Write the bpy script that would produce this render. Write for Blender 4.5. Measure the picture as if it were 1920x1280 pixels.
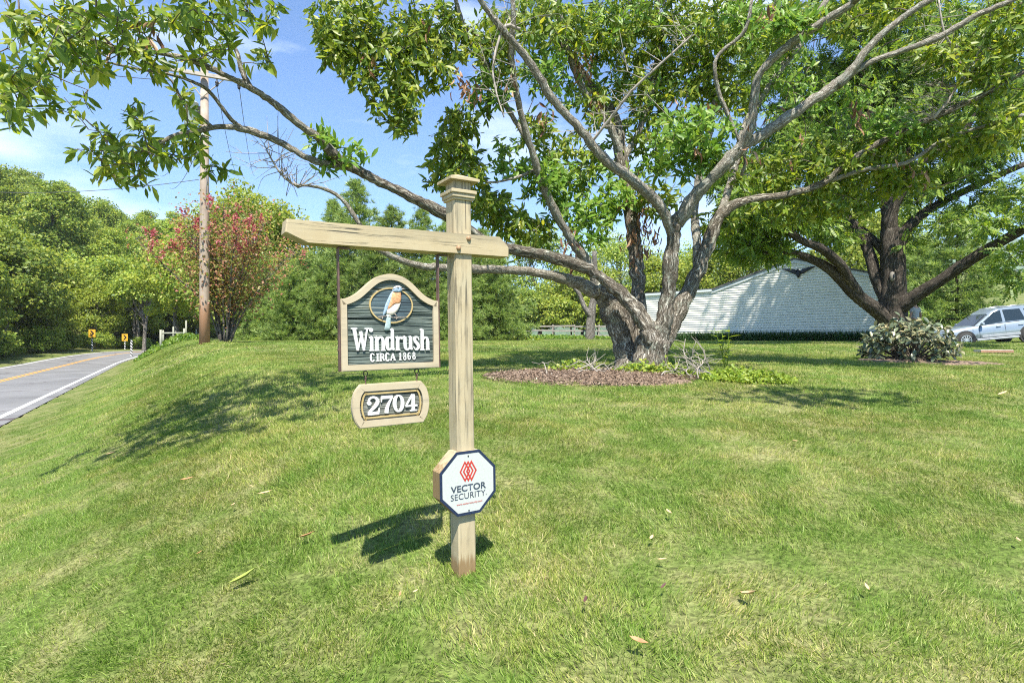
import bpy, math, random
import numpy as np
from mathutils import Vector, Matrix, Euler

R = math.radians
scene = bpy.context.scene
for o in list(bpy.data.objects):
    bpy.data.objects.remove(o)

# ------------------------------------------------------------------ camera
EYE = 1.10            # lens height above the datum
F = 1070.0            # focal length in pixels of a 1920 wide frame
cam_d = bpy.data.cameras.new("camera")
cam_d.sensor_width = 36.0
cam_d.lens = 36.0 * F / 1920.0
cam_d.clip_start = 0.05
cam_d.clip_end = 6000
cam = bpy.data.objects.new("camera", cam_d)
scene.collection.objects.link(cam)
cam.location = (0, 0, EYE)
cam.rotation_euler = (R(90), 0, 0)
scene.camera = cam

# ------------------------------------------------------------------ light
SUN_ELEV = 60.0
SUN_DIR = Vector((0.10, -1.0, 0)).normalized()      # horizontal direction towards the sun
sun_vec = Vector((SUN_DIR.x * math.cos(R(SUN_ELEV)), SUN_DIR.y * math.cos(R(SUN_ELEV)), math.sin(R(SUN_ELEV))))
world = bpy.data.worlds.new("World")
scene.world = world
world.use_nodes = True
wn = world.node_tree
wn.nodes.clear()
w_out = wn.nodes.new("ShaderNodeOutputWorld")
w_bg = wn.nodes.new("ShaderNodeBackground")
w_sky = wn.nodes.new("ShaderNodeTexSky")
w_sky.sky_type = 'NISHITA'
w_sky.sun_disc = False
w_sky.sun_elevation = R(SUN_ELEV)
w_sky.sun_rotation = math.atan2(sun_vec.x, sun_vec.y)
w_sky.air_density = 1.0
w_sky.dust_density = 0.0
w_sky.altitude = 2500
w_sky.ozone_density = 3.0
# soft cloud banks on the sky dome (noise over the view direction)
w_co = wn.nodes.new("ShaderNodeTexCoord")
w_map = wn.nodes.new("ShaderNodeMapping")
w_map.inputs['Scale'].default_value = (1.0, 1.0, 3.2)
w_map.inputs['Location'].default_value = (5.2, 2.6, 0.5)
w_noise = wn.nodes.new("ShaderNodeTexNoise")
w_noise.inputs['Scale'].default_value = 2.3
w_noise.inputs['Detail'].default_value = 7
w_noise.inputs['Roughness'].default_value = 0.52
w_ramp = wn.nodes.new("ShaderNodeValToRGB")
w_ramp.color_ramp.elements[0].position = 0.53
w_ramp.color_ramp.elements[0].color = (0, 0, 0, 1)
w_ramp.color_ramp.elements[1].position = 0.74
w_ramp.color_ramp.elements[1].color = (0.85, 0.85, 0.85, 1)
w_mix = wn.nodes.new("ShaderNodeMix")
w_mix.data_type = 'RGBA'
w_mix.inputs['B'].default_value = (5.6, 6.1, 7.2, 1)
wn.links.new(w_co.outputs['Generated'], w_map.inputs['Vector'])
wn.links.new(w_map.outputs['Vector'], w_noise.inputs['Vector'])
wn.links.new(w_noise.outputs['Fac'], w_ramp.inputs['Fac'])
wn.links.new(w_ramp.outputs['Color'], w_mix.inputs['Factor'])
w_hs = wn.nodes.new("ShaderNodeHueSaturation")
w_hs.inputs['Saturation'].default_value = 1.15
wn.links.new(w_sky.outputs['Color'], w_hs.inputs['Color'])
wn.links.new(w_hs.outputs['Color'], w_mix.inputs['A'])
wn.links.new(w_mix.outputs['Result'], w_bg.inputs['Color'])
wn.links.new(w_bg.outputs['Background'], w_out.inputs['Surface'])
w_bg.inputs['Strength'].default_value = 0.128

sun_d = bpy.data.lights.new("sun", 'SUN')
sun_d.energy = 4.8
sun_d.angle = R(0.53)
sun_d.color = (1.0, 0.95, 0.87)
sun = bpy.data.objects.new("sun", sun_d)
scene.collection.objects.link(sun)
sun.rotation_euler = sun_vec.to_track_quat('Z', 'Y').to_euler()
sun.location = (0, -5, 20)

vs = scene.view_settings
vs.view_transform = 'Standard'
vs.look = 'None'
vs.exposure = 1.25
vs.gamma = 1.0
vs.use_curve_mapping = False
scene.render.film_transparent = False
try:
    scene.cycles.max_bounces = 7
    scene.cycles.diffuse_bounces = 3
    scene.cycles.transmission_bounces = 4
    scene.cycles.transparent_max_bounces = 6
    scene.cycles.use_denoising = False
    scene.cycles.filter_width = 1.1
    scene.cycles.denoiser = 'OPENIMAGEDENOISE'
except Exception:
    pass

rng = np.random.default_rng(11)
random.seed(11)
COL = scene.collection


def at(px, py, Y):
    """World point seen at pixel (px,py) of the 1920x1280 photograph at depth Y."""
    return np.array([(px - 960.0) / F * Y, Y, EYE - (py - 640.0) / F * Y])


# ================================================================== materials
def new_mat(name):
    m = bpy.data.materials.new(name)
    m.use_nodes = True
    nt = m.node_tree
    nt.nodes.clear()
    out = nt.nodes.new("ShaderNodeOutputMaterial")
    return m, nt, out


def N(nt, kind, **kw):
    n = nt.nodes.new(kind)
    for k, v in kw.items():
        if k in n.inputs:
            n.inputs[k].default_value = v
        else:
            setattr(n, k, v)
    return n


def ramp(nt, stops):
    r = nt.nodes.new("ShaderNodeValToRGB")
    e = r.color_ramp.elements
    while len(e) < len(stops):
        e.new(0.5)
    for i, (p, c) in enumerate(stops):
        e[i].position = p
        e[i].color = (*c, 1) if len(c) == 3 else c
    return r


def plain(name, col, rough=0.6, metal=0.0, spec=0.5, noise=0.12, nscale=30.0, bump=0.0, coat=0.0):
    m, nt, out = new_mat(name)
    b = N(nt, "ShaderNodeBsdfPrincipled", Roughness=rough, Metallic=metal)
    b.inputs['Specular IOR Level'].default_value = spec
    if coat:
        b.inputs['Coat Weight'].default_value = coat
        b.inputs['Coat Roughness'].default_value = 0.08
    co = N(nt, "ShaderNodeTexCoord")
    nz = N(nt, "ShaderNodeTexNoise", Scale=nscale, Detail=5.0)
    nt.links.new(co.outputs['Object'], nz.inputs['Vector'])
    lo = tuple(c * (1 - noise) for c in col)
    hi = tuple(min(1, c * (1 + noise)) for c in col)
    rp = ramp(nt, [(0.3, lo), (0.7, hi)])
    nt.links.new(nz.outputs['Fac'], rp.inputs['Fac'])
    nt.links.new(rp.outputs['Color'], b.inputs['Base Color'])
    if bump:
        bp = N(nt, "ShaderNodeBump", Strength=bump, Distance=0.01)
        nt.links.new(nz.outputs['Fac'], bp.inputs['Height'])
        nt.links.new(bp.outputs['Normal'], b.inputs['Normal'])
    nt.links.new(b.outputs['BSDF'], out.inputs['Surface'])
    return m


def weathered(name, base, dark, pale, axis, scale=1.0, crack=0.56, bump=0.5, foot=None):
    """Painted wood: fine cracks running along one axis, stains and worn patches."""
    m, nt, out = new_mat(name)
    b = N(nt, "ShaderNodeBsdfPrincipled", Roughness=0.72)
    b.inputs['Specular IOR Level'].default_value = 0.3
    co = N(nt, "ShaderNodeTexCoord")
    mp = N(nt, "ShaderNodeMapping")
    s = [70 * scale, 70 * scale, 70 * scale]
    s[axis] = 2.6 * scale
    mp.inputs['Scale'].default_value = s
    n1 = N(nt, "ShaderNodeTexNoise", Scale=1.0, Detail=6.0, Roughness=0.62)
    nt.links.new(co.outputs['Object'], mp.inputs['Vector'])
    nt.links.new(mp.outputs['Vector'], n1.inputs['Vector'])
    r1 = ramp(nt, [(crack + 0.06, (0, 0, 0)), (crack + 0.13, (1, 1, 1))])
    nt.links.new(n1.outputs['Fac'], r1.inputs['Fac'])
    n2 = N(nt, "ShaderNodeTexNoise", Scale=9.0 * scale, Detail=5.0, Roughness=0.6)
    nt.links.new(co.outputs['Object'], n2.inputs['Vector'])
    r2 = ramp(nt, [(0.36, base), (0.72, pale)])
    nt.links.new(n2.outputs['Fac'], r2.inputs['Fac'])
    n3 = N(nt, "ShaderNodeTexNoise", Scale=2.7 * scale, Detail=4.0)
    nt.links.new(co.outputs['Object'], n3.inputs['Vector'])
    r3 = ramp(nt, [(0.42, (0.0, 0, 0)), (0.66, (1, 1, 1))])
    nt.links.new(n3.outputs['Fac'], r3.inputs['Fac'])
    mul = N(nt, "ShaderNodeMath", operation='MULTIPLY')
    nt.links.new(r1.outputs['Color'], mul.inputs[0])
    nt.links.new(r3.outputs['Color'], mul.inputs[1])
    mx = N(nt, "ShaderNodeMix", data_type='RGBA')
    mx.inputs['B'].default_value = (*dark, 1)
    nt.links.new(mul.outputs[0], mx.inputs['Factor'])
    nt.links.new(r2.outputs['Color'], mx.inputs['A'])
    mp4 = N(nt, "ShaderNodeMapping")
    s4 = [24 * scale, 24 * scale, 24 * scale]
    s4[axis] = 1.1 * scale
    mp4.inputs['Scale'].default_value = s4
    nt.links.new(co.outputs['Object'], mp4.inputs['Vector'])
    n4 = N(nt, "ShaderNodeTexNoise", Scale=1.0, Detail=8.0, Roughness=0.7)
    nt.links.new(mp4.outputs['Vector'], n4.inputs['Vector'])
    r4 = ramp(nt, [(0.50, (0, 0, 0)), (0.72, (0.6, 0.6, 0.6))])
    nt.links.new(n4.outputs['Fac'], r4.inputs['Fac'])
    m4 = N(nt, "ShaderNodeMix", data_type='RGBA')
    m4.inputs['B'].default_value = (base[0] * 0.42, base[1] * 0.47, base[2] * 0.55, 1)
    nt.links.new(r4.outputs['Color'], m4.inputs['Factor'])
    nt.links.new(mx.outputs['Result'], m4.inputs['A'])
    col_out = m4.outputs['Result']
    if foot:
        # bare timber where the finish has worn off towards the foot, with a ragged edge
        fcol, fz, fw = foot
        sx = N(nt, "ShaderNodeSeparateXYZ")
        nt.links.new(co.outputs['Object'], sx.inputs[0])
        mr = N(nt, "ShaderNodeMapRange")
        mr.inputs['From Min'].default_value = fz + fw
        mr.inputs['From Max'].default_value = fz - fw
        nt.links.new(sx.outputs['Z'], mr.inputs['Value'])
        ad = N(nt, "ShaderNodeMath", operation='ADD')
        nt.links.new(mr.outputs['Result'], ad.inputs[0])
        nt.links.new(n1.outputs['Fac'], ad.inputs[1])
        rf = ramp(nt, [(0.80, (0, 0, 0)), (1.05, (1, 1, 1))])
        rf.color_ramp.elements[1].position = 1.0
        nt.links.new(ad.outputs[0], rf.inputs['Fac'])
        m2 = N(nt, "ShaderNodeMix", data_type='RGBA')
        m2.inputs['B'].default_value = (*fcol, 1)
        nt.links.new(rf.outputs['Color'], m2.inputs['Factor'])
        nt.links.new(col_out, m2.inputs['A'])
        col_out = m2.outputs['Result']
    nt.links.new(col_out, b.inputs['Base Color'])
    inv = N(nt, "ShaderNodeMath", operation='SUBTRACT')
    inv.inputs[0].default_value = 1.0
    nt.links.new(mul.outputs[0], inv.inputs[1])
    add = N(nt, "ShaderNodeMath", operation='ADD')
    sc = N(nt, "ShaderNodeMath", operation='MULTIPLY')
    sc.inputs[1].default_value = 0.35
    nt.links.new(n1.outputs['Fac'], sc.inputs[0])
    nt.links.new(inv.outputs[0], add.inputs[0])
    nt.links.new(sc.outputs[0], add.inputs[1])
    bp = N(nt, "ShaderNodeBump", Strength=bump, Distance=0.004)
    nt.links.new(add.outputs[0], bp.inputs['Height'])
    nt.links.new(bp.outputs['Normal'], b.inputs['Normal'])
    nt.links.new(b.outputs['BSDF'], out.inputs['Surface'])
    return m


def leaf_mat(name, stops, trans=0.38, rough=0.45, tint=(1.25, 1.2, 0.7), vary=0.25, spec=0.35):
    """Foliage: colour varies leaf by leaf, light passes through the blades."""
    m, nt, out = new_mat(name)
    g = N(nt, "ShaderNodeNewGeometry")
    oi = N(nt, "ShaderNodeObjectInfo")
    a = N(nt, "ShaderNodeMath", operation='ADD')
    nt.links.new(g.outputs['Random Per Island'], a.inputs[0])
    nt.links.new(oi.outputs['Random'], a.inputs[1])
    fr = N(nt, "ShaderNodeMath", operation='FRACT')
    nt.links.new(a.outputs[0], fr.inputs[0])
    rp = ramp(nt, stops)
    nt.links.new(fr.outputs[0], rp.inputs['Fac'])
    hs = N(nt, "ShaderNodeHueSaturation")
    mr = N(nt, "ShaderNodeMapRange")
    mr.inputs['To Min'].default_value = 1 - vary
    mr.inputs['To Max'].default_value = 1 + vary
    nt.links.new(oi.outputs['Random'], mr.inputs['Value'])
    nt.links.new(mr.outputs['Result'], hs.inputs['Value'])
    nt.links.new(rp.outputs['Color'], hs.inputs['Color'])
    b = N(nt, "ShaderNodeBsdfPrincipled", Roughness=rough)
    b.inputs['Specular IOR Level'].default_value = spec
    nt.links.new(hs.outputs['Color'], b.inputs['Base Color'])
    t = N(nt, "ShaderNodeBsdfTranslucent")
    mul = N(nt, "ShaderNodeMix", data_type='RGBA', blend_type='MULTIPLY')
    mul.inputs['Factor'].default_value = 1.0
    mul.inputs['B'].default_value = (*tint, 1)
    nt.links.new(hs.outputs['Color'], mul.inputs['A'])
    nt.links.new(mul.outputs['Result'], t.inputs['Color'])
    ms = N(nt, "ShaderNodeMixShader")
    ms.inputs['Fac'].default_value = trans
    nt.links.new(b.outputs['BSDF'], ms.inputs[1])
    nt.links.new(t.outputs['BSDF'], ms.inputs[2])
    nt.links.new(ms.outputs['Shader'], out.inputs['Surface'])
    return m


def bark_mat(name, dark, mid, pale, us=26.0, vs_=5.0, bump=0.9, lichen=0.55, lichen_col=None):
    m, nt, out = new_mat(name)
    b = N(nt, "ShaderNodeBsdfPrincipled", Roughness=0.9)
    b.inputs['Specular IOR Level'].default_value = 0.15
    uv = N(nt, "ShaderNodeUVMap")
    mp = N(nt, "ShaderNodeMapping")
    mp.inputs['Scale'].default_value = (us, vs_, 1)
    nt.links.new(uv.outputs['UV'], mp.inputs['Vector'])
    n1 = N(nt, "ShaderNodeTexNoise", Scale=1.0, Detail=7.0, Roughness=0.65, Distortion=0.8)
    nt.links.new(mp.outputs['Vector'], n1.inputs['Vector'])
    # ridged noise: dark fissures between plates
    sb = N(nt, "ShaderNodeMath", operation='SUBTRACT')
    sb.inputs[1].default_value = 0.5
    nt.links.new(n1.outputs['Fac'], sb.inputs[0])
    ab = N(nt, "ShaderNodeMath", operation='ABSOLUTE')
    nt.links.new(sb.outputs[0], ab.inputs[0])
    ml = N(nt, "ShaderNodeMath", operation='MULTIPLY')
    ml.inputs[1].default_value = 8.0
    ml.use_clamp = True
    nt.links.new(ab.outputs[0], ml.inputs[0])
    rp = ramp(nt, [(0.0, dark), (0.35, mid), (0.95, pale)])
    nt.links.new(ml.outputs[0], rp.inputs['Fac'])
    co = N(nt, "ShaderNodeTexCoord")
    n2 = N(nt, "ShaderNodeTexNoise", Scale=5.0, Detail=6.0, Roughness=0.7)
    nt.links.new(co.outputs['Object'], n2.inputs['Vector'])
    r2 = ramp(nt, [(lichen, (0, 0, 0)), (lichen + 0.12, (1, 1, 1))])
    nt.links.new(n2.outputs['Fac'], r2.inputs['Fac'])
    m2 = N(nt, "ShaderNodeMath", operation='MULTIPLY')
    nt.links.new(r2.outputs['Color'], m2.inputs[0])
    nt.links.new(ml.outputs[0], m2.inputs[1])
    mx = N(nt, "ShaderNodeMix", data_type='RGBA')
    lc = lichen_col or (0.30, 0.33, 0.25)
    mx.inputs['B'].default_value = (*lc, 1)
    nt.links.new(m2.outputs[0], mx.inputs['Factor'])
    nt.links.new(rp.outputs['Color'], mx.inputs['A'])
    nt.links.new(mx.outputs['Result'], b.inputs['Base Color'])
    bp = N(nt, "ShaderNodeBump", Strength=bump, Distance=0.03)
    nt.links.new(ml.outputs[0], bp.inputs['Height'])
    nt.links.new(bp.outputs['Normal'], b.inputs['Normal'])
    nt.links.new(b.outputs['BSDF'], out.inputs['Surface'])
    return m


M = {}
M['cream'] = weathered("cream_paint_post", (0.40, 0.325, 0.195), (0.07, 0.062, 0.045), (0.44, 0.375, 0.24), 2, crack=0.47, foot=((0.24, 0.16, 0.075), 0.07, 0.09))
M['cream_bar'] = weathered("cream_paint_bar", (0.40, 0.32, 0.185), (0.05, 0.045, 0.032), (0.44, 0.37, 0.23), 0, crack=0.49)
M['cream_sign'] = weathered("cream_paint_sign", (0.42, 0.345, 0.225), (0.17, 0.15, 0.11), (0.46, 0.39, 0.265), 0, scale=1.3, crack=0.57, bump=0.25)
M['gold'] = plain("ochre_paint", (0.42, 0.31, 0.13), 0.5, noise=0.15)
M['white'] = plain("white_letter_paint", (0.62, 0.61, 0.57), 0.55, noise=0.06, nscale=60)
M['iron'] = plain("dark_iron", (0.035, 0.033, 0.032), 0.55, metal=0.4, noise=0.3, nscale=80)
M['strap'] = plain("rusty_strap", (0.13, 0.075, 0.06), 0.5, metal=0.25, noise=0.45, nscale=22)
M['bolt'] = plain("painted_bolt", (0.34, 0.20, 0.10), 0.55, noise=0.3, nscale=80)


def grain_panel(name, hi, lo):
    m, nt, out = new_mat(name)
    b = N(nt, "ShaderNodeBsdfPrincipled", Roughness=0.7)
    b.inputs['Specular IOR Level'].default_value = 0.3
    co = N(nt, "ShaderNodeTexCoord")
    mp = N(nt, "ShaderNodeMapping")
    mp.inputs['Scale'].default_value = (4, 4, 150)
    nt.links.new(co.outputs['Object'], mp.inputs['Vector'])
    n1 = N(nt, "ShaderNodeTexNoise", Scale=1.0, Detail=5.0, Roughness=0.6)
    nt.links.new(mp.outputs['Vector'], n1.inputs['Vector'])
    rp = ramp(nt, [(0.38, lo), (0.49, hi), (0.58, tuple(c * 1.35 for c in hi)), (0.68, (0.26, 0.265, 0.215))])
    nt.links.new(n1.outputs['Fac'], rp.inputs['Fac'])
    nt.links.new(rp.outputs['Color'], b.inputs['Base Color'])
    bp = N(nt, "ShaderNodeBump", Strength=0.8, Distance=0.004)
    nt.links.new(n1.outputs['Fac'], bp.inputs['Height'])
    nt.links.new(bp.outputs['Normal'], b.inputs['Normal'])
    nt.links.new(b.outputs['BSDF'], out.inputs['Surface'])
    return m


M['panel'] = grain_panel("sandblasted_green", (0.090, 0.112, 0.095), (0.006, 0.014, 0.014))
M['panel_blue'] = grain_panel("sandblasted_blue", (0.055, 0.085, 0.095), (0.007, 0.012, 0.018))
M['panel_grey'] = grain_panel("sandblasted_grey", (0.12, 0.125, 0.105), (0.02, 0.022, 0.02))
M['bird_blue'] = plain("bird_blue", (0.26, 0.35, 0.42), 0.5, noise=0.35, nscale=140)
M['bird_orange'] = plain("bird_orange", (0.55, 0.27, 0.12), 0.55, noise=0.35, nscale=140)
M['bird_white'] = plain("bird_white", (0.68, 0.60, 0.50), 0.55, noise=0.15, nscale=120)
M['bird_tail'] = plain("bird_tail", (0.33, 0.42, 0.40), 0.55, noise=0.25, nscale=120)
M['twig_paint'] = plain("twig_paint", (0.30, 0.25, 0.20), 0.6, noise=0.3, nscale=120)
M['black'] = plain("black_paint", (0.012, 0.012, 0.014), 0.5, noise=0.3)
M['oct_white'] = plain("plate_white", (0.46, 0.48, 0.44), 0.45, noise=0.05, nscale=90)
M['oct_navy'] = plain("plate_navy", (0.012, 0.022, 0.055), 0.5, noise=0.5, nscale=130)
M['oct_text'] = plain("plate_slate", (0.035, 0.05, 0.075), 0.5)
M['oct_red'] = plain("plate_red", (0.42, 0.035, 0.025), 0.5)

M['bark'] = bark_mat("chestnut_bark", (0.045, 0.036, 0.026), (0.28, 0.235, 0.175), (0.52, 0.47, 0.385), us=20.0, vs_=4.2, bump=1.0, lichen=0.50, lichen_col=(0.36, 0.385, 0.30))
M['bark_small'] = bark_mat("chestnut_branch_bark", (0.075, 0.064, 0.048), (0.31, 0.275, 0.215), (0.52, 0.48, 0.405), us=38, vs_=11, bump=0.7, lichen=0.48, lichen_col=(0.37, 0.39, 0.32))
M['bark_dark'] = bark_mat("walnut_bark", (0.02, 0.017, 0.014), (0.085, 0.070, 0.055), (0.17, 0.145, 0.115), us=22, vs_=3.5, lichen=0.62)
M['bark_far'] = bark_mat("far_bark", (0.06, 0.05, 0.04), (0.17, 0.15, 0.125), (0.30, 0.28, 0.24), us=10, vs_=2, lichen=0.6)
M['bark_pine'] = bark_mat("pine_bark", (0.02, 0.017, 0.014), (0.06, 0.048, 0.036), (0.11, 0.09, 0.07), us=12, vs_=3, lichen=0.7)
M['twig_pale'] = plain("dead_twig", (0.30, 0.265, 0.22), 0.85, noise=0.25, nscale=12)
M['twig'] = plain("live_twig", (0.10, 0.08, 0.055), 0.85, noise=0.3, nscale=12)

M['chestnut_leaf'] = leaf_mat("chestnut_leaf", [(0.0, (0.080, 0.150, 0.019)), (0.35, (0.150, 0.245, 0.027)), (0.7, (0.255, 0.345, 0.037)), (1.0, (0.40, 0.43, 0.065))], trans=0.52, vary=0.10, rough=0.42, spec=0.4, tint=(1.5, 1.35, 0.7))
M['sprout_leaf'] = leaf_mat("sprout_leaf", [(0.000, (0.103, 0.218, 0.025)), (0.600, (0.172, 0.299, 0.034)), (1.000, (0.265, 0.356, 0.052))], trans=0.42, vary=0.08)
M['dead_leaf'] = leaf_mat("dead_leaf", [(0.0, (0.14, 0.065, 0.035)), (0.6, (0.27, 0.14, 0.075)), (1.0, (0.40, 0.26, 0.15))], trans=0.2, tint=(1.1, 0.9, 0.7), vary=0.15)
M['walnut_leaf'] = leaf_mat("walnut_leaf", [(0.0, (0.075, 0.150, 0.020)), (0.5, (0.150, 0.255, 0.028)), (1.0, (0.29, 0.37, 0.045))], trans=0.45, vary=0.05, tint=(1.35, 1.25, 0.7))
M['wood_leaf'] = leaf_mat("woodland_leaf", [(0.0, (0.10, 0.175, 0.030)), (0.45, (0.22, 0.32, 0.045)), (0.8, (0.36, 0.44, 0.065)), (1.0, (0.44, 0.47, 0.09))], trans=0.48, vary=0.22, tint=(1.25, 1.15, 0.7))
M['yellow_leaf'] = leaf_mat("yellow_green_leaf", [(0.0, (0.13, 0.20, 0.028)), (0.5, (0.26, 0.33, 0.042)), (1.0, (0.42, 0.44, 0.07))], trans=0.48, vary=0.15)
M['pine_leaf'] = leaf_mat("pine_needles", [(0.0, (0.11, 0.19, 0.05)), (0.5, (0.24, 0.34, 0.09)), (1.0, (0.40, 0.47, 0.14))], trans=0.38, vary=0.15, tint=(1.15, 1.15, 0.7))
M['myrtle_leaf'] = leaf_mat("myrtle_leaf", [(0.0, (0.15, 0.21, 0.04)), (0.35, (0.29, 0.32, 0.07)), (0.6, (0.42, 0.27, 0.12)), (1.0, (0.50, 0.18, 0.15))], trans=0.5, vary=0.1)
M['blossom'] = leaf_mat("pink_blossom", [(0.0, (0.36, 0.05, 0.07)), (0.6, (0.52, 0.12, 0.14)), (1.0, (0.62, 0.24, 0.25))], trans=0.3, tint=(1.1, 0.9, 0.9), vary=0.1)
M['shrub_leaf'] = leaf_mat("shrub_leaf", [(0.0, (0.055, 0.085, 0.045)), (0.5, (0.13, 0.16, 0.085)), (0.85, (0.23, 0.22, 0.11)), (1.0, (0.34, 0.28, 0.13))], trans=0.15, rough=0.36, vary=0.15, spec=0.5)
M['border_leaf'] = leaf_mat("border_leaf", [(0.000, (0.024, 0.066, 0.017)), (1.000, (0.072, 0.144, 0.036))], trans=0.25, vary=0.1)
M['lime_leaf'] = leaf_mat("lime_leaf", [(0.0, (0.15, 0.25, 0.025)), (1.0, (0.31, 0.38, 0.05))], trans=0.4, vary=0.1)
M['weed_leaf'] = leaf_mat("weed_leaf", [(0.000, (0.066, 0.165, 0.017)), (1.000, (0.220, 0.319, 0.033))], trans=0.38, vary=0.1)


def turf_colour(nt, lush, dry, amount=1.0):
    """World-space patches of lush and sun-dried turf (the colour of the turf itself)."""
    g = N(nt, "ShaderNodeNewGeometry")
    n1 = N(nt, "ShaderNodeTexNoise", Scale=0.55, Detail=5.0, Roughness=0.62)
    nt.links.new(g.outputs['Position'], n1.inputs['Vector'])
    n2 = N(nt, "ShaderNodeTexNoise", Scale=3.1, Detail=4.0, Roughness=0.6)
    nt.links.new(g.outputs['Position'], n2.inputs['Vector'])
    add = N(nt, "ShaderNodeMath", operation='ADD')
    nt.links.new(n1.outputs['Fac'], add.inputs[0])
    nt.links.new(n2.outputs['Fac'], add.inputs[1])
    mr = N(nt, "ShaderNodeMapRange")
    mr.inputs['From Min'].default_value = 0.86
    mr.inputs['From Max'].default_value = 1.18
    mr.inputs['To Max'].default_value = amount
    nt.links.new(add.outputs[0], mr.inputs['Value'])
    mx = N(nt, "ShaderNodeMix", data_type='RGBA')
    mx.inputs['A'].default_value = (*lush, 1)
    mx.inputs['B'].default_value = (*dry, 1)
    nt.links.new(mr.outputs['Result'], mx.inputs['Factor'])
    return mx


def grass_mat():
    m, nt, out = new_mat("grass_blades")
    g = N(nt, "ShaderNodeNewGeometry")
    rp = ramp(nt, [(0.0, (0.075, 0.135, 0.018)), (0.45, (0.195, 0.275, 0.042)), (0.82, (0.32, 0.385, 0.085)), (0.93, (0.39, 0.38, 0.15)), (1.0, (0.48, 0.43, 0.22))])
    nt.links.new(g.outputs['Random Per Island'], rp.inputs['Fac'])
    tc = turf_colour(nt, (0.82, 0.98, 0.75), (1.36, 1.16, 1.30))
    mul = N(nt, "ShaderNodeMix", data_type='RGBA', blend_type='MULTIPLY')
    mul.inputs['Factor'].default_value = 1.0
    nt.links.new(rp.outputs['Color'], mul.inputs['A'])
    nt.links.new(tc.outputs['Result'], mul.inputs['B'])
    b = N(nt, "ShaderNodeBsdfPrincipled", Roughness=0.5)
    b.inputs['Specular IOR Level'].default_value = 0.3
    nt.links.new(mul.outputs['Result'], b.inputs['Base Color'])
    t = N(nt, "ShaderNodeBsdfTranslucent")
    nt.links.new(mul.outputs['Result'], t.inputs['Color'])
    ms = N(nt, "ShaderNodeMixShader")
    ms.inputs['Fac'].default_value = 0.35
    nt.links.new(b.outputs['BSDF'], ms.inputs[1])
    nt.links.new(t.outputs['BSDF'], ms.inputs[2])
    nt.links.new(ms.outputs['Shader'], out.inputs['Surface'])
    return m


M['grass'] = grass_mat()


def ground_mat():
    m, nt, out = new_mat("turf_ground")
    tc = turf_colour(nt, (0.13, 0.185, 0.04), (0.27, 0.27, 0.11))
    g = N(nt, "ShaderNodeNewGeometry")
    n = N(nt, "ShaderNodeTexNoise", Scale=38.0, Detail=3.0)
    nt.links.new(g.outputs['Position'], n.inputs['Vector'])
    rp = ramp(nt, [(0.3, (0.35, 0.35, 0.35)), (0.7, (1.05, 1.05, 1.05))])
    nt.links.new(n.outputs['Fac'], rp.inputs['Fac'])
    mul = N(nt, "ShaderNodeMix", data_type='RGBA', blend_type='MULTIPLY')
    mul.inputs['Factor'].default_value = 1.0
    nt.links.new(tc.outputs['Result'], mul.inputs['A'])
    nt.links.new(rp.outputs['Color'], mul.inputs['B'])
    b = N(nt, "ShaderNodeBsdfPrincipled", Roughness=0.95)
    b.inputs['Specular IOR Level'].default_value = 0.1
    nt.links.new(mul.outputs['Result'], b.inputs['Base Color'])
    bp = N(nt, "ShaderNodeBump", Strength=0.6, Distance=0.05)
    nt.links.new(n.outputs['Fac'], bp.inputs['Height'])
    nt.links.new(bp.outputs['Normal'], b.inputs['Normal'])
    nt.links.new(b.outputs['BSDF'], out.inputs['Surface'])
    return m


M['ground'] = ground_mat()


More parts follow.
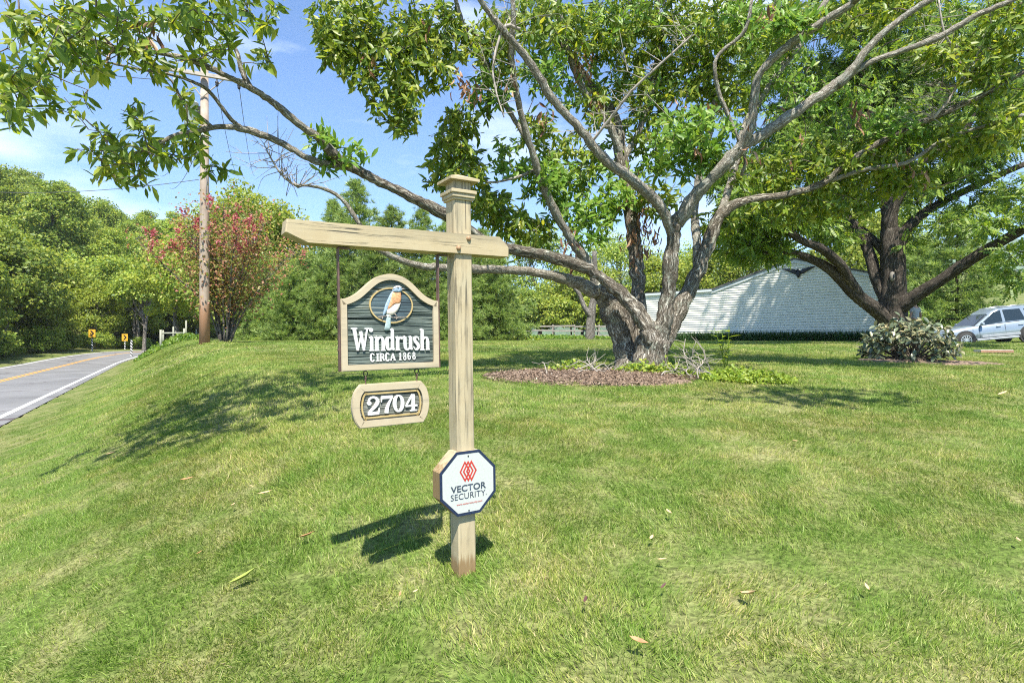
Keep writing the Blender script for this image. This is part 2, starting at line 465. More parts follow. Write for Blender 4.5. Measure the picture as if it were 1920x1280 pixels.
def asphalt_mat():
    m, nt, out = new_mat("asphalt")
    g = N(nt, "ShaderNodeNewGeometry")
    n = N(nt, "ShaderNodeTexNoise", Scale=70.0, Detail=4.0)
    n2 = N(nt, "ShaderNodeTexNoise", Scale=0.5, Detail=4.0)
    nt.links.new(g.outputs['Position'], n.inputs['Vector'])
    nt.links.new(g.outputs['Position'], n2.inputs['Vector'])
    a = N(nt, "ShaderNodeMath", operation='ADD')
    nt.links.new(n.outputs['Fac'], a.inputs[0])
    nt.links.new(n2.outputs['Fac'], a.inputs[1])
    rp = ramp(nt, [(0.40, (0.120, 0.119, 0.117)), (0.62, (0.195, 0.193, 0.19))])
    h = N(nt, "ShaderNodeMath", operation='MULTIPLY')
    h.inputs[1].default_value = 0.5
    nt.links.new(a.outputs[0], h.inputs[0])
    nt.links.new(h.outputs[0], rp.inputs['Fac'])
    vo = N(nt, "ShaderNodeTexVoronoi", feature='DISTANCE_TO_EDGE', Scale=0.42)
    dn = N(nt, "ShaderNodeTexNoise", Scale=1.3, Detail=4.0)
    nt.links.new(g.outputs['Position'], dn.inputs['Vector'])
    dm = N(nt, "ShaderNodeMix", data_type='VECTOR')
    dm.inputs['Factor'].default_value = 0.45
    nt.links.new(g.outputs['Position'], dm.inputs['A'])
    nt.links.new(dn.outputs['Color'], dm.inputs['B'])
    nt.links.new(dm.outputs['Result'], vo.inputs['Vector'])
    rc = ramp(nt, [(0.003, (0.45, 0.35, 0.35)), (0.014, (1, 1, 1))])
    nt.links.new(vo.outputs['Distance'], rc.inputs['Fac'])
    mm = N(nt, "ShaderNodeMix", data_type='RGBA', blend_type='MULTIPLY')
    mm.inputs['Factor'].default_value = 1.0
    nt.links.new(rp.outputs['Color'], mm.inputs['A'])
    nt.links.new(rc.outputs['Color'], mm.inputs['B'])
    b = N(nt, "ShaderNodeBsdfPrincipled", Roughness=0.85)
    nt.links.new(mm.outputs['Result'], b.inputs['Base Color'])
    bp = N(nt, "ShaderNodeBump", Strength=0.3, Distance=0.01)
    nt.links.new(n.outputs['Fac'], bp.inputs['Height'])
    nt.links.new(bp.outputs['Normal'], b.inputs['Normal'])
    nt.links.new(b.outputs['BSDF'], out.inputs['Surface'])
    return m


M['asphalt'] = asphalt_mat()
M['line_white'] = plain("road_white", (0.62, 0.62, 0.60), 0.7, noise=0.15, nscale=9)
M['line_yellow'] = plain("road_yellow", (0.55, 0.29, 0.035), 0.7, noise=0.18, nscale=9)
M['mulch'] = plain("mulch", (0.165, 0.115, 0.078), 0.95, noise=0.6, nscale=30, bump=1.0)
M['mulch_chip'] = leaf_mat("mulch_chip", [(0.0, (0.10, 0.065, 0.045)), (0.6, (0.205, 0.145, 0.10)), (1.0, (0.33, 0.25, 0.18))], trans=0.0, vary=0.05)
M['pole_wood'] = weathered("pole_wood", (0.29, 0.225, 0.165), (0.12, 0.085, 0.06), (0.38, 0.32, 0.26), 2, scale=0.4, crack=0.64, foot=((0.33, 0.18, 0.10), 1.2, 1.3))
M['arm_wood'] = weathered("arm_wood", (0.36, 0.31, 0.25), (0.16, 0.13, 0.10), (0.42, 0.38, 0.32), 0, scale=0.6)
M['fence_wood'] = weathered("fence_wood", (0.24, 0.21, 0.175), (0.10, 0.09, 0.07), (0.33, 0.30, 0.26), 0, scale=0.5)
M['post_green'] = weathered("treated_post", (0.26, 0.27, 0.20), (0.13, 0.13, 0.09), (0.34, 0.34, 0.27), 2, scale=0.5)
M['transformer'] = plain("transformer_grey", (0.48, 0.52, 0.50), 0.4, noise=0.08)
M['wire'] = plain("wire", (0.10, 0.10, 0.105), 0.6)
M['siding'] = plain("white_siding", (0.80, 0.785, 0.67), 0.5, noise=0.06, nscale=2.0)
M['trim'] = plain("white_trim", (0.62, 0.66, 0.64), 0.5, noise=0.05)
M['roof'] = plain("roof_shingle", (0.10, 0.10, 0.105), 0.9, noise=0.3, nscale=6)
M['chev_yellow'] = plain("sign_yellow", (0.60, 0.34, 0.03), 0.45, noise=0.05)
M['car_paint'] = plain("car_paint", (0.25, 0.30, 0.34), 0.32, metal=0.35, noise=0.03, nscale=3, coat=0.6)
M['car_lower'] = plain("car_cladding", (0.30, 0.32, 0.34), 0.5, metal=0.2, noise=0.05)
M['glass'] = plain("dark_glass", (0.018, 0.025, 0.024), 0.05, noise=0.1, spec=0.8)
M['rubber'] = plain("rubber", (0.035, 0.034, 0.033), 0.85, noise=0.2)
M['alloy'] = plain("alloy", (0.55, 0.55, 0.54), 0.35, metal=0.7, noise=0.05)
M['lamp_glass'] = plain("lamp_glass", (0.60, 0.62, 0.62), 0.12, noise=0.05, spec=0.8)
M['skin'] = plain("skin", (0.45, 0.25, 0.17), 0.6, noise=0.06)
M['shirt'] = plain("grey_shirt", (0.40, 0.41, 0.41), 0.9, noise=0.1, nscale=14)
M['trousers'] = plain("khaki_trousers", (0.36, 0.29, 0.19), 0.9, noise=0.1, nscale=14)
M['hair'] = plain("grey_hair", (0.23, 0.20, 0.17), 0.8, noise=0.2)
M['vent'] = plain("pale_vent", (0.50, 0.47, 0.42), 0.6, noise=0.15)
M['vent_wood'] = plain("vent_wood", (0.30, 0.17, 0.10), 0.7, noise=0.2)
M['fallen_green'] = plain("fallen_green", (0.27, 0.33, 0.06), 0.6, noise=0.2, nscale=30)
M['fallen_brown'] = plain("fallen_brown", (0.38, 0.19, 0.085), 0.7, noise=0.3, nscale=30)
M['fallen_tan'] = plain("fallen_tan", (0.52, 0.36, 0.19), 0.7, noise=0.2, nscale=30)
M['fallen_dark'] = plain("fallen_dark", (0.085, 0.035, 0.03), 0.7, noise=0.3, nscale=30)
M['mountain'] = plain("mountain_forest", (0.055, 0.10, 0.030), 0.95, noise=0.6, nscale=0.05)


def stripe_mat():
    m, nt, out = new_mat("striped_reflector")
    co = N(nt, "ShaderNodeTexCoord")
    sp = N(nt, "ShaderNodeSeparateXYZ")
    nt.links.new(co.outputs['Object'], sp.inputs[0])
    a = N(nt, "ShaderNodeMath", operation='ADD')
    nt.links.new(sp.outputs['X'], a.inputs[0])
    nt.links.new(sp.outputs['Z'], a.inputs[1])
    s = N(nt, "ShaderNodeMath", operation='MULTIPLY')
    s.inputs[1].default_value = 3.4
    nt.links.new(a.outputs[0], s.inputs[0])
    fr = N(nt, "ShaderNodeMath", operation='FRACT')
    nt.links.new(s.outputs[0], fr.inputs[0])
    gt = N(nt, "ShaderNodeMath", operation='GREATER_THAN')
    gt.inputs[1].default_value = 0.5
    nt.links.new(fr.outputs[0], gt.inputs[0])
    mx = N(nt, "ShaderNodeMix", data_type='RGBA')
    mx.inputs['A'].default_value = (0.70, 0.70, 0.70, 1)
    mx.inputs['B'].default_value = (0.02, 0.02, 0.02, 1)
    nt.links.new(gt.outputs[0], mx.inputs['Factor'])
    b = N(nt, "ShaderNodeBsdfPrincipled", Roughness=0.5)
    nt.links.new(mx.outputs['Result'], b.inputs['Base Color'])
    nt.links.new(b.outputs['BSDF'], out.inputs['Surface'])
    return m


M['stripe'] = stripe_mat()


# ================================================================== mesh helpers
class MB:
    """Collects polygons (with optional uv) and links them as one mesh object."""

    def __init__(self):
        self.v = []
        self.f = []
        self.uv = []
        self.has_uv = False

    def add(self, verts, faces, uvs=None):
        o = len(self.v)
        self.v.extend([tuple(map(float, p)) for p in verts])
        for i, f in enumerate(faces):
            self.f.append([o + k for k in f])
            if uvs is not None:
                self.uv.append(uvs[i])
                self.has_uv = True
            else:
                self.uv.append([(0, 0)] * len(f))
        return self

    def box(self, c, s, rot=None, bevel=0.0):
        hx, hy, hz = s[0] / 2, s[1] / 2, s[2] / 2
        if bevel <= 0:
            vs_ = [(x * hx, y * hy, z * hz) for x in (-1, 1) for y in (-1, 1) for z in (-1, 1)]
            fs = [(0, 1, 3, 2), (4, 6, 7, 5), (0, 4, 5, 1), (2, 3, 7, 6), (0, 2, 6, 4), (1, 5, 7, 3)]
        else:
            b = bevel
            vs_ = []
            idx = {}
            for sx in (-1, 1):
                for sy in (-1, 1):
                    for sz in (-1, 1):
                        for ax in range(3):
                            p = [sx * (hx - b), sy * (hy - b), sz * (hz - b)]
                            p[ax] = (sx * hx, sy * hy, sz * hz)[ax]
                            idx[(sx, sy, sz, ax)] = len(vs_)
                            vs_.append(tuple(p))
            fs = []
            for ax in range(3):
                a1, a2 = [a for a in range(3) if a != ax]
                for s_ in (-1, 1):
                    q = []
                    for t1, t2 in ((-1, -1), (1, -1), (1, 1), (-1, 1)):
                        k = [0, 0, 0]
                        k[ax] = s_
                        k[a1] = t1
                        k[a2] = t2
                        q.append(idx[(*k, ax)])
                    fs.append(q)
            for ax in range(3):
                a1, a2 = [a for a in range(3) if a != ax]
                for t1 in (-1, 1):
                    for t2 in (-1, 1):
                        q = []
                        for s_, aa in ((-1, a1), (-1, a2), (1, a2), (1, a1)):
                            k = [0, 0, 0]
                            k[ax] = s_
                            k[a1] = t1
                            k[a2] = t2
                            q.append(idx[(*k, aa)])
                        fs.append(q)
            for sx in (-1, 1):
                for sy in (-1, 1):
                    for sz in (-1, 1):
                        fs.append([idx[(sx, sy, sz, a)] for a in range(3)])
        if rot is not None:
            vs_ = [tuple(rot @ Vector(p)) for p in vs_]
        vs_ = [(p[0] + c[0], p[1] + c[1], p[2] + c[2]) for p in vs_]
        return self.add(vs_, fs)

    def tube(self, pts, rad, sides=8, cap=True, ridge=0.0, seed=0):
        pts = np.asarray(pts, float)
        rad = np.broadcast_to(np.asarray(rad, float), (len(pts),)).copy()
        n = len(pts)
        T = np.gradient(pts, axis=0)
        T /= np.linalg.norm(T, axis=1)[:, None] + 1e-9
        ref = np.array([0.0, 0, 1]) if abs(T[0][2]) < 0.9 else np.array([1.0, 0, 0])
        U = np.cross(T[0], ref)
        U /= np.linalg.norm(U)
        L = np.concatenate([[0], np.cumsum(np.linalg.norm(np.diff(pts, axis=0), axis=1))])
        r_ = np.random.default_rng(seed)
        ph = r_.uniform(0, 6.28, 6)
        verts = []
        ang = np.arange(sides) * 2 * math.pi / sides
        for i in range(n):
            U = U - T[i] * (U @ T[i])
            U /= np.linalg.norm(U) + 1e-9
            V = np.cross(T[i], U)
            r = np.full(sides, rad[i])
            if ridge > 0:
                r = r * (1 + ridge * (0.55 * np.sin(ang * 3 + ph[0] + L[i] * 0.9) + 0.35 * np.sin(ang * 7 + ph[1] - L[i] * 1.6)
                                      + 0.35 * np.sin(ang * 13 + ph[2] + 2.2 * math.sin(L[i] * 2 + ph[3])) + 0.25 * np.sin(L[i] * 7 + ph[4] + 2 * ang)))
            verts.append(pts[i] + r[:, None] * (np.cos(ang)[:, None] * U + np.sin(ang)[:, None] * V))
        verts = np.concatenate(verts)
        faces, uvs = [], []
        for i in range(n - 1):
            c = 2 * math.pi * max(rad[i], 0.004)
            for k in range(sides):
                k2 = (k + 1) % sides
                faces.append((i * sides + k, i * sides + k2, (i + 1) * sides + k2, (i + 1) * sides + k))
                u0, u1 = c * k / sides, c * (k + 1) / sides
                uvs.append([(u0, L[i]), (u1, L[i]), (u1, L[i + 1]), (u0, L[i + 1])])
        if cap:
            faces.append(tuple(range(sides))[::-1])
            uvs.append([(0, 0)] * sides)
            faces.append(tuple((n - 1) * sides + k for k in range(sides)))
            uvs.append([(0, 0)] * sides)
        return self.add(verts, faces, uvs)

    def prism(self, poly, y0, y1, plane='xz'):
        """Extrude a polygon given in x,z between y0 (front) and y1."""
        n = len(poly)
        if plane == 'xz':
            a = [(p[0], y0, p[1]) for p in poly]
            b = [(p[0], y1, p[1]) for p in poly]
        else:
            a = [(p[0], p[1], y0) for p in poly]
            b = [(p[0], p[1], y1) for p in poly]
        fs = [tuple(range(n)), tuple(range(2 * n - 1, n - 1, -1))]
        fs += [(i, n + i, n + (i + 1) % n, (i + 1) % n) for i in range(n)]
        return self.add(a + b, fs)

    def ring(self, outer, inner, y0, y1):
        """Flat frame between two outlines with the same number of points, y0 front, y1 back."""
        n = len(outer)
        v = [(p[0], y0, p[1]) for p in outer] + [(p[0], y0, p[1]) for p in inner]
        v += [(p[0], y1, p[1]) for p in outer] + [(p[0], y1, p[1]) for p in inner]
        fs = []
        for i in range(n):
            j = (i + 1) % n
            fs += [(i, j, n + j, n + i), (2 * n + i, 3 * n + i, 3 * n + j, 2 * n + j),
                   (i, 2 * n + i, 2 * n + j, j), (n + i, n + j, 3 * n + j, 3 * n + i)]
        return self.add(v, fs)

    def pillow(self, poly, y0, h):
        """Rounded relief over a polygon in x,z that rises h towards the viewer (-y)."""
        p = np.array(poly, float)
        c = p.mean(0)
        rings = [(1.0, 0.0), (0.93, 0.55), (0.72, 0.9), (0.4, 1.0)]
        v = []
        for s, hh in rings:
            for q in c + (p - c) * s:
                v.append((q[0], y0 - h * hh, q[1]))
        n = len(p)
        fs = []
        for r in range(len(rings) - 1):
            for i in range(n):
                j = (i + 1) % n
                fs.append((r * n + i, r * n + j, (r + 1) * n + j, (r + 1) * n + i))
        fs.append(tuple(range((len(rings) - 1) * n, len(rings) * n)))
        return self.add(v, fs)

    def build(self, name, mat, parent=None, smooth=False, offset=None):
        me = bpy.data.meshes.new(name)
        v = self.v
        if offset is not None:
            v = [(p[0] - offset[0], p[1] - offset[1], p[2] - offset[2]) for p in v]
        me.from_pydata(v, [], self.f)
        if self.has_uv:
            uvl = me.uv_layers.new(name="UVMap")
            flat = [c for f in self.uv for p in f for c in p]
            uvl.data.foreach_set("uv", flat)
        me.update()
        if smooth:
            me.polygons.foreach_set("use_smooth", [True] * len(me.polygons))
        me.materials.append(mat)
        o = bpy.data.objects.new(name, me)
        COL.objects.link(o)
        if parent is not None:
            o.parent = parent
        return o


def instance_arrays(tv, tf, mats, pos):
    """Repeat a template mesh with per-copy 3x3 matrices and positions -> arrays."""
    tv = np.asarray(tv, float)
    n, k = len(pos), len(tv)
    V = np.einsum('nij,kj->nki', mats, tv) + pos[:, None, :]
    return V.reshape(-1, 3), tf, k, n


def raw_mesh(name, parts, smooth=False):
    """parts: list of (verts, template_faces, k, n)."""
    vs_, loops, starts, tot = [], [], [], []
    vo = lo = 0
    for V, tf, k, n in parts:
        tl = np.concatenate([np.array(f) for f in tf])
        tt = np.array([len(f) for f in tf])
        ts = np.concatenate([[0], np.cumsum(tt)[:-1]])
        L = (tl[None, :] + (np.arange(n) * k)[:, None] + vo).ravel()
        S = (ts[None, :] + (np.arange(n) * len(tl))[:, None] + lo).ravel()
        loops.append(L)
        starts.append(S)
        tot.append(np.tile(tt, n))
        vs_.append(V)
        vo += len(V)
        lo += len(L)
    V = np.concatenate(vs_)
    loops = np.concatenate(loops)
    starts = np.concatenate(starts)
    tot = np.concatenate(tot)
    me = bpy.data.meshes.new(name)
    me.vertices.add(len(V))
    me.vertices.foreach_set("co", V.astype(np.float32).ravel())
    me.loops.add(len(loops))
    me.loops.foreach_set("vertex_index", loops.astype(np.int32))
    me.polygons.add(len(starts))
    me.polygons.foreach_set("loop_start", starts.astype(np.int32))
    me.polygons.foreach_set("loop_total", tot.astype(np.int32))
    if smooth:
        me.polygons.foreach_set("use_smooth", np.ones(len(starts), bool))
    me.update(calc_edges=True)
    return me


def mesh_object(name, me, mat, parent=None):
    if not me.materials:
        me.materials.append(mat)
    o = bpy.data.objects.new(name, me)
    COL.objects.link(o)
    if parent is not None:
        o.parent = parent
    return o


def tag(o, label=None, cat=None, group=None, kind=None):
    if label:
        o["label"] = label
    if cat:
        o["category"] = cat
    if group:
        o["group"] = group
    if kind:
        o["kind"] = kind
    return o


def thing(name, label, cat, loc=(0, 0, 0), rot=(0, 0, 0), group=None, matrix=None):
    o = bpy.data.objects.new(name, None)
    o.empty_display_size = 0.2
    COL.objects.link(o)
    if matrix is not None:
        o.matrix_world = matrix
    else:
        o.location = tuple(float(c) for c in loc)
        o.rotation_euler = rot
    return tag(o, label, cat, group)


def copy_thing(src, loc, rotz=0.0, scale=1.0, label=None):
    r = src.copy()
    COL.objects.link(r)
    r.location = tuple(float(c) for c in loc)
    r.rotation_euler = (0, 0, rotz)
    r.scale = (scale, scale, scale) if np.isscalar(scale) else scale
    if label:
        r["label"] = label
    for ch in list(src.children):
        c = ch.copy()
        COL.objects.link(c)
        c.parent = r
        for g in list(ch.children):
            d = g.copy()
            COL.objects.link(d)
            d.parent = c
    return r


def smooth_path(pts, sub=6):
    """Catmull-Rom through points of any dimension."""
    p = np.asarray(pts, float)
    p = np.vstack([2 * p[0] - p[1], p, 2 * p[-1] - p[-2]])
    out = []
    for i in range(1, len(p) - 2):
        for t in np.linspace(0, 1, sub, endpoint=False):
            a, b, c, d = p[i - 1], p[i], p[i + 1], p[i + 2]
            out.append(0.5 * (2 * b + (c - a) * t + (2 * a - 5 * b + 4 * c - d) * t * t + (-a + 3 * b - 3 * c + d) * t ** 3))
    out.append(p[-2])
    return np.array(out)


def frames(fwd, up, jitter=0.0, r=None):
    """3x3 matrices with columns (side, forward, normal)."""
    f = fwd / (np.linalg.norm(fwd, axis=1)[:, None] + 1e-9)
    if jitter:
        up = up + r.normal(0, jitter, up.shape)
    s = np.cross(f, up)
    s /= np.linalg.norm(s, axis=1)[:, None] + 1e-9
    n = np.cross(s, f)
    return np.stack([s, f, n], axis=2)


def sstep(t):
    t = np.clip(t, 0, 1)
    return t * t * (3 - 2 * t)


# ================================================================== terrain
RU = np.array([-0.522, 0.853])            # direction of the straight stretch of road
RC0 = np.array([-14.66, 11.9])            # point on its centre line
road_pts = []
for s in np.arange(-34, 38.1, 3.0):
    road_pts.append((*(RC0 + RU * s), -1.8))
h0 = math.atan2(RU[1], RU[0])
p = RC0 + RU * 38
Rr = 34.0
cc = p + np.array([RU[1], -RU[0]]) * Rr
for k in range(1, 22):
    a = k * 2.6 / Rr
    ang = h0 + math.pi / 2 - a
    q = cc + Rr * np.array([math.cos(ang), math.sin(ang)])
    zz = -1.8 + 0.75 * float(sstep(np.array((k * 2.6) / 20.0)))
    road_pts.append((q[0], q[1], zz))
d_end = np.array(road_pts[-1][:2]) - np.array(road_pts[-2][:2])
d_end /= np.linalg.norm(d_end)
for k in range(1, 12):
    q = np.array(road_pts[-1][:2]) + d_end * 5
    road_pts.append((q[0], q[1], -1.05))
road_pts = np.array(road_pts)


def road_query(x, y):
    """signed offset to the road centre line (positive on the lawn side) and road height."""
    x = np.asarray(x, float)
    y = np.asarray(y, float)
    best = np.full(x.shape, 1e9)
    sgn = np.zeros(x.shape)
    rz = np.zeros(x.shape)
    for a, b in zip(road_pts[:-1], road_pts[1:]):
        d = b[:2] - a[:2]
        L2 = d @ d
        t = np.clip(((x - a[0]) * d[0] + (y - a[1]) * d[1]) / L2, 0, 1)
        ex, ey = x - a[0] - t * d[0], y - a[1] - t * d[1]
        dist = np.hypot(ex, ey)
        side = np.where(d[0] * ey - d[1] * ex < 0, 1.0, -1.0)
        m = dist < best
        best = np.where(m, dist, best)
        sgn = np.where(m, side, sgn)
        rz = np.where(m, a[2] + t * (b[2] - a[2]), rz)
    return best * sgn, rz


PY = np.array([-60, 0, 1.6, 2.7, 5.0, 9.0, 12.0, 16.0, 20, 30, 40, 55, 80, 150, 1500.0])
PZ = np.array([-1.25, -1.12, -1.09, -1.045, -0.80, -0.44, -0.30, -0.15, -0.05, 0.02, 0.08, 0.25, 0.5, 2.0, 14.0])


def H(x, y):
    x = np.asarray(x, float)
    y = np.asarray(y, float)
    off, rz = road_query(x, y)
    P = np.interp(y, PY, PZ)
    P = P - 0.12 * sstep((x - 4) / 6) * (1 - sstep((y - 14) / 8))
    P = P - 0.33 * np.exp(-((x - 20.4) / 2.4) ** 2 - ((y - 27.0) / 3.2) ** 2)
    # field climbing behind the drive on the right
    fr = sstep((x - 16) / 30)
    P = P + fr * np.clip(y - 34, 0, 160) * 0.135
    # lawn side bank
    d = off - 3.35
    lawn = rz + (P - rz) * sstep(d / 4.6)
    # wooded side
    dl = -off - 3.35
    rr = np.hypot(x, y)
    az = -x / np.maximum(y, 1e-3)
    azf = np.where(y > 5, sstep((az - 0.05) / 0.95), 0.3)
    wood = rz + 0.14 * sstep(dl / 2.5) + 0.05 * np.clip(dl - 4, 0, 30)
    hill = np.clip(rr - 92, 0, 90) * 0.34 * azf
    z = np.where(off > 0, lawn, wood) + hill
    under = sstep((3.45 - np.abs(off)) / 0.2)
    z = z - 0.06 * under
    return z + EYE


def Hs(x, y):
    return float(H(np.array([x]), np.array([y]))[0])


def gpt(px, py, ymin=1.2, ymax=120):
    """Ground point seen at a pixel."""
    ys = np.geomspace(ymin, ymax, 1500)
    xs = (px - 960) / F * ys
    zr = EYE - (py - 640) / F * ys
    h = H(xs, ys)
    i = np.argmax(h >= zr)
    return np.array([xs[i], ys[i], h[i]])


def axis(lo, hi, near_lo, near_hi, step, grow=1.22):
    c = list(np.arange(near_lo, near_hi + 1e-6, step))
    s = step
    while c[-1] < hi:
        s *= grow
        c.append(c[-1] + s)
    s = step
    while c[0] > lo:
        s *= grow
        c.insert(0, c[0] - s)
    return np.array(c)


gx = axis(-1600, 1600, -48, 30, 0.6)
gy = axis(-60, 2200, -12, 62, 0.6)
GX, GY = np.meshgrid(gx, gy)
GZ = H(GX, GY)
nx_, ny_ = len(gx), len(gy)
gv = np.stack([GX.ravel(), GY.ravel(), GZ.ravel()], 1)
ii, jj = np.meshgrid(np.arange(nx_ - 1), np.arange(ny_ - 1))
b0 = (jj * nx_ + ii).ravel()
gq = np.stack([b0, b0 + 1, b0 + nx_ + 1, b0 + nx_], 1)
me = bpy.data.meshes.new("ground")
me.vertices.add(len(gv))
me.vertices.foreach_set("co", gv.astype(np.float32).ravel())
me.loops.add(gq.size)
me.loops.foreach_set("vertex_index", gq.astype(np.int32).ravel())
me.polygons.add(len(gq))
me.polygons.foreach_set("loop_start", np.arange(0, gq.size, 4, dtype=np.int32))
me.polygons.foreach_set("loop_total", np.full(len(gq), 4, np.int32))
me.polygons.foreach_set("use_smooth", np.ones(len(gq), bool))
me.update(calc_edges=True)
ground = mesh_object("ground", me, M['ground'])
tag(ground, "sunlit green lawn and verge rising away from the roadside", "lawn", kind="structure")


def ribbon(o0, o1, lift, name, mat):
    P2 = smooth_path(road_pts, 4)
    T = np.gradient(P2[:, :2], axis=0)
    T /= np.linalg.norm(T, axis=1)[:, None]
    Rn = np.stack([T[:, 1], -T[:, 0]], 1)       # to the right
    a = np.column_stack([P2[:, :2] + Rn * o0, P2[:, 2] + EYE + lift])
    b = np.column_stack([P2[:, :2] + Rn * o1, P2[:, 2] + EYE + lift])
    n = len(P2)
    mb = MB()
    mb.add(np.concatenate([a, b]), [(i, i + 1, n + i + 1, n + i) for i in range(n - 1)])
    return tag(mb.build(name, mat), kind="structure")


road = ribbon(-3.35, 3.35, 0.0, "road", M['asphalt'])
for nm, a, b, mt in (("edge_line", 2.93, 3.07, 'line_white'), ("edge_line", -3.07, -2.93, 'line_white'),
                     ("centre_line", 0.06, 0.17, 'line_yellow'), ("centre_line", -0.17, -0.06, 'line_yellow')):
    ln = ribbon(a, b, 0.005, nm, M[mt])
    del ln["kind"]
    ln.parent = road
tag(road, "grey two lane asphalt road with double yellow centre line", "road")

# far mountains on the right
mb_r = np.random.default_rng(5)
mx = np.linspace(-900, 3600, 260)
rows = []
ph = mb_r.uniform(0, 6.28, 12)
for j, (yy, frac) in enumerate([(1150, -0.05), (1270, 0.25), (1390, 0.5), (1510, 0.72), (1630, 0.9), (1750, 1.0), (1870, 0.93)]):
    crest = 185 + 0.055 * mx + 44 * np.sin(mx / 360 + ph[0]) + 22 * np.sin(mx / 171 + ph[1])
    zz = crest * frac + mb_r.normal(0, 5.0, len(mx)) + 14
    rows.append(np.column_stack([mx, np.full(len(mx), yy), zz]))
mv = np.concatenate(rows)
nq = len(mx)
mbm = MB()
mbm.add(mv, [(j * nq + i, j * nq + i + 1, (j + 1) * nq + i + 1, (j + 1) * nq + i) for j in range(6) for i in range(nq - 1)])
mountain = mbm.build("mountain", M['mountain'], smooth=True)
tag(mountain, "forested blue green mountain ridge in the hazy distance", "mountain", kind="structure")

# ================================================================== sign post frame
SA = R(32.0)
p_corner = at(861.5, 640, 2.6)
p_corner[2] = EYE - 1.045
dvec = np.array([math.cos(SA), math.sin(SA), 0])
PW = 0.0889
yax = np.array([-math.sin(SA), math.cos(SA), 0])
base_pt = p_corner + dvec * PW / 2 + yax * PW / 2
base_pt[2] = Hs(base_pt[0], base_pt[1]) - 0.02
Z_OFF = (EYE - 1.045) - base_pt[2]                      # local z of the v=-1.04 datum
LEAN = R(-0.9)
MP = Matrix.Translation(Vector(base_pt)) @ Matrix.Rotation(SA, 4, 'Z') @ Matrix.Rotation(LEAN, 4, 'Y')
CX = PW / 2                                             # old datum: x=0 at the front left corner


def lx(u):
    return u - CX


def lz(v):
    return v + Z_OFF


def sub_matrix(x, y, z, roll=0.0):
    return MP @ Matrix.Translation((x, y, z)) @ Matrix.Rotation(roll, 4, 'Y')


post = thing("sign_post", "cream painted weathered wooden post with capped top and side crossbar", "sign post", matrix=MP)
zt_ = lz(1.80)
mb = MB()
# post shaft, divided along its length so edges can be slightly uneven
secs = np.linspace(-0.25, zt_, 26)
r_ = np.random.default_rng(3)
ring_v = []
bv = 0.006
for z in secs:
    h = PW / 2
    sq = [(-h + bv, -h), (h - bv, -h), (h, -h + bv), (h, h - bv), (h - bv, h), (-h + bv, h), (-h, h - bv), (-h, -h + bv)]
    for x, y in sq:
        ring_v.append((x + r_.normal(0, 0.0006), y + r_.normal(0, 0.0006), z))
fs = [(i * 8 + k, i * 8 + (k + 1) % 8, (i + 1) * 8 + (k + 1) % 8, (i + 1) * 8 + k) for i in range(len(secs) - 1) for k in range(8)]
fs.append(tuple(range(8 * (len(secs) - 1), 8 * len(secs))))
mb.add(ring_v, fs)
mb.build("shaft", M['cream'], post)
# a split running down the front face
mb = MB()
mb.add([(0.012, -PW / 2 - 0.0012, lz(1.56)), (0.0145, -PW / 2 - 0.0012, lz(1.56)), (0.013, -PW / 2 - 0.0012, lz(1.78)), (0.011, -PW / 2 - 0.0012, lz(1.78))], [(0, 1, 2, 3)])
mb.build("split", M['black'], post)
# moulding under the cap, two steps
mb = MB()
for hw, z0, z1 in ((PW / 2 + 0.020, 1.718, 1.736), (PW / 2 + 0.014, 1.700, 1.7185), (PW / 2 + 0.009, 1.690, 1.7005)):
    mb.box((0, 0, lz((z0 + z1) / 2)), (2 * hw, 2 * hw, z1 - z0), bevel=0.003)
mb.build("moulding", M['cream_bar'], post)
# flat pyramid cap
mb = MB()
hw = PW / 2 + 0.029
z0, z1, z2 = lz(1.776), lz(1.788), lz(1.818)
mb.add([(-hw, -hw, z0), (hw, -hw, z0), (hw, hw, z0), (-hw, hw, z0), (-hw, -hw, z1), (hw, -hw, z1), (hw, hw, z1), (-hw, hw, z1), (0, 0, z2)],
       [(3, 2, 1, 0), (0, 1, 5, 4), (1, 2, 6, 5), (2, 3, 7, 6), (3, 0, 4, 7), (4, 5, 8), (5, 6, 8), (6, 7, 8), (7, 4, 8)])
mb.build("cap", M['cream_bar'], post)
# crossbar
bar_poly = [(-0.728, 1.4755), (-0.648, 1.4405), (0.281, 1.4465), (0.2815, 1.4915), (0.232, 1.5375), (-0.722, 1.5265)]
mb = MB()
bp_ = [(lx(x), lz(z - (x) * 0.004)) for x, z in bar_poly]
y0, y1 = -PW / 2 - 0.013, PW / 2 - 0.012
n = len(bp_)
bvl = 0.004
c_ = np.mean(bp_, axis=0)
inner = [tuple(np.array(q) + (c_ - np.array(q)) / np.linalg.norm(c_ - np.array(q)) * bvl * 1.3) for q in bp_]
rings = [[(q[0], y0, q[1]) for q in inner], [(q[0], y0 + bvl, q[1]) for q in bp_], [(q[0], y1 - bvl, q[1]) for q in bp_], [(q[0], y1, q[1]) for q in inner]]
vv = [p_ for r0 in rings for p_ in r0]
ff = [tuple(range(n)), tuple(range(4 * n - 1, 3 * n - 1, -1))] + [(r * n + i, (r + 1) * n + i, (r + 1) * n + (i + 1) % n, r * n + (i + 1) % n) for r in range(3) for i in range(n)]
mb.add(vv, ff)
mb.build("crossbar", M['cream_bar'], post)
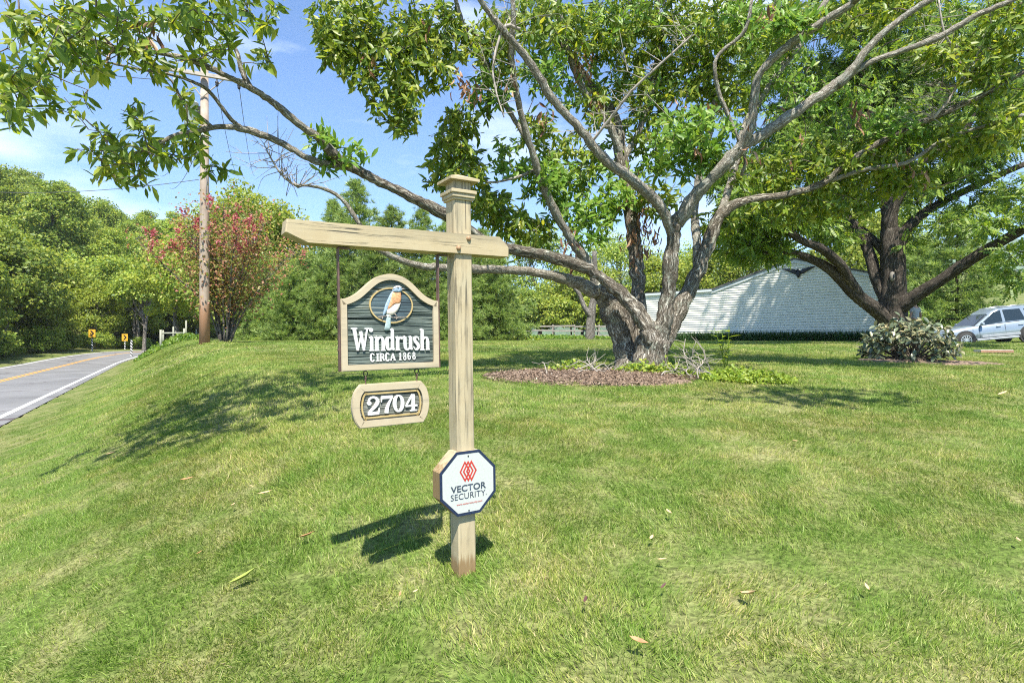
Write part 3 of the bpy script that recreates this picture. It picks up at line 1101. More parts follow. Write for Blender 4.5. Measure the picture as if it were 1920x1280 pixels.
for bx_, bz_ in ((0.064, 1.515), (0.012, 1.468)):
    mb = MB()
    ths = np.linspace(0, 2 * math.pi, 12, endpoint=False)
    v = []
    for r0, yy in ((0.0115, 0.0), (0.0105, -0.006), (0.006, -0.010)):
        v += [(lx(bx_) + r0 * math.cos(t), y0 + yy, lz(bz_) + r0 * math.sin(t)) for t in ths]
    f = [(r * 12 + i, r * 12 + (i + 1) % 12, (r + 1) * 12 + (i + 1) % 12, (r + 1) * 12 + i) for r in range(2) for i in range(12)] + [tuple(range(24, 36))]
    mb.add(v, f)
    mb.build("bolt", M['bolt'], post, smooth=True)

# flat iron hangers, foot plate under the bar and strap down the side of the board
SX0, SX1 = lx(-0.513), lx(-0.077)
SCX = (SX0 + SX1) / 2
SZ0, SZS, SZT = lz(0.930), lz(1.228), lz(1.340)
SY = -0.012                                              # board centre in depth
for sx, s_ in ((SX0, -1), (SX1, 1)):
    mb = MB()
    top = lz(1.4405) - 0.001
    x_ = sx + s_ * 0.0045
    mb.box((x_, SY, (top + SZ0) / 2), (0.006, 0.024, top - SZ0), bevel=0.0012)
    mb.box((x_ + 0.022, SY, top - 0.0035), (0.05, 0.024, 0.006), bevel=0.0012)
    for k in (0.3, 0.75):
        mb.box((x_ + s_ * 0.0045, SY, SZ0 + (SZS - SZ0) * k), (0.004, 0.011, 0.011), bevel=0.001)
    mb.build("hanger_strap", M['strap'], post)

# ================================================================== house sign board
def outline_offset(pts, d):
    """Offset a closed outline inwards by d."""
    p_ = np.array(pts, float)
    n = len(p_)
    area = 0.5 * np.sum(p_[:, 0] * np.roll(p_[:, 1], -1) - np.roll(p_[:, 0], -1) * p_[:, 1])
    s = 1 if area > 0 else -1
    out = []
    for i in range(n):
        a, b, c = p_[i - 1], p_[i], p_[(i + 1) % n]
        e1 = (b - a) / (np.linalg.norm(b - a) + 1e-9)
        e2 = (c - b) / (np.linalg.norm(c - b) + 1e-9)
        n1 = np.array([-e1[1], e1[0]]) * s
        n2 = np.array([-e2[1], e2[0]]) * s
        m_ = n1 + n2
        m_ /= np.linalg.norm(m_) + 1e-9
        out.append(b + m_ * d / max(0.5, m_ @ n1))
    return [tuple(q) for q in out]


hw = (SX1 - SX0) / 2
half = [(1.0, 0.0), (0.90, 0.03), (0.79, 0.115), (0.68, 0.245), (0.565, 0.44), (0.45, 0.645), (0.33, 0.82), (0.2, 0.935), (0.08, 0.99), (0.0, 1.0)]
right = smooth_path([(h_ * hw, SZS + k * (SZT - SZS)) for h_, k in half], 3)
arch = [(SCX + x, z) for x, z in right] + [(SCX - x, z) for x, z in right[::-1][1:]]
outer = [(SX0, SZ0), (SX1, SZ0)] + [tuple(q) for q in arch]
inner = outline_offset(outer, 0.0255)

sgn_m = sub_matrix(SCX, SY, SZ0)
O0 = (SCX, SY, SZ0)
board = thing("house_sign", "arched green hanging sign reading Windrush circa 1868 with carved bird", "sign", matrix=sgn_m)
mb = MB()
e_in = outline_offset(outer, 0.003)
mb.ring(e_in, inner, SY - 0.016, SY + 0.010)
mb.build("frame", M['cream_sign'], board, offset=O0)
mb = MB()
mb.ring(outer, outline_offset(outer, 0.004), SY - 0.0135, SY + 0.0125)
mb.build("frame_edge", M['cream_sign'], board, offset=O0)

# sandblasted panel: real ridges running across
io = np.array(inner)
zs_ = np.arange(io[:, 1].min() - 0.003, io[:, 1].max() + 0.003, 0.0022)
r_ = np.random.default_rng(8)


def width_at(z):
    xs = []
    m_ = len(io)
    for i in range(m_):
        a, b = io[i], io[(i + 1) % m_]
        if (a[1] - z) * (b[1] - z) <= 0 and a[1] != b[1]:
            t = (z - a[1]) / (b[1] - a[1])
            xs.append(a[0] + t * (b[0] - a[0]))
    return (min(xs), max(xs)) if len(xs) >= 2 else None


ncol = 24
rowsv = []
for z in zs_:
    zc = min(max(z, io[:, 1].min() + 1e-4), io[:, 1].max() - 1e-4)
    w = width_at(zc)
    if w is None:
        continue
    a, b = w[0] - 0.004, w[1] + 0.004
    amp = r_.normal(0, 0.0013)
    ph_ = r_.uniform(0, 6.28)
    xs = np.linspace(a, b, ncol)
    yv = SY - 0.004 + amp * (0.7 + 0.5 * np.sin(xs * 16 + ph_)) + r_.normal(0, 0.0002, ncol)
    rowsv.append([(x, y, z) for x, y in zip(xs, yv)])
mb = MB()
mb.add([q for r0 in rowsv for q in r0], [(i * ncol + k, i * ncol + k + 1, (i + 1) * ncol + k + 1, (i + 1) * ncol + k) for i in range(len(rowsv) - 1) for k in range(ncol - 1)])
mb.build("panel", M['panel'], board, offset=O0)
mb = MB()
mb.prism(outline_offset(outer, 0.01), SY + 0.004, SY + 0.009)
mb.build("backing_board", M['panel'], board, offset=O0)


# ---- raised lettering made of pen strokes
def stroke_poly(pts, ws, closed=False):
    p_ = np.array(pts, float)
    w = np.array(ws, float) if np.ndim(ws) else np.full(len(p_), float(ws))
    if len(p_) > 2:
        q = smooth_path(np.column_stack([p_, w]), 5)
        p_, w = q[:, :2], q[:, 2]
    T = np.gradient(p_, axis=0)
    T /= np.linalg.norm(T, axis=1)[:, None] + 1e-9
    Nn = np.column_stack([-T[:, 1], T[:, 0]])
    return p_ + Nn * w[:, None] / 2, p_ - Nn * w[:, None] / 2


def glyph(mb, strokes, dots, conv, y_back, h, k0=0):
    for i, (pts, ws) in enumerate(strokes):
        L_, R_ = stroke_poly(pts, ws)
        n = len(L_)
        Lc, Rc = [conv(*q) for q in L_], [conv(*q) for q in R_]
        yf = y_back - h - 0.00012 * (i + k0)
        v = [(q[0], yf, q[1]) for q in Lc] + [(q[0], yf, q[1]) for q in Rc] + [(q[0], y_back, q[1]) for q in Lc] + [(q[0], y_back, q[1]) for q in Rc]
        f = [(j, j + 1, n + j + 1, n + j) for j in range(n - 1)]
        f += [(j, 2 * n + j, 2 * n + j + 1, j + 1) for j in range(n - 1)] + [(n + j, n + j + 1, 3 * n + j + 1, 3 * n + j) for j in range(n - 1)]
        f += [(0, n, 3 * n, 2 * n), (n - 1, 3 * n - 1, 4 * n - 1, 2 * n - 1)]
        mb.add(v, f)
    for j, (cx_, cy_, r0) in enumerate(dots):
        poly = [conv(cx_ + r0 * math.cos(t), cy_ + r0 * math.sin(t)) for t in np.linspace(0, 2 * math.pi, 16, endpoint=False)]
        mb.prism(poly, y_back - h - 0.0006 - 0.0001 * j, y_back)


def conv_sign(zx, zy):
    zy2 = zy + (zx - 550) * 0.022
    return (SCX + (640 + zx / 6.095 - 731.5) * 0.00237, SZ0 + (690.5 - (600 + zy2 / 6.095)) * 0.00229)


WIND = {
    'W': ([([(138, 88), (176, 334)], [40, 28]), ([(176, 334), (214, 170)], [15, 15]), ([(207, 120), (243, 334)], [36, 28]), ([(243, 334), (279, 92)], [15, 18]),
           ([(104, 91), (172, 88)], 15), ([(252, 90), (303, 87)], 15)], []),
    'i': ([([(328, 178), (328, 330)], 35), ([(302, 333), (354, 331)], 15), ([(300, 192), (332, 178)], 18)], [(322, 104, 23)]),
    'n': ([([(386, 180), (386, 330)], 35), ([(361, 332), (411, 330)], 15), ([(394, 222), (418, 186), (444, 190), (455, 228), (456, 280), (456, 329)], [12, 20, 28, 35, 35, 35]),
           ([(431, 331), (481, 329)], 15), ([(360, 193), (390, 179)], 18)], []),
    'd': ([([(552, 200), (522, 184), (503, 205), (499, 255), (507, 308), (526, 324), (552, 306)], [14, 22, 34, 38, 34, 22, 14]), ([(563, 90), (563, 326)], 35),
           ([(534, 99), (568, 88)], 17), ([(563, 324), (588, 317)], 16)], []),
    'r': ([([(624, 178), (624, 326)], 35), ([(598, 328), (652, 326)], 15), ([(598, 190), (628, 177)], 18), ([(630, 222), (646, 188), (668, 181)], [14, 20, 20])], [(668, 192, 15)]),
    'u': ([([(709, 174), (709, 250), (713, 300), (732, 322), (758, 312), (772, 292)], [35, 35, 33, 26, 16, 12]), ([(684, 182), (712, 172)], 17),
           ([(776, 172), (776, 320)], 35), ([(752, 181), (780, 171)], 17), ([(776, 319), (801, 314)], 16)], []),
    's': ([([(876, 212), (866, 184), (846, 175), (826, 192), (830, 224), (856, 254), (872, 286), (858, 316), (834, 322), (812, 292)], [10, 14, 20, 30, 36, 38, 34, 24, 16, 10])], []),
    'h': ([([(916, 86), (916, 322)], 35), ([(888, 96), (920, 84)], 17), ([(890, 325), (942, 323)], 15), ([(924, 216), (948, 182), (973, 188), (983, 226), (984, 280), (984, 320)], [12, 20, 28, 35, 35, 35]),
           ([(958, 323), (1008, 320)], 15)], []),
}
lab = {'W': 'white raised letter W', 'i': 'white raised letter i', 'n': 'white raised letter n', 'd': 'white raised letter d', 'r': 'white raised letter r', 'u': 'white raised letter u', 's': 'white raised letter s', 'h': 'white raised letter h'}
LB = SY - 0.002
for k, (st, dt) in WIND.items():
    mb = MB()
    glyph(mb, st, dt, conv_sign, LB, 0.0095)
    mb.build("letter", M['white'], board, offset=O0)
SM = [
    ([([(356, 388), (345, 371), (328, 372), (319, 395), (319, 430), (328, 452), (345, 454), (357, 436)], [12, 12, 16, 18, 18, 16, 12, 10])], []),
    ([([(394, 372), (394, 451)], 18), ([(380, 371), (409, 370)], 9), ([(380, 453), (409, 452)], 9)], []),
    ([([(428, 370), (428, 449)], 18), ([(416, 370), (440, 369)], 9), ([(416, 451), (442, 450)], 9), ([(432, 372), (452, 372), (461, 390), (452, 408), (432, 410)], [10, 12, 16, 12, 10]), ([(446, 408), (470, 448)], 16)], []),
    ([([(526, 384), (515, 368), (498, 369), (489, 392), (489, 425), (498, 447), (515, 449), (527, 432)], [12, 12, 16, 18, 18, 16, 12, 10])], []),
    ([([(567, 368), (545, 444)], 10), ([(566, 368), (590, 444)], 18), ([(552, 420), (584, 419)], 9), ([(536, 446), (556, 445)], 9), ([(576, 445), (600, 443)], 9)], []),
    ([([(655, 364), (655, 440)], 17), ([(640, 376), (657, 364)], 10), ([(641, 442), (669, 441)], 9)], []),
    ([([(707, 362), (697, 370), (697, 389), (707, 398), (717, 389), (717, 370), (707, 362)], 9), ([(707, 400), (695, 409), (695, 432), (707, 442), (719, 432), (719, 409), (707, 400)], 10)], []),
    ([([(772, 372), (760, 361), (748, 376), (745, 405), (748, 430), (760, 439), (772, 424), (770, 402), (758, 396), (750, 408)], [9, 9, 10, 12, 11, 9, 10, 9, 8, 7])], []),
    ([([(817, 358), (807, 366), (807, 385), (817, 394), (827, 385), (827, 366), (817, 358)], 9), ([(817, 396), (805, 405), (805, 428), (817, 438), (829, 428), (829, 405), (817, 396)], 10)], []),
]
for st, dt in SM:
    mb = MB()
    glyph(mb, st, dt, conv_sign, LB, 0.006)
    mb.build("letter", M['white'], board, offset=O0)


# ---- oval and carved bird
def cb(zx, zy):
    px, py = 680 + zx / 11.63, 520 + zy / 11.63
    return (SCX + (px - 731.5) * 0.00237, SZ0 + (690.5 - py) * 0.00229)


ocx, ocz = cb(600, 585)
orx, orz = 465 / 11.63 * 0.00237, 375 / 11.63 * 0.00229
ths = np.linspace(0, 2 * math.pi, 48, endpoint=False)
mb = MB()
mb.ring([(ocx + (orx + 0.0028) * math.cos(t), ocz + (orz + 0.0028) * math.sin(t)) for t in ths],
        [(ocx + (orx - 0.0028) * math.cos(t), ocz + (orz - 0.0028) * math.sin(t)) for t in ths], SY - 0.012, SY - 0.003)
mb.build("oval_ring", M['gold'], board, offset=O0)
mb = MB()
mb.prism([(ocx + (orx - 0.002) * math.cos(t), ocz + (orz - 0.002) * math.sin(t)) for t in ths], SY - 0.0082, SY - 0.004)
mb.build("oval_field", M['panel_blue'], board, offset=O0)
bird = thing("bird_relief", None, None)
del_keys = None
bird.parent = board
bird.matrix_local = Matrix.Identity(4)
YB = SY - 0.009


def relief(name, pts, y0, h, mat):
    mb = MB()
    q = [cb(*p_) for p_ in pts]
    if len(q) > 5:
        q2 = smooth_path(q + [q[0]], 3)[:-1]
        q = [tuple(a) for a in q2]
    mb.pillow(q, y0, h)
    mb.build(name, mat, bird, smooth=True, offset=O0)


relief("tail", [(488, 780), (585, 790), (580, 900), (565, 1090), (505, 1135), (440, 1120), (455, 1010), (480, 880)], YB, 0.006, M['bird_tail'])
relief("wing", [(640, 250), (580, 330), (520, 450), (470, 560), (435, 680), (408, 810), (450, 800), (500, 690), (570, 560), (640, 420)], YB, 0.007, M['bird_blue'])
relief("belly", [(480, 720), (520, 620), (620, 540), (720, 520), (805, 500), (790, 590), (740, 690), (660, 770), (580, 805), (500, 780)], YB, 0.0085, M['bird_white'])
relief("breast", [(620, 280), (720, 290), (800, 270), (818, 360), (812, 470), (770, 560), (690, 560), (600, 620), (520, 690), (500, 640), (550, 500), (590, 380)], YB - 0.001, 0.0095, M['bird_orange'])
relief("head", [(620, 250), (650, 190), (710, 160), (780, 165), (830, 200), (838, 245), (810, 285), (740, 305), (670, 300), (625, 290)], YB - 0.001, 0.0105, M['bird_blue'])
relief("crown", [(625, 225), (660, 180), (715, 155), (785, 160), (825, 190), (780, 190), (715, 185), (670, 205)], YB - 0.0065, 0.005, M['bird_white'])
relief("beak", [(820, 205), (860, 202), (895, 208), (870, 228), (830, 245)], YB - 0.002, 0.006, M['twig_paint'])
relief("eye", [(718, 195), (738, 190), (748, 205), (738, 220), (720, 218), (712, 206)], YB - 0.0105, 0.0025, M['black'])
mb = MB()
for a, b in (((290, 840), (480, 820)), ((480, 820), (640, 850)), ((640, 850), (930, 845)), ((720, 850), (690, 890)), ((560, 790), (540, 840)), ((660, 765), (720, 830)), ((400, 830), (380, 900))):
    A, B = cb(*a), cb(*b)
    mb.tube([(A[0], YB - 0.004, A[1]), (B[0], YB - 0.005, B[1])], [0.0022, 0.0018], 6)
mb.build("perch", M['twig_paint'], bird, smooth=True, offset=O0)

# ================================================================== number plaque
NCX, NCZ = lx(-0.299), lz(0.782)
num_m = sub_matrix(NCX, SY, NCZ, R(-0.3))
num = thing("number_sign", "small cream framed plaque with white house number 2704", "sign", matrix=num_m)


def plaque(tw, mw, bw, h):
    pr = smooth_path([(bw, -h), ((mw * 0.70 + bw * 0.30), -h * 0.62), (mw, -h * 0.05), ((mw * 0.72 + tw * 0.28), h * 0.6), (tw, h)], 4)
    return [tuple(q) for q in pr] + [(-x, z) for x, z in pr[::-1]]


po = plaque(0.135, 0.172, 0.142, 0.0915)
pi = outline_offset(po, 0.030)
mb = MB()
mb.ring(outline_offset(po, 0.003), pi, -0.015, 0.010)
mb.ring(po, outline_offset(po, 0.004), -0.012, 0.012)
mb.build("frame", M['cream_sign'], num)
mb = MB()
p1, p2 = outline_offset(po, 0.0375), outline_offset(po, 0.0445)
mb.ring(p1, p2, -0.012, 0.0)
mb.build("inner_frame", M['gold'], num)
mb = MB()
ipo = np.array(outline_offset(po, 0.028))
zz_ = np.arange(ipo[:, 1].min(), ipo[:, 1].max(), 0.0022)
rows2 = []
io = ipo
for z in zz_:
    zc = min(max(z, io[:, 1].min() + 1e-4), io[:, 1].max() - 1e-4)
    w = width_at(zc)
    if w is None:
        continue
    xs = np.linspace(w[0], w[1], 18)
    amp, ph_ = r_.normal(0, 0.0013), r_.uniform(0, 6.28)
    rows2.append([(x, -0.005 + amp * (0.7 + 0.5 * math.sin(x * 16 + ph_)), z) for x in xs])
mb.add([q for r0 in rows2 for q in r0], [(i * 18 + k, i * 18 + k + 1, (i + 1) * 18 + k + 1, (i + 1) * 18 + k) for i in range(len(rows2) - 1) for k in range(17)])
mb.build("panel", M['panel_grey'], num)
mb = MB()
mb.prism(outline_offset(po, 0.008), 0.003, 0.009)
mb.build("backing_board", M['cream_sign'], num)


def conv_num(zx, zy):
    zy2 = zy + (zx - 600) * 0.088
    px, py = 640 + zx / 6.095, 600 + zy2 / 6.095
    return ((px - 737.5) * 0.00239, (756.5 - py) * 0.0023)


# digit strokes are given already levelled
def conv_flat(zx, zy):
    px, py = 640 + zx / 6.095, 600 + zy / 6.095
    return ((px - 737.5) * 0.00239, (756.5 - py) * 0.0023)


th = np.linspace(-math.pi / 2, 1.5 * math.pi, 25)
zero_pts = [(668 + 46 * math.cos(t), 953 + 90 * math.sin(t)) for t in th]
zero_w = [14 + 26 * abs(math.cos(t)) for t in th]
DIG = [
    ([([(334, 926), (342, 882), (380, 860), (420, 878), (430, 918), (405, 962), (360, 1005), (330, 1036)], [12, 18, 22, 32, 40, 34, 26, 16]), ([(322, 1042), (446, 1042)], 34), ([(441, 1040), (448, 985)], [16, 8])], [(338, 924, 24)]),
    ([([(474, 872), (600, 872)], 34), ([(478, 862), (473, 922)], [16, 8]), ([(590, 880), (556, 945), (536, 1000), (528, 1052)], [20, 26, 36, 42])], []),
    ([(zero_pts, zero_w)], []),
    ([([(838, 860), (838, 1044)], 38), ([(834, 860), (756, 988)], [18, 14]), ([(748, 992), (888, 992)], 19), ([(800, 1047), (880, 1047)], 15)], []),
]
for st, dt in DIG:
    mb = MB()
    glyph(mb, st, dt, conv_flat, -0.004, 0.0095)
    mb.build("digit", M['white'], num)

# hooks joining the two boards
for hx in (lx(-0.410), lx(-0.180)):
    hk = thing("hook", "dark iron S hook linking the house sign to the number plaque", "hook", matrix=sub_matrix(hx, SY, lz(0.874)), group="hooks between the two hanging signs")
    mb = MB()
    t = np.linspace(0, 2 * math.pi, 17)
    mb.tube([(0.009 * math.cos(a), 0, 0.043 + 0.011 * math.sin(a)) for a in t], 0.0022, 6, cap=False)
    mb.tube([(0, 0, 0.053), (0, 0, 0.062)], 0.0024, 6)
    mb.build("eye_ring", M['iron'], hk, smooth=True)
    mb = MB()
    mb.tube([(0, 0.007 * math.cos(a), 0.022 + 0.011 * math.sin(a)) for a in t], 0.0022, 6, cap=False)
    mb.tube([(0, 0, 0.011), (0, 0, -0.006)], 0.0024, 6)
    mb.build("hook_ring", M['strap'], hk, smooth=True)

# ================================================================== octagonal security sign
OCX, OCZ = lx(0.043), lz(0.402)
OY = -PW / 2 - 0.020
oct_m = sub_matrix(OCX, OY, OCZ)
octo = thing("security_sign", "white octagonal security company sign with navy rim on the post", "sign", matrix=oct_m)
RO = 0.1425 / math.cos(R(22.5))
oc = [(RO * math.cos(R(22.5 + 45 * k)), 1.02 * RO * math.sin(R(22.5 + 45 * k))) for k in range(8)]
mb = MB()
o2 = [(x * 0.985, z * 0.985) for x, z in oc]
mb.ring(o2, [(x * 0.93, z * 0.93) for x, z in o2], 0.003, 0.082)
mb.build("box_side", M['cream'], octo)
mb = MB()
mb.prism([(x * 0.972, z * 0.972) for x, z in oc], 0.0835, 0.086)
mb.build("back_plate", M['oct_white'], octo)
mb = MB()
mb.ring(oc, [(x * 0.915, z * 0.915) for x, z in oc], -0.0006, 0.0032)
mb.build("rim", M['oct_navy'], octo)
mb = MB()
mb.prism([(x * 0.914, z * 0.914) for x, z in oc], 0.0, 0.0026)
mb.build("plate", M['oct_white'], octo)
for zz in (0.122, -0.126):
    mb = MB()
    mb.prism([(0.0035 * math.cos(a), zz + 0.0035 * math.sin(a)) for a in np.linspace(0, 6.2832, 10, endpoint=False)], -0.0022, 0.001)
    mb.build("screw", M['iron'], octo)
mb = MB()
for k, cx_ in enumerate((-0.0175, -0.001, 0.0155)):
    hwid, hh, wd = 0.0275, 0.0485, 0.0068
    cz_ = 0.0535
    o_ = [(cx_ + hwid, cz_), (cx_, cz_ + hh), (cx_ - hwid, cz_), (cx_, cz_ - hh)]
    i_ = [(cx_ + hwid - wd * 1.15, cz_), (cx_, cz_ + hh - wd * 2.0), (cx_ - hwid + wd * 1.15, cz_), (cx_, cz_ - hh + wd * 2.0)]
    mb.ring(o_, i_, -0.0009 - 0.00015 * k, 0.0)
mb.build("emblem", M['oct_red'], octo)


def text_part(body, name, mat, parent, width, height, cx_, base, y, bold=0.0, space=1.0, depth=0.0004):
    cu = bpy.data.curves.new(name, 'FONT')
    cu.body = body
    cu.offset = bold
    cu.space_character = space
    cu.resolution_u = 4
    ob = bpy.data.objects.new(name + "_tmp", cu)
    me_ = bpy.data.meshes.new_from_object(ob)
    bpy.data.objects.remove(ob)
    bpy.data.curves.remove(cu)
    v = np.zeros(len(me_.vertices) * 3)
    me_.vertices.foreach_get("co", v)
    v = v.reshape(-1, 3)
    mn, mxx = v.min(0), v.max(0)
    x = (v[:, 0] - (mn[0] + mxx[0]) / 2) * width / (mxx[0] - mn[0]) + cx_
    z = (v[:, 1] - mn[1]) * height / (mxx[1] - mn[1]) + base
    me_.vertices.foreach_set("co", np.column_stack([x, np.full(len(x), y), z]).ravel())
    me_.update()
    me_.name = name
    me_.materials.clear()
    return mesh_object(name, me_, mat, parent)


text_part("VECTOR", "name_text", M['oct_text'], octo, 0.181, 0.0305, 0.000, -0.0365, -0.0012, bold=0.022, space=1.02)
text_part("SECURITY", "name_text", M['oct_text'], octo, 0.178, 0.0275, -0.002, -0.0705, -0.0012, bold=0.0, space=1.04)
text_part("®", "mark_text", M['oct_text'], octo, 0.006, 0.006, 0.0915, -0.069, -0.0012)
text_part("www.vectorsecurity.com", "address_text", M['oct_red'], octo, 0.132, 0.0105, 0.004, -0.0985, -0.0012, bold=0.012)

# ================================================================== leaf and tuft templates
def lance_leaf(w=0.30, droop=0.18, fold=0.10):
    """Lance-shaped leaf, length 1 along +y."""
    ys = [0.0, 0.30, 0.66, 1.0]
    v = [(0, 0.0, 0)]
    for y, ww in ((0.28, w * 0.44), (0.64, w * 0.5)):
        z = -droop * y * y
        v += [(-ww, y, z + fold * w), (0, y, z - fold * w * 0.2), (ww, y, z + fold * w)]
    v.append((0, 1.0, -droop))
    f = [(0, 2, 1), (0, 3, 2), (1, 2, 5, 4), (2, 3, 6, 5), (4, 5, 7), (5, 6, 7)]
    return np.array(v), f


LEAF_V, LEAF_F = lance_leaf()
DIA_V = np.array([(0, 0, 0), (-0.36, 0.5, 0.06), (0, 1.0, -0.1), (0.36, 0.5, 0.06)])
DIA_F = [(0, 3, 2), (0, 2, 1)]


def pinnate():
    """A compound leaf: leaflets in pairs along a drooping stalk of length 1."""
    v, f = [], []
    for i in range(6):
        y = 0.22 + 0.13 * i
        z = -0.22 * y * y
        for s in (-1, 1):
            o = len(v)
            L = 0.30 * (1 - 0.08 * abs(i - 2.5))
            d = np.array([s * 0.86, 0.42, -0.25])
            d /= np.linalg.norm(d)
            w = np.array([-s * 0.42, 0.86, 0.0]) * 0.08
            b = np.array([0, y, z])
            v += [b, b + d * L * 0.5 + w, b + d * L, b + d * L * 0.5 - w]
            f += [(o, o + 1, o + 2), (o, o + 2, o + 3)] if s < 0 else [(o, o + 2, o + 1), (o, o + 3, o + 2)]
    o = len(v)
    v += [np.array([0, 0.95, -0.20]), np.array([-0.06, 1.08, -0.24]), np.array([0, 1.25, -0.34]), np.array([0.06, 1.08, -0.24])]
    f += [(o, o + 3, o + 2), (o, o + 2, o + 1)]
    return np.array(v), f


PIN_V, PIN_F = pinnate()


def needle_tuft(n=11, seed=0):
    r0 = np.random.default_rng(seed)
    v, f = [], []
    for i in range(n):
        d = np.array([r0.normal(0, 0.55), r0.uniform(0.35, 1.0), r0.normal(0.1, 0.5)])
        d /= np.linalg.norm(d)
        s = np.cross(d, r0.normal(0, 1, 3))
        s /= np.linalg.norm(s)
        o = len(v)
        v += [s * 0.055, -s * 0.055, d * r0.uniform(0.75, 1.0)]
        f += [(o, o + 1, o + 2)]
    return np.array(v), f


TUFT_V, TUFT_F = needle_tuft()


def rand_dirs(n, r0):
    d = r0.normal(0, 1, (n, 3))
    return d / np.linalg.norm(d, axis=1)[:, None]


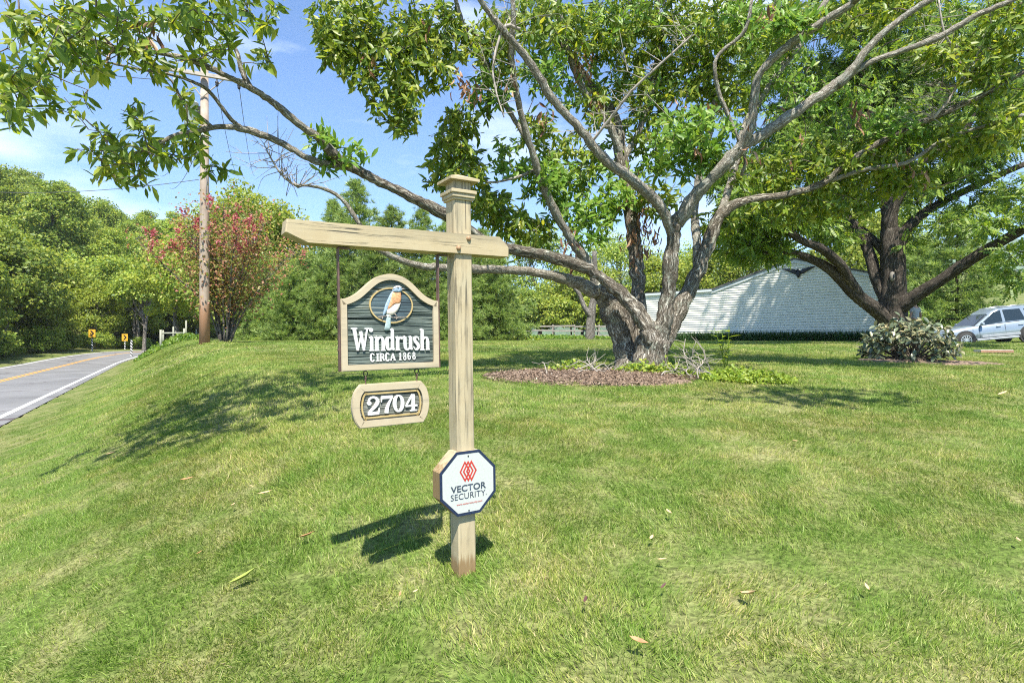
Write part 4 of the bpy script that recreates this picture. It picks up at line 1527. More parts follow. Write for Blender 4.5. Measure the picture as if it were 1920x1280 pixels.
# ================================================================== the forked chestnut
CHEST = [
    # (px, py, depth, radius in px); the first four are the trunks
    ('trunk', [(1178, 702, 9.0, 38), (1174, 668, 9.0, 31), (1168, 635, 9.0, 32), (1158, 595, 9.0, 35), (1142, 560, 9.0, 36), (1120, 533, 8.9, 27)]),
    ('trunk', [(1222, 712, 8.7, 56), (1221, 672, 8.7, 45), (1227, 635, 8.7, 42), (1236, 606, 8.7, 30)]),
    ('limb', [(1120, 548, 8.9, 20), (1085, 531, 8.8, 18), (1035, 516, 8.6, 15), (985, 508, 8.4, 13.5), (900, 505, 8.1, 13), (830, 502, 7.9, 12), (776, 495, 7.7, 11), (722, 474, 7.5, 9), (690, 445, 7.4, 6.5), (672, 417, 7.3, 6), (640, 372, 7.2, 5), (600, 352, 7.1, 4), (548, 346, 7.0, 3)]),
    ('limb', [(1222, 640, 8.6, 25), (1205, 600, 8.55, 23), (1170, 556, 8.5, 21), (1120, 515, 8.4, 19), (1070, 492, 8.3, 18), (1010, 476, 8.1, 18), (950, 465, 7.9, 17), (900, 446, 7.7, 16), (850, 410, 7.4, 16), (800, 384, 7.2, 15), (745, 357, 7.0, 14.5), (690, 330, 6.8, 14), (645, 305, 6.6, 14), (610, 275, 6.4, 13)]),
    ('limb', [(640, 302, 6.6, 12), (600, 262, 6.4, 12), (560, 232, 6.2, 11), (515, 195, 6.0, 10.5), (470, 165, 5.8, 10), (430, 145, 5.6, 8.5), (385, 124, 5.5, 7.5), (340, 108, 5.4, 6.5), (285, 98, 5.25, 5.5), (230, 96, 5.1, 4.5), (150, 105, 4.95, 3.2), (70, 105, 4.8, 2.2)]),
    ('limb', [(660, 316, 6.65, 11), (620, 308, 6.6, 11), (580, 298, 6.5, 10), (530, 270, 6.4, 9), (470, 246, 6.2, 8), (420, 238, 6.05, 7), (375, 245, 5.95, 6), (330, 254, 5.8, 5), (290, 272, 5.7, 4), (240, 292, 5.6, 3), (190, 300, 5.5, 2)]),
    ('limb', [(455, 242, 6.15, 6), (430, 220, 6.05, 5), (400, 180, 5.9, 4.5), (375, 160, 5.8, 4), (320, 140, 5.65, 3.5), (260, 130, 5.5, 3), (190, 115, 5.3, 2.4)]),
    ('limb', [(470, 165, 5.8, 7), (452, 130, 5.75, 6), (440, 90, 5.7, 5), (395, 40, 5.6, 4), (360, 0, 5.5, 3), (330, -60, 5.4, 2.4)]),
    ('limb', [(400, 240, 6.0, 4.5), (370, 215, 5.9, 4), (345, 195, 5.8, 3.6), (320, 150, 5.7, 3), (280, 120, 5.6, 2.4)]),
    ('limb', [(230, 96, 5.1, 3.5), (160, 70, 5.0, 3), (90, 45, 4.9, 2.6), (20, 20, 4.8, 2.2)]),
    # centre fork
    ('limb', [(1236, 640, 8.65, 22), (1250, 570, 8.6, 22), (1256, 500, 8.5, 22), (1263, 440, 8.4, 21), (1268, 405, 8.3, 21)]),
    ('limb', [(1262, 440, 8.4, 17), (1240, 390, 8.2, 16), (1195, 345, 8.0, 15), (1130, 295, 7.8, 13.5), (1085, 240, 7.6, 12.5), (1035, 185, 7.4, 12), (992, 115, 7.2, 11.5), (950, 65, 7.0, 10.5), (905, 8, 6.8, 9), (870, -60, 6.6, 8)]),
    ('limb', [(1268, 420, 8.35, 20), (1300, 372, 8.2, 20), (1345, 322, 8.0, 19), (1392, 274, 7.85, 18)]),
    ('limb', [(1385, 282, 7.85, 14), (1408, 235, 7.7, 14), (1414, 185, 7.6, 13), (1424, 140, 7.5, 12), (1470, 92, 7.3, 11.5), (1530, 50, 7.1, 11), (1600, 5, 6.9, 9), (1660, -50, 6.7, 8)]),
    ('limb', [(1385, 278, 7.85, 15), (1440, 246, 7.8, 16), (1500, 205, 7.7, 16), (1560, 165, 7.6, 16), (1590, 140, 7.5, 13), (1640, 78, 7.4, 10), (1700, 28, 7.3, 9), (1760, -10, 7.2, 8)]),
    ('limb', [(1570, 158, 7.6, 10), (1625, 120, 7.5, 9), (1690, 96, 7.4, 8.5), (1760, 70, 7.25, 8), (1830, 30, 7.1, 7), (1900, 0, 7.0, 6), (1990, -40, 6.8, 5)]),
    # right limb
    ('limb', [(1242, 645, 8.8, 25), (1272, 580, 8.9, 25), (1300, 525, 9.0, 24), (1326, 460, 9.1, 23), (1352, 402, 9.1, 18), (1400, 376, 9.0, 12), (1470, 366, 8.9, 10), (1540, 345, 8.8, 9.5), (1590, 305, 8.6, 9), (1660, 262, 8.4, 8), (1740, 225, 8.2, 7), (1830, 185, 8.0, 6), (1920, 135, 7.8, 5), (1990, 100, 7.6, 4)]),
    ('limb', [(1346, 415, 9.1, 13), (1362, 370, 9.3, 12), (1375, 320, 9.6, 11), (1400, 230, 9.9, 10), (1450, 150, 10.1, 9), (1500, 80, 10.3, 8), (1550, 0, 10.5, 6)]),
    ('limb', [(1308, 500, 9.1, 13), (1306, 450, 9.2, 12), (1302, 400, 9.4, 10), (1310, 340, 9.7, 8), (1330, 250, 10.0, 7), (1345, 150, 10.2, 6), (1350, 60, 10.4, 5)]),
    ('limb', [(1560, 338, 8.75, 6), (1620, 318, 8.6, 5.5), (1700, 305, 8.4, 5), (1770, 262, 8.2, 4.5), (1850, 235, 8.0, 4), (1920, 215, 7.9, 3.5)]),
    # upright stems behind
    ('limb', [(1206, 660, 9.0, 26), (1200, 600, 9.15, 23), (1196, 540, 9.3, 22), (1192, 470, 9.4, 21), (1184, 400, 9.5, 20), (1170, 320, 9.6, 18), (1152, 230, 9.7, 17), (1118, 175, 9.7, 12), (1070, 105, 9.7, 11), (1030, 50, 9.7, 10), (1005, -10, 9.7, 9)]),
    ('limb', [(1165, 290, 9.6, 12), (1140, 230, 9.5, 11), (1095, 170, 9.4, 10), (1062, 90, 9.2, 9), (1045, 10, 9.0, 8), (1030, -60, 8.9, 7)]),
    ('limb', [(1168, 300, 9.6, 10), (1200, 240, 9.8, 9), (1225, 160, 9.9, 8), (1235, 80, 10.0, 7), (1232, 0, 10.0, 6)]),
    ('limb', [(1130, 552, 9.0, 20), (1100, 492, 8.9, 15), (1068, 445, 8.7, 14), (1040, 395, 8.5, 14), (1015, 340, 8.3, 12), (998, 285, 8.1, 10.5), (980, 225, 7.9, 10), (966, 165, 7.7, 9), (958, 110, 7.5, 8), (962, 40, 7.3, 7), (960, -30, 7.2, 6)]),
    ('limb', [(990, 265, 8.1, 6), (950, 200, 8.0, 6), (915, 130, 7.8, 6), (880, 75, 7.7, 6), (860, 20, 7.6, 5), (845, -40, 7.5, 4)]),
    ('limb', [(935, 170, 7.9, 4.5), (890, 62, 7.8, 4.5), (845, 72, 7.6, 4.5), (790, 85, 7.5, 4), (740, 90, 7.4, 3), (690, 70, 7.3, 2.5), (640, 55, 7.2, 2)]),
    ('limb', [(1000, 320, 8.3, 4), (960, 335, 8.2, 3.5), (910, 340, 8.1, 3), (870, 300, 8.0, 2.4), (850, 260, 7.9, 2)]),
    ('limb', [(1390, 330, 8.2, 4), (1395, 290, 8.1, 4), (1350, 180, 8.0, 5), (1340, 130, 7.9, 5), (1350, 100, 7.9, 4.5), (1395, 60, 7.8, 4.5), (1410, 0, 7.7, 4)]),
    ('limb', [(1600, 5, 6.9, 8), (1670, -120, 6.1, 7), (1800, -400, 4.9, 6), (2000, -700, 3.9, 5), (2156, -965, 3.4, 4)]),
    ('limb', [(360, 0, 5.5, 4), (340, -110, 5.1, 3.6), (310, -240, 4.6, 3), (270, -420, 4.0, 2.4)]),
    ('dead', [(1108, 268, 7.7, 3.6), (1150, 215, 7.5, 3.4), (1190, 165, 7.3, 3.2), (1250, 110, 7.15, 2.6), (1300, 65, 7.0, 1.8)]),
    ('dead', [(975, 55, 7.1, 4), (945, 52, 7.0, 3.6), (925, 120, 6.9, 3.2), (930, 170, 6.85, 2.4), (945, 220, 6.8, 1.6)]),
    ('dead', [(1750, 222, 8.1, 4), (1790, 170, 8.0, 3.5), (1800, 120, 7.9, 3), (1770, 60, 7.8, 2.4), (1760, 0, 7.8, 2)]),
    ('dead', [(560, 352, 7.05, 3), (530, 330, 7.0, 2.4), (510, 300, 6.95, 1.8), (495, 270, 6.9, 1.2)]),
]
ch_base = np.array([at(1222, 695, 8.7)[0], 8.7, 0])
ch_base[2] = Hs(ch_base[0], ch_base[1])
chestnut = thing("chestnut_tree", "large forked chestnut tree with sprawling pale limbs in a mulch bed", "tree", ch_base)
nodes, node_r, dead_nodes = [], [], []
nb_limb = MB()
for k, (kind, pts) in enumerate(CHEST):
    P3 = []
    for (px, py, Y, rp) in pts:
        w = at(px, py, Y)
        P3.append((*w, rp * Y / F * (0.68 if kind == 'trunk' else 0.62 if rp > 8 else 0.78)))
    sub = 10 if kind == 'trunk' else 7
    q = smooth_path(P3, sub)
    if kind == 'trunk':
        q[0, 2] = min(q[0, 2], Hs(q[0, 0], q[0, 1]) - 0.12)
    r0 = np.random.default_rng(100 + k)
    wob = r0.normal(0, 0.12, (len(q), 3)) * q[:, 3:4]
    if kind != 'trunk':
        wob[:2] = 0
        q[:, :3] += wob * 0.7
    big = q[:, 3].max() > 0.11
    nzr = np.convolve(r0.normal(0, 1, len(q) + 4), np.ones(5) / 5, 'valid')[:len(q)]
    q[:, 3] *= 1 + 0.16 * nzr
    mb = MB()
    mb.tube(q[:, :3], np.maximum(q[:, 3], 0.004), 24 if big else (12 if q[:, 3].max() > 0.05 else 7), ridge=0.085 if big else 0.06, seed=k)
    mb.build({'trunk': 'trunk', 'limb': 'limb', 'dead': 'dead_branch'}[kind], M['bark'] if big else (M['twig_pale'] if kind == 'dead' else M['bark_small']), chestnut, smooth=True, offset=ch_base)
    for a in q[::1]:
        if kind == 'dead':
            dead_nodes.append(a[:3])
        elif a[3] < 0.16:
            nodes.append(a[:3])
nodes = np.array(nodes)

# foliage masses: (px, py, rx, ry, depth, half depth, rosettes, kind)
CL = [
    (1080, 150, 90, 80, 10.0, 0.9, 22, 's'), (1170, 300, 60, 60, 9.9, 0.6, 14, 's'), (960, 300, 50, 60, 8.8, 0.6, 12, 's'), (1240, 180, 90, 80, 10.2, 0.9, 22, 's'), (1120, 330, 60, 60, 9.9, 0.6, 14, 's'), (1480, 160, 90, 70, 10.4, 1.0, 24, 's'), (1600, 220, 90, 60, 9.6, 0.8, 24, 's'), (1340, 60, 120, 60, 9.8, 0.9, 24, 's'), (1140, 30, 120, 50, 9.4, 0.8, 22, 's'),
    (300, -210, 300, 80, 4.9, 0.6, 60, 'c'), (120, -330, 260, 100, 4.4, 0.5, 40, 'c'), (520, -140, 120, 60, 5.6, 0.5, 26, 'c'),
    (70, 70, 120, 80, 4.9, 0.5, 34, 'c'), (20, 190, 60, 55, 4.8, 0.3, 16, 'c'), (60, 150, 80, 45, 4.9, 0.4, 14, 'c'), (190, 40, 120, 60, 5.1, 0.5, 34, 'c'),
    (330, 25, 110, 60, 5.3, 0.5, 34, 'c'), (450, 25, 85, 55, 5.5, 0.4, 26, 'c'), (400, 90, 60, 45, 5.6, 0.4, 14, 'c'), (300, 120, 90, 40, 5.4, 0.4, 12, 'c'),
    (485, 105, 32, 30, 5.7, 0.2, 6, 'c'), (170, 130, 70, 45, 5.1, 0.4, 14, 'c'), (130, 190, 50, 40, 5.2, 0.4, 6, 'c'), (140, -60, 220, 60, 5.2, 0.8, 30, 'c'), (430, -60, 160, 50, 5.6, 0.8, 24, 'c'),
    (180, 265, 60, 40, 5.6, 0.3, 12, 'c'), (260, 285, 80, 40, 5.7, 0.4, 16, 'c'), (330, 300, 70, 35, 5.8, 0.3, 14, 'c'), (200, 320, 50, 25, 5.6, 0.3, 9, 'c'),
    (270, 330, 70, 22, 5.7, 0.3, 9, 'c'), (360, 255, 50, 30, 5.9, 0.3, 8, 'c'), (250, 215, 60, 25, 5.6, 0.3, 8, 'c'), (420, 325, 28, 14, 6.0, 0.2, 4, 'c'), (345, 190, 45, 25, 5.8, 0.3, 6, 'c'),
    (600, 258, 30, 22, 6.4, 0.15, 4, 's'), (655, 290, 45, 28, 6.6, 0.2, 7, 's'), (605, 300, 28, 12, 6.6, 0.15, 3, 's'),
    (650, 40, 80, 60, 7.3, 0.6, 46, 'c'), (730, 90, 90, 60, 7.4, 0.6, 54, 'c'), (800, 50, 80, 50, 7.5, 0.6, 42, 'c'), (790, 140, 70, 45, 7.4, 0.5, 34, 'c'), (640, 100, 55, 40, 7.2, 0.4, 22, 'c'),
    (740, 185, 60, 40, 7.3, 0.4, 26, 'c'), (745, 228, 38, 25, 7.3, 0.3, 10, 'c'), (680, 150, 40, 25, 7.2, 0.3, 10, 'c'), (850, 100, 50, 40, 7.6, 0.4, 16, 'c'), (720, -50, 170, 50, 7.5, 0.8, 40, 'c'),
    (870, 225, 50, 38, 8.2, 0.5, 24, 'c'), (850, 270, 50, 40, 8.1, 0.5, 24, 'c'), (830, 325, 42, 40, 8.1, 0.5, 20, 'c'), (880, 310, 40, 45, 8.2, 0.5, 16, 'c'), (900, 380, 40, 40, 8.6, 0.5, 16, 'c'), (945, 400, 45, 40, 8.8, 0.5, 20, 'c'),
    (930, 80, 55, 70, 7.8, 0.6, 34, 'c'), (920, 165, 45, 45, 7.9, 0.5, 18, 's'), (1010, 40, 60, 60, 8.6, 0.9, 40, 'c'), (1020, 130, 50, 50, 8.8, 0.7, 22, 's'), (1010, 250, 40, 50, 8.6, 0.5, 14, 'c'),
    (1020, 330, 55, 50, 8.7, 0.6, 24, 's'), (985, 440, 60, 45, 8.9, 0.6, 22, 'c'), (1060, 370, 50, 55, 9.2, 0.6, 26, 's'), (1110, 420, 45, 50, 9.0, 0.5, 20, 's'), (1150, 380, 40, 50, 9.2, 0.5, 18, 's'), (1070, 300, 50, 60, 9.3, 0.6, 24, 'c'),
    (1095, 60, 70, 60, 9.6, 1.0, 56, 'c'), (1180, 60, 70, 70, 9.9, 1.0, 64, 'c'), (1270, 50, 80, 65, 10.0, 1.1, 70, 'c'), (1360, 60, 80, 65, 10.2, 1.2, 66, 'c'), (1460, 50, 80, 55, 10.4, 1.2, 46, 'c'), (1200, 160, 70, 60, 10.0, 0.9, 46, 'c'),
    (1290, 150, 70, 60, 10.2, 0.9, 46, 'c'), (1230, 250, 70, 50, 10.0, 0.8, 34, 'c'), (1370, 170, 60, 60, 10.3, 0.9, 40, 'c'), (1110, 200, 40, 50, 9.4, 0.6, 14, 'c'),
    (1300, 245, 75, 50, 8.1, 0.5, 34, 's'), (1260, 300, 60, 40, 8.3, 0.4, 18, 's'), (1330, 300, 40, 35, 8.2, 0.3, 12, 's'), (1230, 370, 60, 40, 9.2, 0.5, 18, 'c'),
    (1440, 330, 80, 45, 9.6, 0.7, 38, 'c'), (1540, 300, 80, 45, 9.2, 0.7, 40, 'c'), (1630, 300, 80, 45, 9.0, 0.7, 40, 'c'), (1480, 390, 90, 35, 9.6, 0.7, 34, 'c'), (1590, 370, 80, 40, 9.4, 0.7, 34, 'c'), (1700, 330, 70, 45, 9.2, 0.6, 30, 'c'),
    (1690, 240, 70, 40, 8.6, 0.6, 28, 's'), (1790, 260, 80, 45, 8.6, 0.7, 34, 'c'), (1880, 230, 70, 60, 8.4, 0.7, 34, 'c'), (1850, 120, 80, 60, 8.0, 0.7, 40, 'c'), (1760, 100, 70, 50, 8.2, 0.7, 24, 'c'), (1900, 40, 60, 60, 7.8, 0.6, 30, 'c'),
    (1500, 40, 60, 30, 7.2, 0.3, 14, 's'), (1600, 40, 70, 40, 8.6, 0.7, 20, 'c'), (1680, 20, 80, 40, 8.4, 0.7, 24, 'c'), (1400, 30, 60, 40, 8.2, 0.5, 18, 's'), (1350, 420, 50, 40, 9.6, 0.4, 14, 'c'), (1250, -70, 350, 60, 9.6, 1.2, 70, 'c'), (1700, -70, 260, 60, 8.4, 1.2, 44, 'c'),
]
ros_p, ros_k = [], []
for (cx_, cy_, rx_, ry_, Y, dY, n, kd) in CL:
    dY = dY * (2.3 if cx_ < 560 else 1.0)
    n = int(n * (1.05 if cx_ < 560 else 2.4 if cx_ < 900 else 3.3))
    d = rand_dirs(n, rng) * (rng.random(n) ** 0.4)[:, None]
    for a in d:
        ros_p.append(at(cx_ + a[0] * rx_, cy_ + a[2] * ry_, Y + a[1] * dY))
        ros_k.append(kd)
for (c3, r3, n) in (((3.8, 3.4, 6.2), (1.35, 0.75, 0.45), 170), ((-3.1, 3.3, 4.9), (1.7, 0.75, 0.4), 130), ((7.6, 7.6, 6.0), (2.0, 1.2, 0.6), 80), ((2.0, 10.0, 8.6), (4.2, 2.4, 1.2), 260), ((-1.5, 9.5, 7.4), (2.0, 1.4, 0.7), 70)):
    for a in rand_dirs(n, rng) * (rng.random(n) ** 0.4)[:, None]:
        ros_p.append(np.array(c3) + a * np.array(r3))
        ros_k.append('c')
ros_p = np.array(ros_p)
ros_k = np.array(ros_k)
dist0 = np.array([np.min(np.sum((nodes - p_) ** 2, 1)) for p_ in ros_p])
order = np.argsort(dist0)
allnodes = np.zeros((len(nodes) + 4 * len(ros_p), 3))
allnodes[:len(nodes)] = nodes
cnt = len(nodes)
tw = MB()
ros_d = np.zeros_like(ros_p)
for i in order:
    p_ = ros_p[i]
    d2 = np.sum((allnodes[:cnt] - p_) ** 2, 1)
    j = int(np.argmin(d2))
    a = allnodes[j]
    L = math.sqrt(d2[j])
    mid = (a + p_) / 2 + rng.normal(0, 0.06, 3) * L + np.array([0, 0, 0.05 * L])
    q = smooth_path([a, mid, p_], 3)
    r1 = min(0.0045 + 0.008 * L, 0.02)
    tw.tube(q, np.linspace(r1, 0.0028, len(q)), 4, cap=False)
    dd = p_ - mid
    ros_d[i] = dd / (np.linalg.norm(dd) + 1e-9)
    for s_ in (0.34, 0.67, 1.0):
        allnodes[cnt] = a + (p_ - a) * s_ if s_ == 1 else q[int(s_ * (len(q) - 1))]
        cnt += 1
crown = tw.build("crown", M['twig'], chestnut, offset=ch_base)
tag(crown, kind="stuff")


def rosettes(pos, dirs, r0, nl=(6, 10), length=(0.075, 0.175), droop=0.8, up=0.15):
    P_, Fd, Ln = [], [], []
    for p_, d in zip(pos, dirs):
        m_ = r0.integers(*nl)
        u = np.cross(d, [0.3, 0.2, 1.0])
        u /= np.linalg.norm(u) + 1e-9
        w = np.cross(d, u)
        a0 = r0.uniform(0, 6.28)
        for k in range(m_):
            a = a0 + k * 2.4 + r0.normal(0, 0.6)
            el = r0.uniform(-0.1, 0.9)
            f = d * el + (u * math.cos(a) + w * math.sin(a)) * (1 - 0.35 * el)
            f = f + np.array([0, 0, up - droop * r0.random()])
            P_.append(p_ - d * r0.uniform(0, 0.20) + r0.normal(0, 0.012, 3))
            Fd.append(f)
            Ln.append(r0.uniform(*length))
    return np.array(P_), np.array(Fd), np.array(Ln)


leaf_single = raw_mesh("leaf", [(LEAF_V, LEAF_F, len(LEAF_V), 1)], smooth=True)
leaf_single.materials.append(M['chestnut_leaf'])
singles = []
for kd, matn, nm in (('c', 'chestnut_leaf', 'leaf_mass'), ('s', 'sprout_leaf', 'sprout_leaf_mass')):
    sel = ros_k == kd
    Pp, Fd, Ln = rosettes(ros_p[sel], ros_d[sel], rng, up=0.15 if kd == 'c' else 0.5)
    up_ = np.tile(np.array([0.05, -1.0, 0.55]), (len(Pp), 1))
    Mx = frames(Fd, up_, 0.5, rng) * Ln[:, None, None]
    if kd == 'c':
        vis = np.argsort(Pp[:, 1] - 0.0 * Ln)
        pxx = 960 + F * Pp[:, 0] / Pp[:, 1]
        pyy = 640 - F * (Pp[:, 2] - EYE) / Pp[:, 1]
        infr = [i for i in vis if 5 < pxx[i] < 1915 and 5 < pyy[i] < 700][:290]
        for i in infr:
            singles.append((Mx[i], Pp[i]))
        keep = np.ones(len(Pp), bool)
        keep[infr] = False
        Pp, Mx = Pp[keep], Mx[keep]
    me = raw_mesh(nm, [instance_arrays(LEAF_V, LEAF_F, Mx, Pp - ch_base)], smooth=True)
    o = mesh_object(nm, me, M[matn], crown)
    tag(o, kind="stuff")
for Mx, p_ in singles:
    o = bpy.data.objects.new("leaf", leaf_single)
    COL.objects.link(o)
    o.parent = crown
    m4 = Matrix([[*Mx[0], p_[0] - ch_base[0]], [*Mx[1], p_[1] - ch_base[1]], [*Mx[2], p_[2] - ch_base[2]], [0, 0, 0, 1]])
    o.matrix_local = m4
# withered brown clusters
DEAD = [(868, 150, 7.2, 9), (885, 165, 7.2, 7), (955, 150, 7.4, 5), (1100, 120, 9.2, 12), (1090, 95, 9.2, 8), (1120, 190, 9.3, 8), (1190, 350, 9.2, 10), (1200, 385, 9.2, 12), (1210, 420, 9.2, 14), (1225, 450, 9.2, 10), (1180, 440, 9.1, 10),
        (1195, 475, 9.2, 8), (1075, 480, 8.5, 5), (1065, 450, 8.6, 4), (1020, 215, 8.3, 8), (1300, 280, 7.9, 3), (1430, 215, 7.7, 4), (1412, 280, 7.8, 5), (1600, 210, 8.9, 7), (1620, 225, 8.8, 6), (1500, 270, 8.9, 3), (1685, 290, 8.4, 3), (1725, 340, 8.6, 4),
        (1440, 20, 7.4, 4), (800, 40, 7.2, 3), (700, 118, 7.1, 4), (1350, 190, 8.4, 4), (1270, 200, 9.6, 5), (270, 40, 5.2, 4), (205, 80, 5.1, 3)]
Pd, Fd, Ld = [], [], []
for (px, py, Y, n) in DEAD:
    for _ in range(n * 2):
        Pd.append(at(px + rng.normal(0, 11), py + rng.normal(0, 14), Y + rng.normal(0, 0.1)))
        Fd.append(np.array([rng.normal(0, 0.45), rng.normal(0, 0.45), -1.0]))
        Ld.append(rng.uniform(0.10, 0.18))
Pd, Fd, Ld = np.array(Pd), np.array(Fd), np.array(Ld)
Mx = frames(Fd, rand_dirs(len(Pd), rng)) * Ld[:, None, None]
me = raw_mesh("withered_leaf_cluster", [instance_arrays(LEAF_V * np.array([0.8, 1, 2.2]), LEAF_F, Mx, Pd - ch_base)], smooth=True)
o = mesh_object("withered_leaf_cluster", me, M['dead_leaf'], crown)
tag(o, "drooping clusters of withered brown leaves", kind="stuff")
# bare twigs spraying from the dead branches
tw = MB()
for b in dead_nodes[::2]:
    for _ in range(2):
        d = rand_dirs(1, rng)[0]
        d[2] = abs(d[2]) * 0.6
        L = rng.uniform(0.25, 0.75)
        p1 = b + d * L * 0.5 + rng.normal(0, 0.05, 3)
        p2 = p1 + (d + rng.normal(0, 0.4, 3)) * L * 0.5
        tw.tube([b, p1, p2], [0.006, 0.004, 0.0022], 4, cap=False)
        for _ in range(2):
            e = rng.normal(0, 1, 3)
            e /= np.linalg.norm(e)
            tw.tube([p1, p1 + (e * 0.6 + d * 0.6) * L * 0.35], [0.0032, 0.0018], 3, cap=False)
for (cx_, cy_, rx_, ry_, Y) in ((560, 330, 80, 50, 7.0), (1730, 170, 60, 60, 8.1), (1730, 120, 40, 60, 8.0)):
    for _ in range(26):
        b = at(cx_ + rng.normal(0, 0.5) * rx_, cy_ + rng.normal(0, 0.5) * ry_, Y + rng.normal(0, 0.15))
        nn = allnodes[:len(nodes)]
        dn = np.array(dead_nodes)
        a = dn[np.argmin(np.sum((dn - b) ** 2, 1))]
        mid = (a + b) / 2 + rng.normal(0, 0.07, 3)
        tw.tube(smooth_path([a, mid, b], 3), np.linspace(0.0055, 0.002, 7), 4, cap=False)
o = tw.build("bare_twig", M['twig_pale'], chestnut, offset=ch_base)
tag(o, kind="stuff")

# ================================================================== the dark walnut by the drive
WAL = [
    ('trunk', [(1676, 668, 20, 42), (1674, 640, 20, 31), (1673, 590, 20, 25), (1674, 520, 20, 22), (1673, 470, 20, 21), (1672, 430, 20, 19)]),
    ('limb', [(1668, 606, 20, 17), (1640, 578, 19.7, 16), (1608, 555, 19.4, 14.5), (1575, 522, 19.1, 13), (1545, 498, 18.8, 10.5), (1510, 481, 18.5, 8.5), (1470, 470, 18.2, 6.5), (1430, 476, 18, 4)]),
    ('limb', [(1612, 556, 19.4, 12), (1590, 522, 19.0, 11.5), (1572, 492, 18.6, 11), (1540, 466, 18.2, 10), (1500, 450, 17.8, 8), (1465, 420, 17.4, 7), (1430, 385, 17, 5)]),
    ('limb', [(1662, 560, 20.1, 15), (1642, 520, 20.3, 13), (1628, 470, 20.6, 11.5), (1605, 425, 20.9, 10), (1575, 395, 21.2, 8), (1540, 350, 21.6, 6)]),
    ('limb', [(1664, 480, 20.1, 11), (1640, 452, 20.6, 9), (1612, 430, 21.2, 8), (1580, 420, 22, 6), (1540, 415, 23, 4)]),
    ('limb', [(1670, 450, 20, 17), (1668, 400, 19.9, 16), (1690, 355, 19.7, 13), (1712, 318, 19.4, 11), (1750, 290, 19.1, 9), (1790, 270, 18.7, 7), (1840, 200, 18.2, 5)]),
    ('limb', [(1682, 470, 20, 13), (1700, 430, 20.2, 12), (1735, 398, 20.5, 10), (1780, 372, 20.8, 8.5), (1830, 348, 21.1, 8), (1880, 325, 21.3, 7), (1940, 300, 21.5, 6), (2020, 270, 21.8, 4)]),
    ('limb', [(1688, 575, 19.8, 18), (1720, 553, 19.3, 15), (1760, 528, 18.7, 13), (1800, 500, 18.2, 12.5), (1850, 468, 17.6, 12), (1900, 440, 17.0, 11), (1960, 410, 16.4, 9), (2040, 380, 15.6, 6)]),
    ('limb', [(1668, 420, 20, 13), (1650, 340, 20.4, 11), (1640, 250, 20.8, 9), (1620, 160, 21.2, 7), (1600, 60, 21.6, 5)]),
    ('limb', [(1672, 400, 20.0, 10), (1710, 270, 20.8, 8), (1730, 160, 21.2, 6), (1760, 60, 21.6, 4)]),
]
wa_base = np.array([at(1674, 650, 20)[0], 20.0, 0])
wa_base[2] = Hs(wa_base[0], wa_base[1])
walnut = thing("walnut_tree", "dark barked shade tree with low spreading limbs in front of the white garage", "tree", wa_base)
nodes = []
for k, (kind, pts) in enumerate(WAL):
    q = smooth_path([(*at(px, py, Y), rp * Y / F * (0.95 if kind == 'trunk' else 0.82)) for (px, py, Y, rp) in pts], 8)
    if kind == 'trunk':
        q[0, 2] = min(q[0, 2], wa_base[2] - 0.2)
    else:
        q[3:, :3] += rng.normal(0, 0.03, (len(q) - 3, 3)) * q[3:, 3:4]
    mb = MB()
    mb.tube(q[:, :3], q[:, 3], 22 if k == 0 else 12, ridge=0.07, seed=k + 50)
    mb.build('trunk' if kind == 'trunk' else 'limb', M['bark_dark'], walnut, smooth=True, offset=wa_base)
    nodes += [a[:3] for a in q if a[3] < 0.2]
nodes = np.array(nodes)
# pale healed knot on the trunk
mb = MB()
kc = at(1676, 518, 20 - 0.43)
el = np.linspace(0, 2 * math.pi, 18, endpoint=False)
mb.pillow([(kc[0] + 0.085 * math.cos(t), kc[2] + 0.17 * math.sin(t)) for t in el], kc[1] + 0.09, 0.08)
mb.build("knot", M['bark_far'], walnut, smooth=True, offset=wa_base)
mb = MB()
mb.pillow([(kc[0] + 0.028 * math.cos(t), kc[2] + 0.09 * math.sin(t)) for t in el], kc[1] + 0.02, 0.02)
mb.build("knot_hollow", M['black'], walnut, smooth=True, offset=wa_base)
WCL = [
    (1560, 180, 110, 90, 22.5, 2.0, 330), (1660, 130, 100, 90, 22.5, 2.0, 300), (1500, 260, 90, 60, 22, 1.8, 200), (1620, 270, 110, 70, 22.5, 1.8, 260), (1740, 200, 90, 80, 21, 2.0, 220), (1830, 280, 80, 60, 20, 1.6, 130), (1890, 180, 70, 80, 20, 1.8, 150),
    (1430, 380, 80, 50, 18, 1.5, 150), (1500, 405, 80, 26, 18.5, 1.5, 100), (1390, 440, 60, 50, 18.5, 1.2, 100), (1430, 462, 55, 26, 18.3, 1.0, 50), (1580, 360, 80, 40, 21.5, 1.5, 120), (1560, 440, 50, 25, 20.5, 1.2, 40), (1720, 340, 60, 40, 21, 1.5, 60), (1380, 330, 70, 50, 20, 1.5, 90),
    (1800, 410, 60, 24, 19.5, 1.3, 30), (1880, 370, 70, 26, 20, 1.4, 46), (1900, 500, 40, 50, 16.6, 0.8, 24), (1860, 420, 50, 24, 17, 0.8, 18), (1780, 330, 60, 25, 20.5, 1.2, 36), (1950, 380, 60, 60, 16.5, 1.2, 40), (1700, 450, 30, 20, 20, .8, 8),
    (1600, 20, 200, 60, 21.5, 2.5, 240), (1820, 60, 120, 70, 20.5, 2.2, 170), (1450, 120, 70, 80, 22, 1.8, 110), (2050, 260, 110, 130, 19, 3, 130), (1650, -180, 260, 130, 20.5, 3.0, 210), (1450, 540, 0, 0, 18, 0.1, 0),
]
wp = []
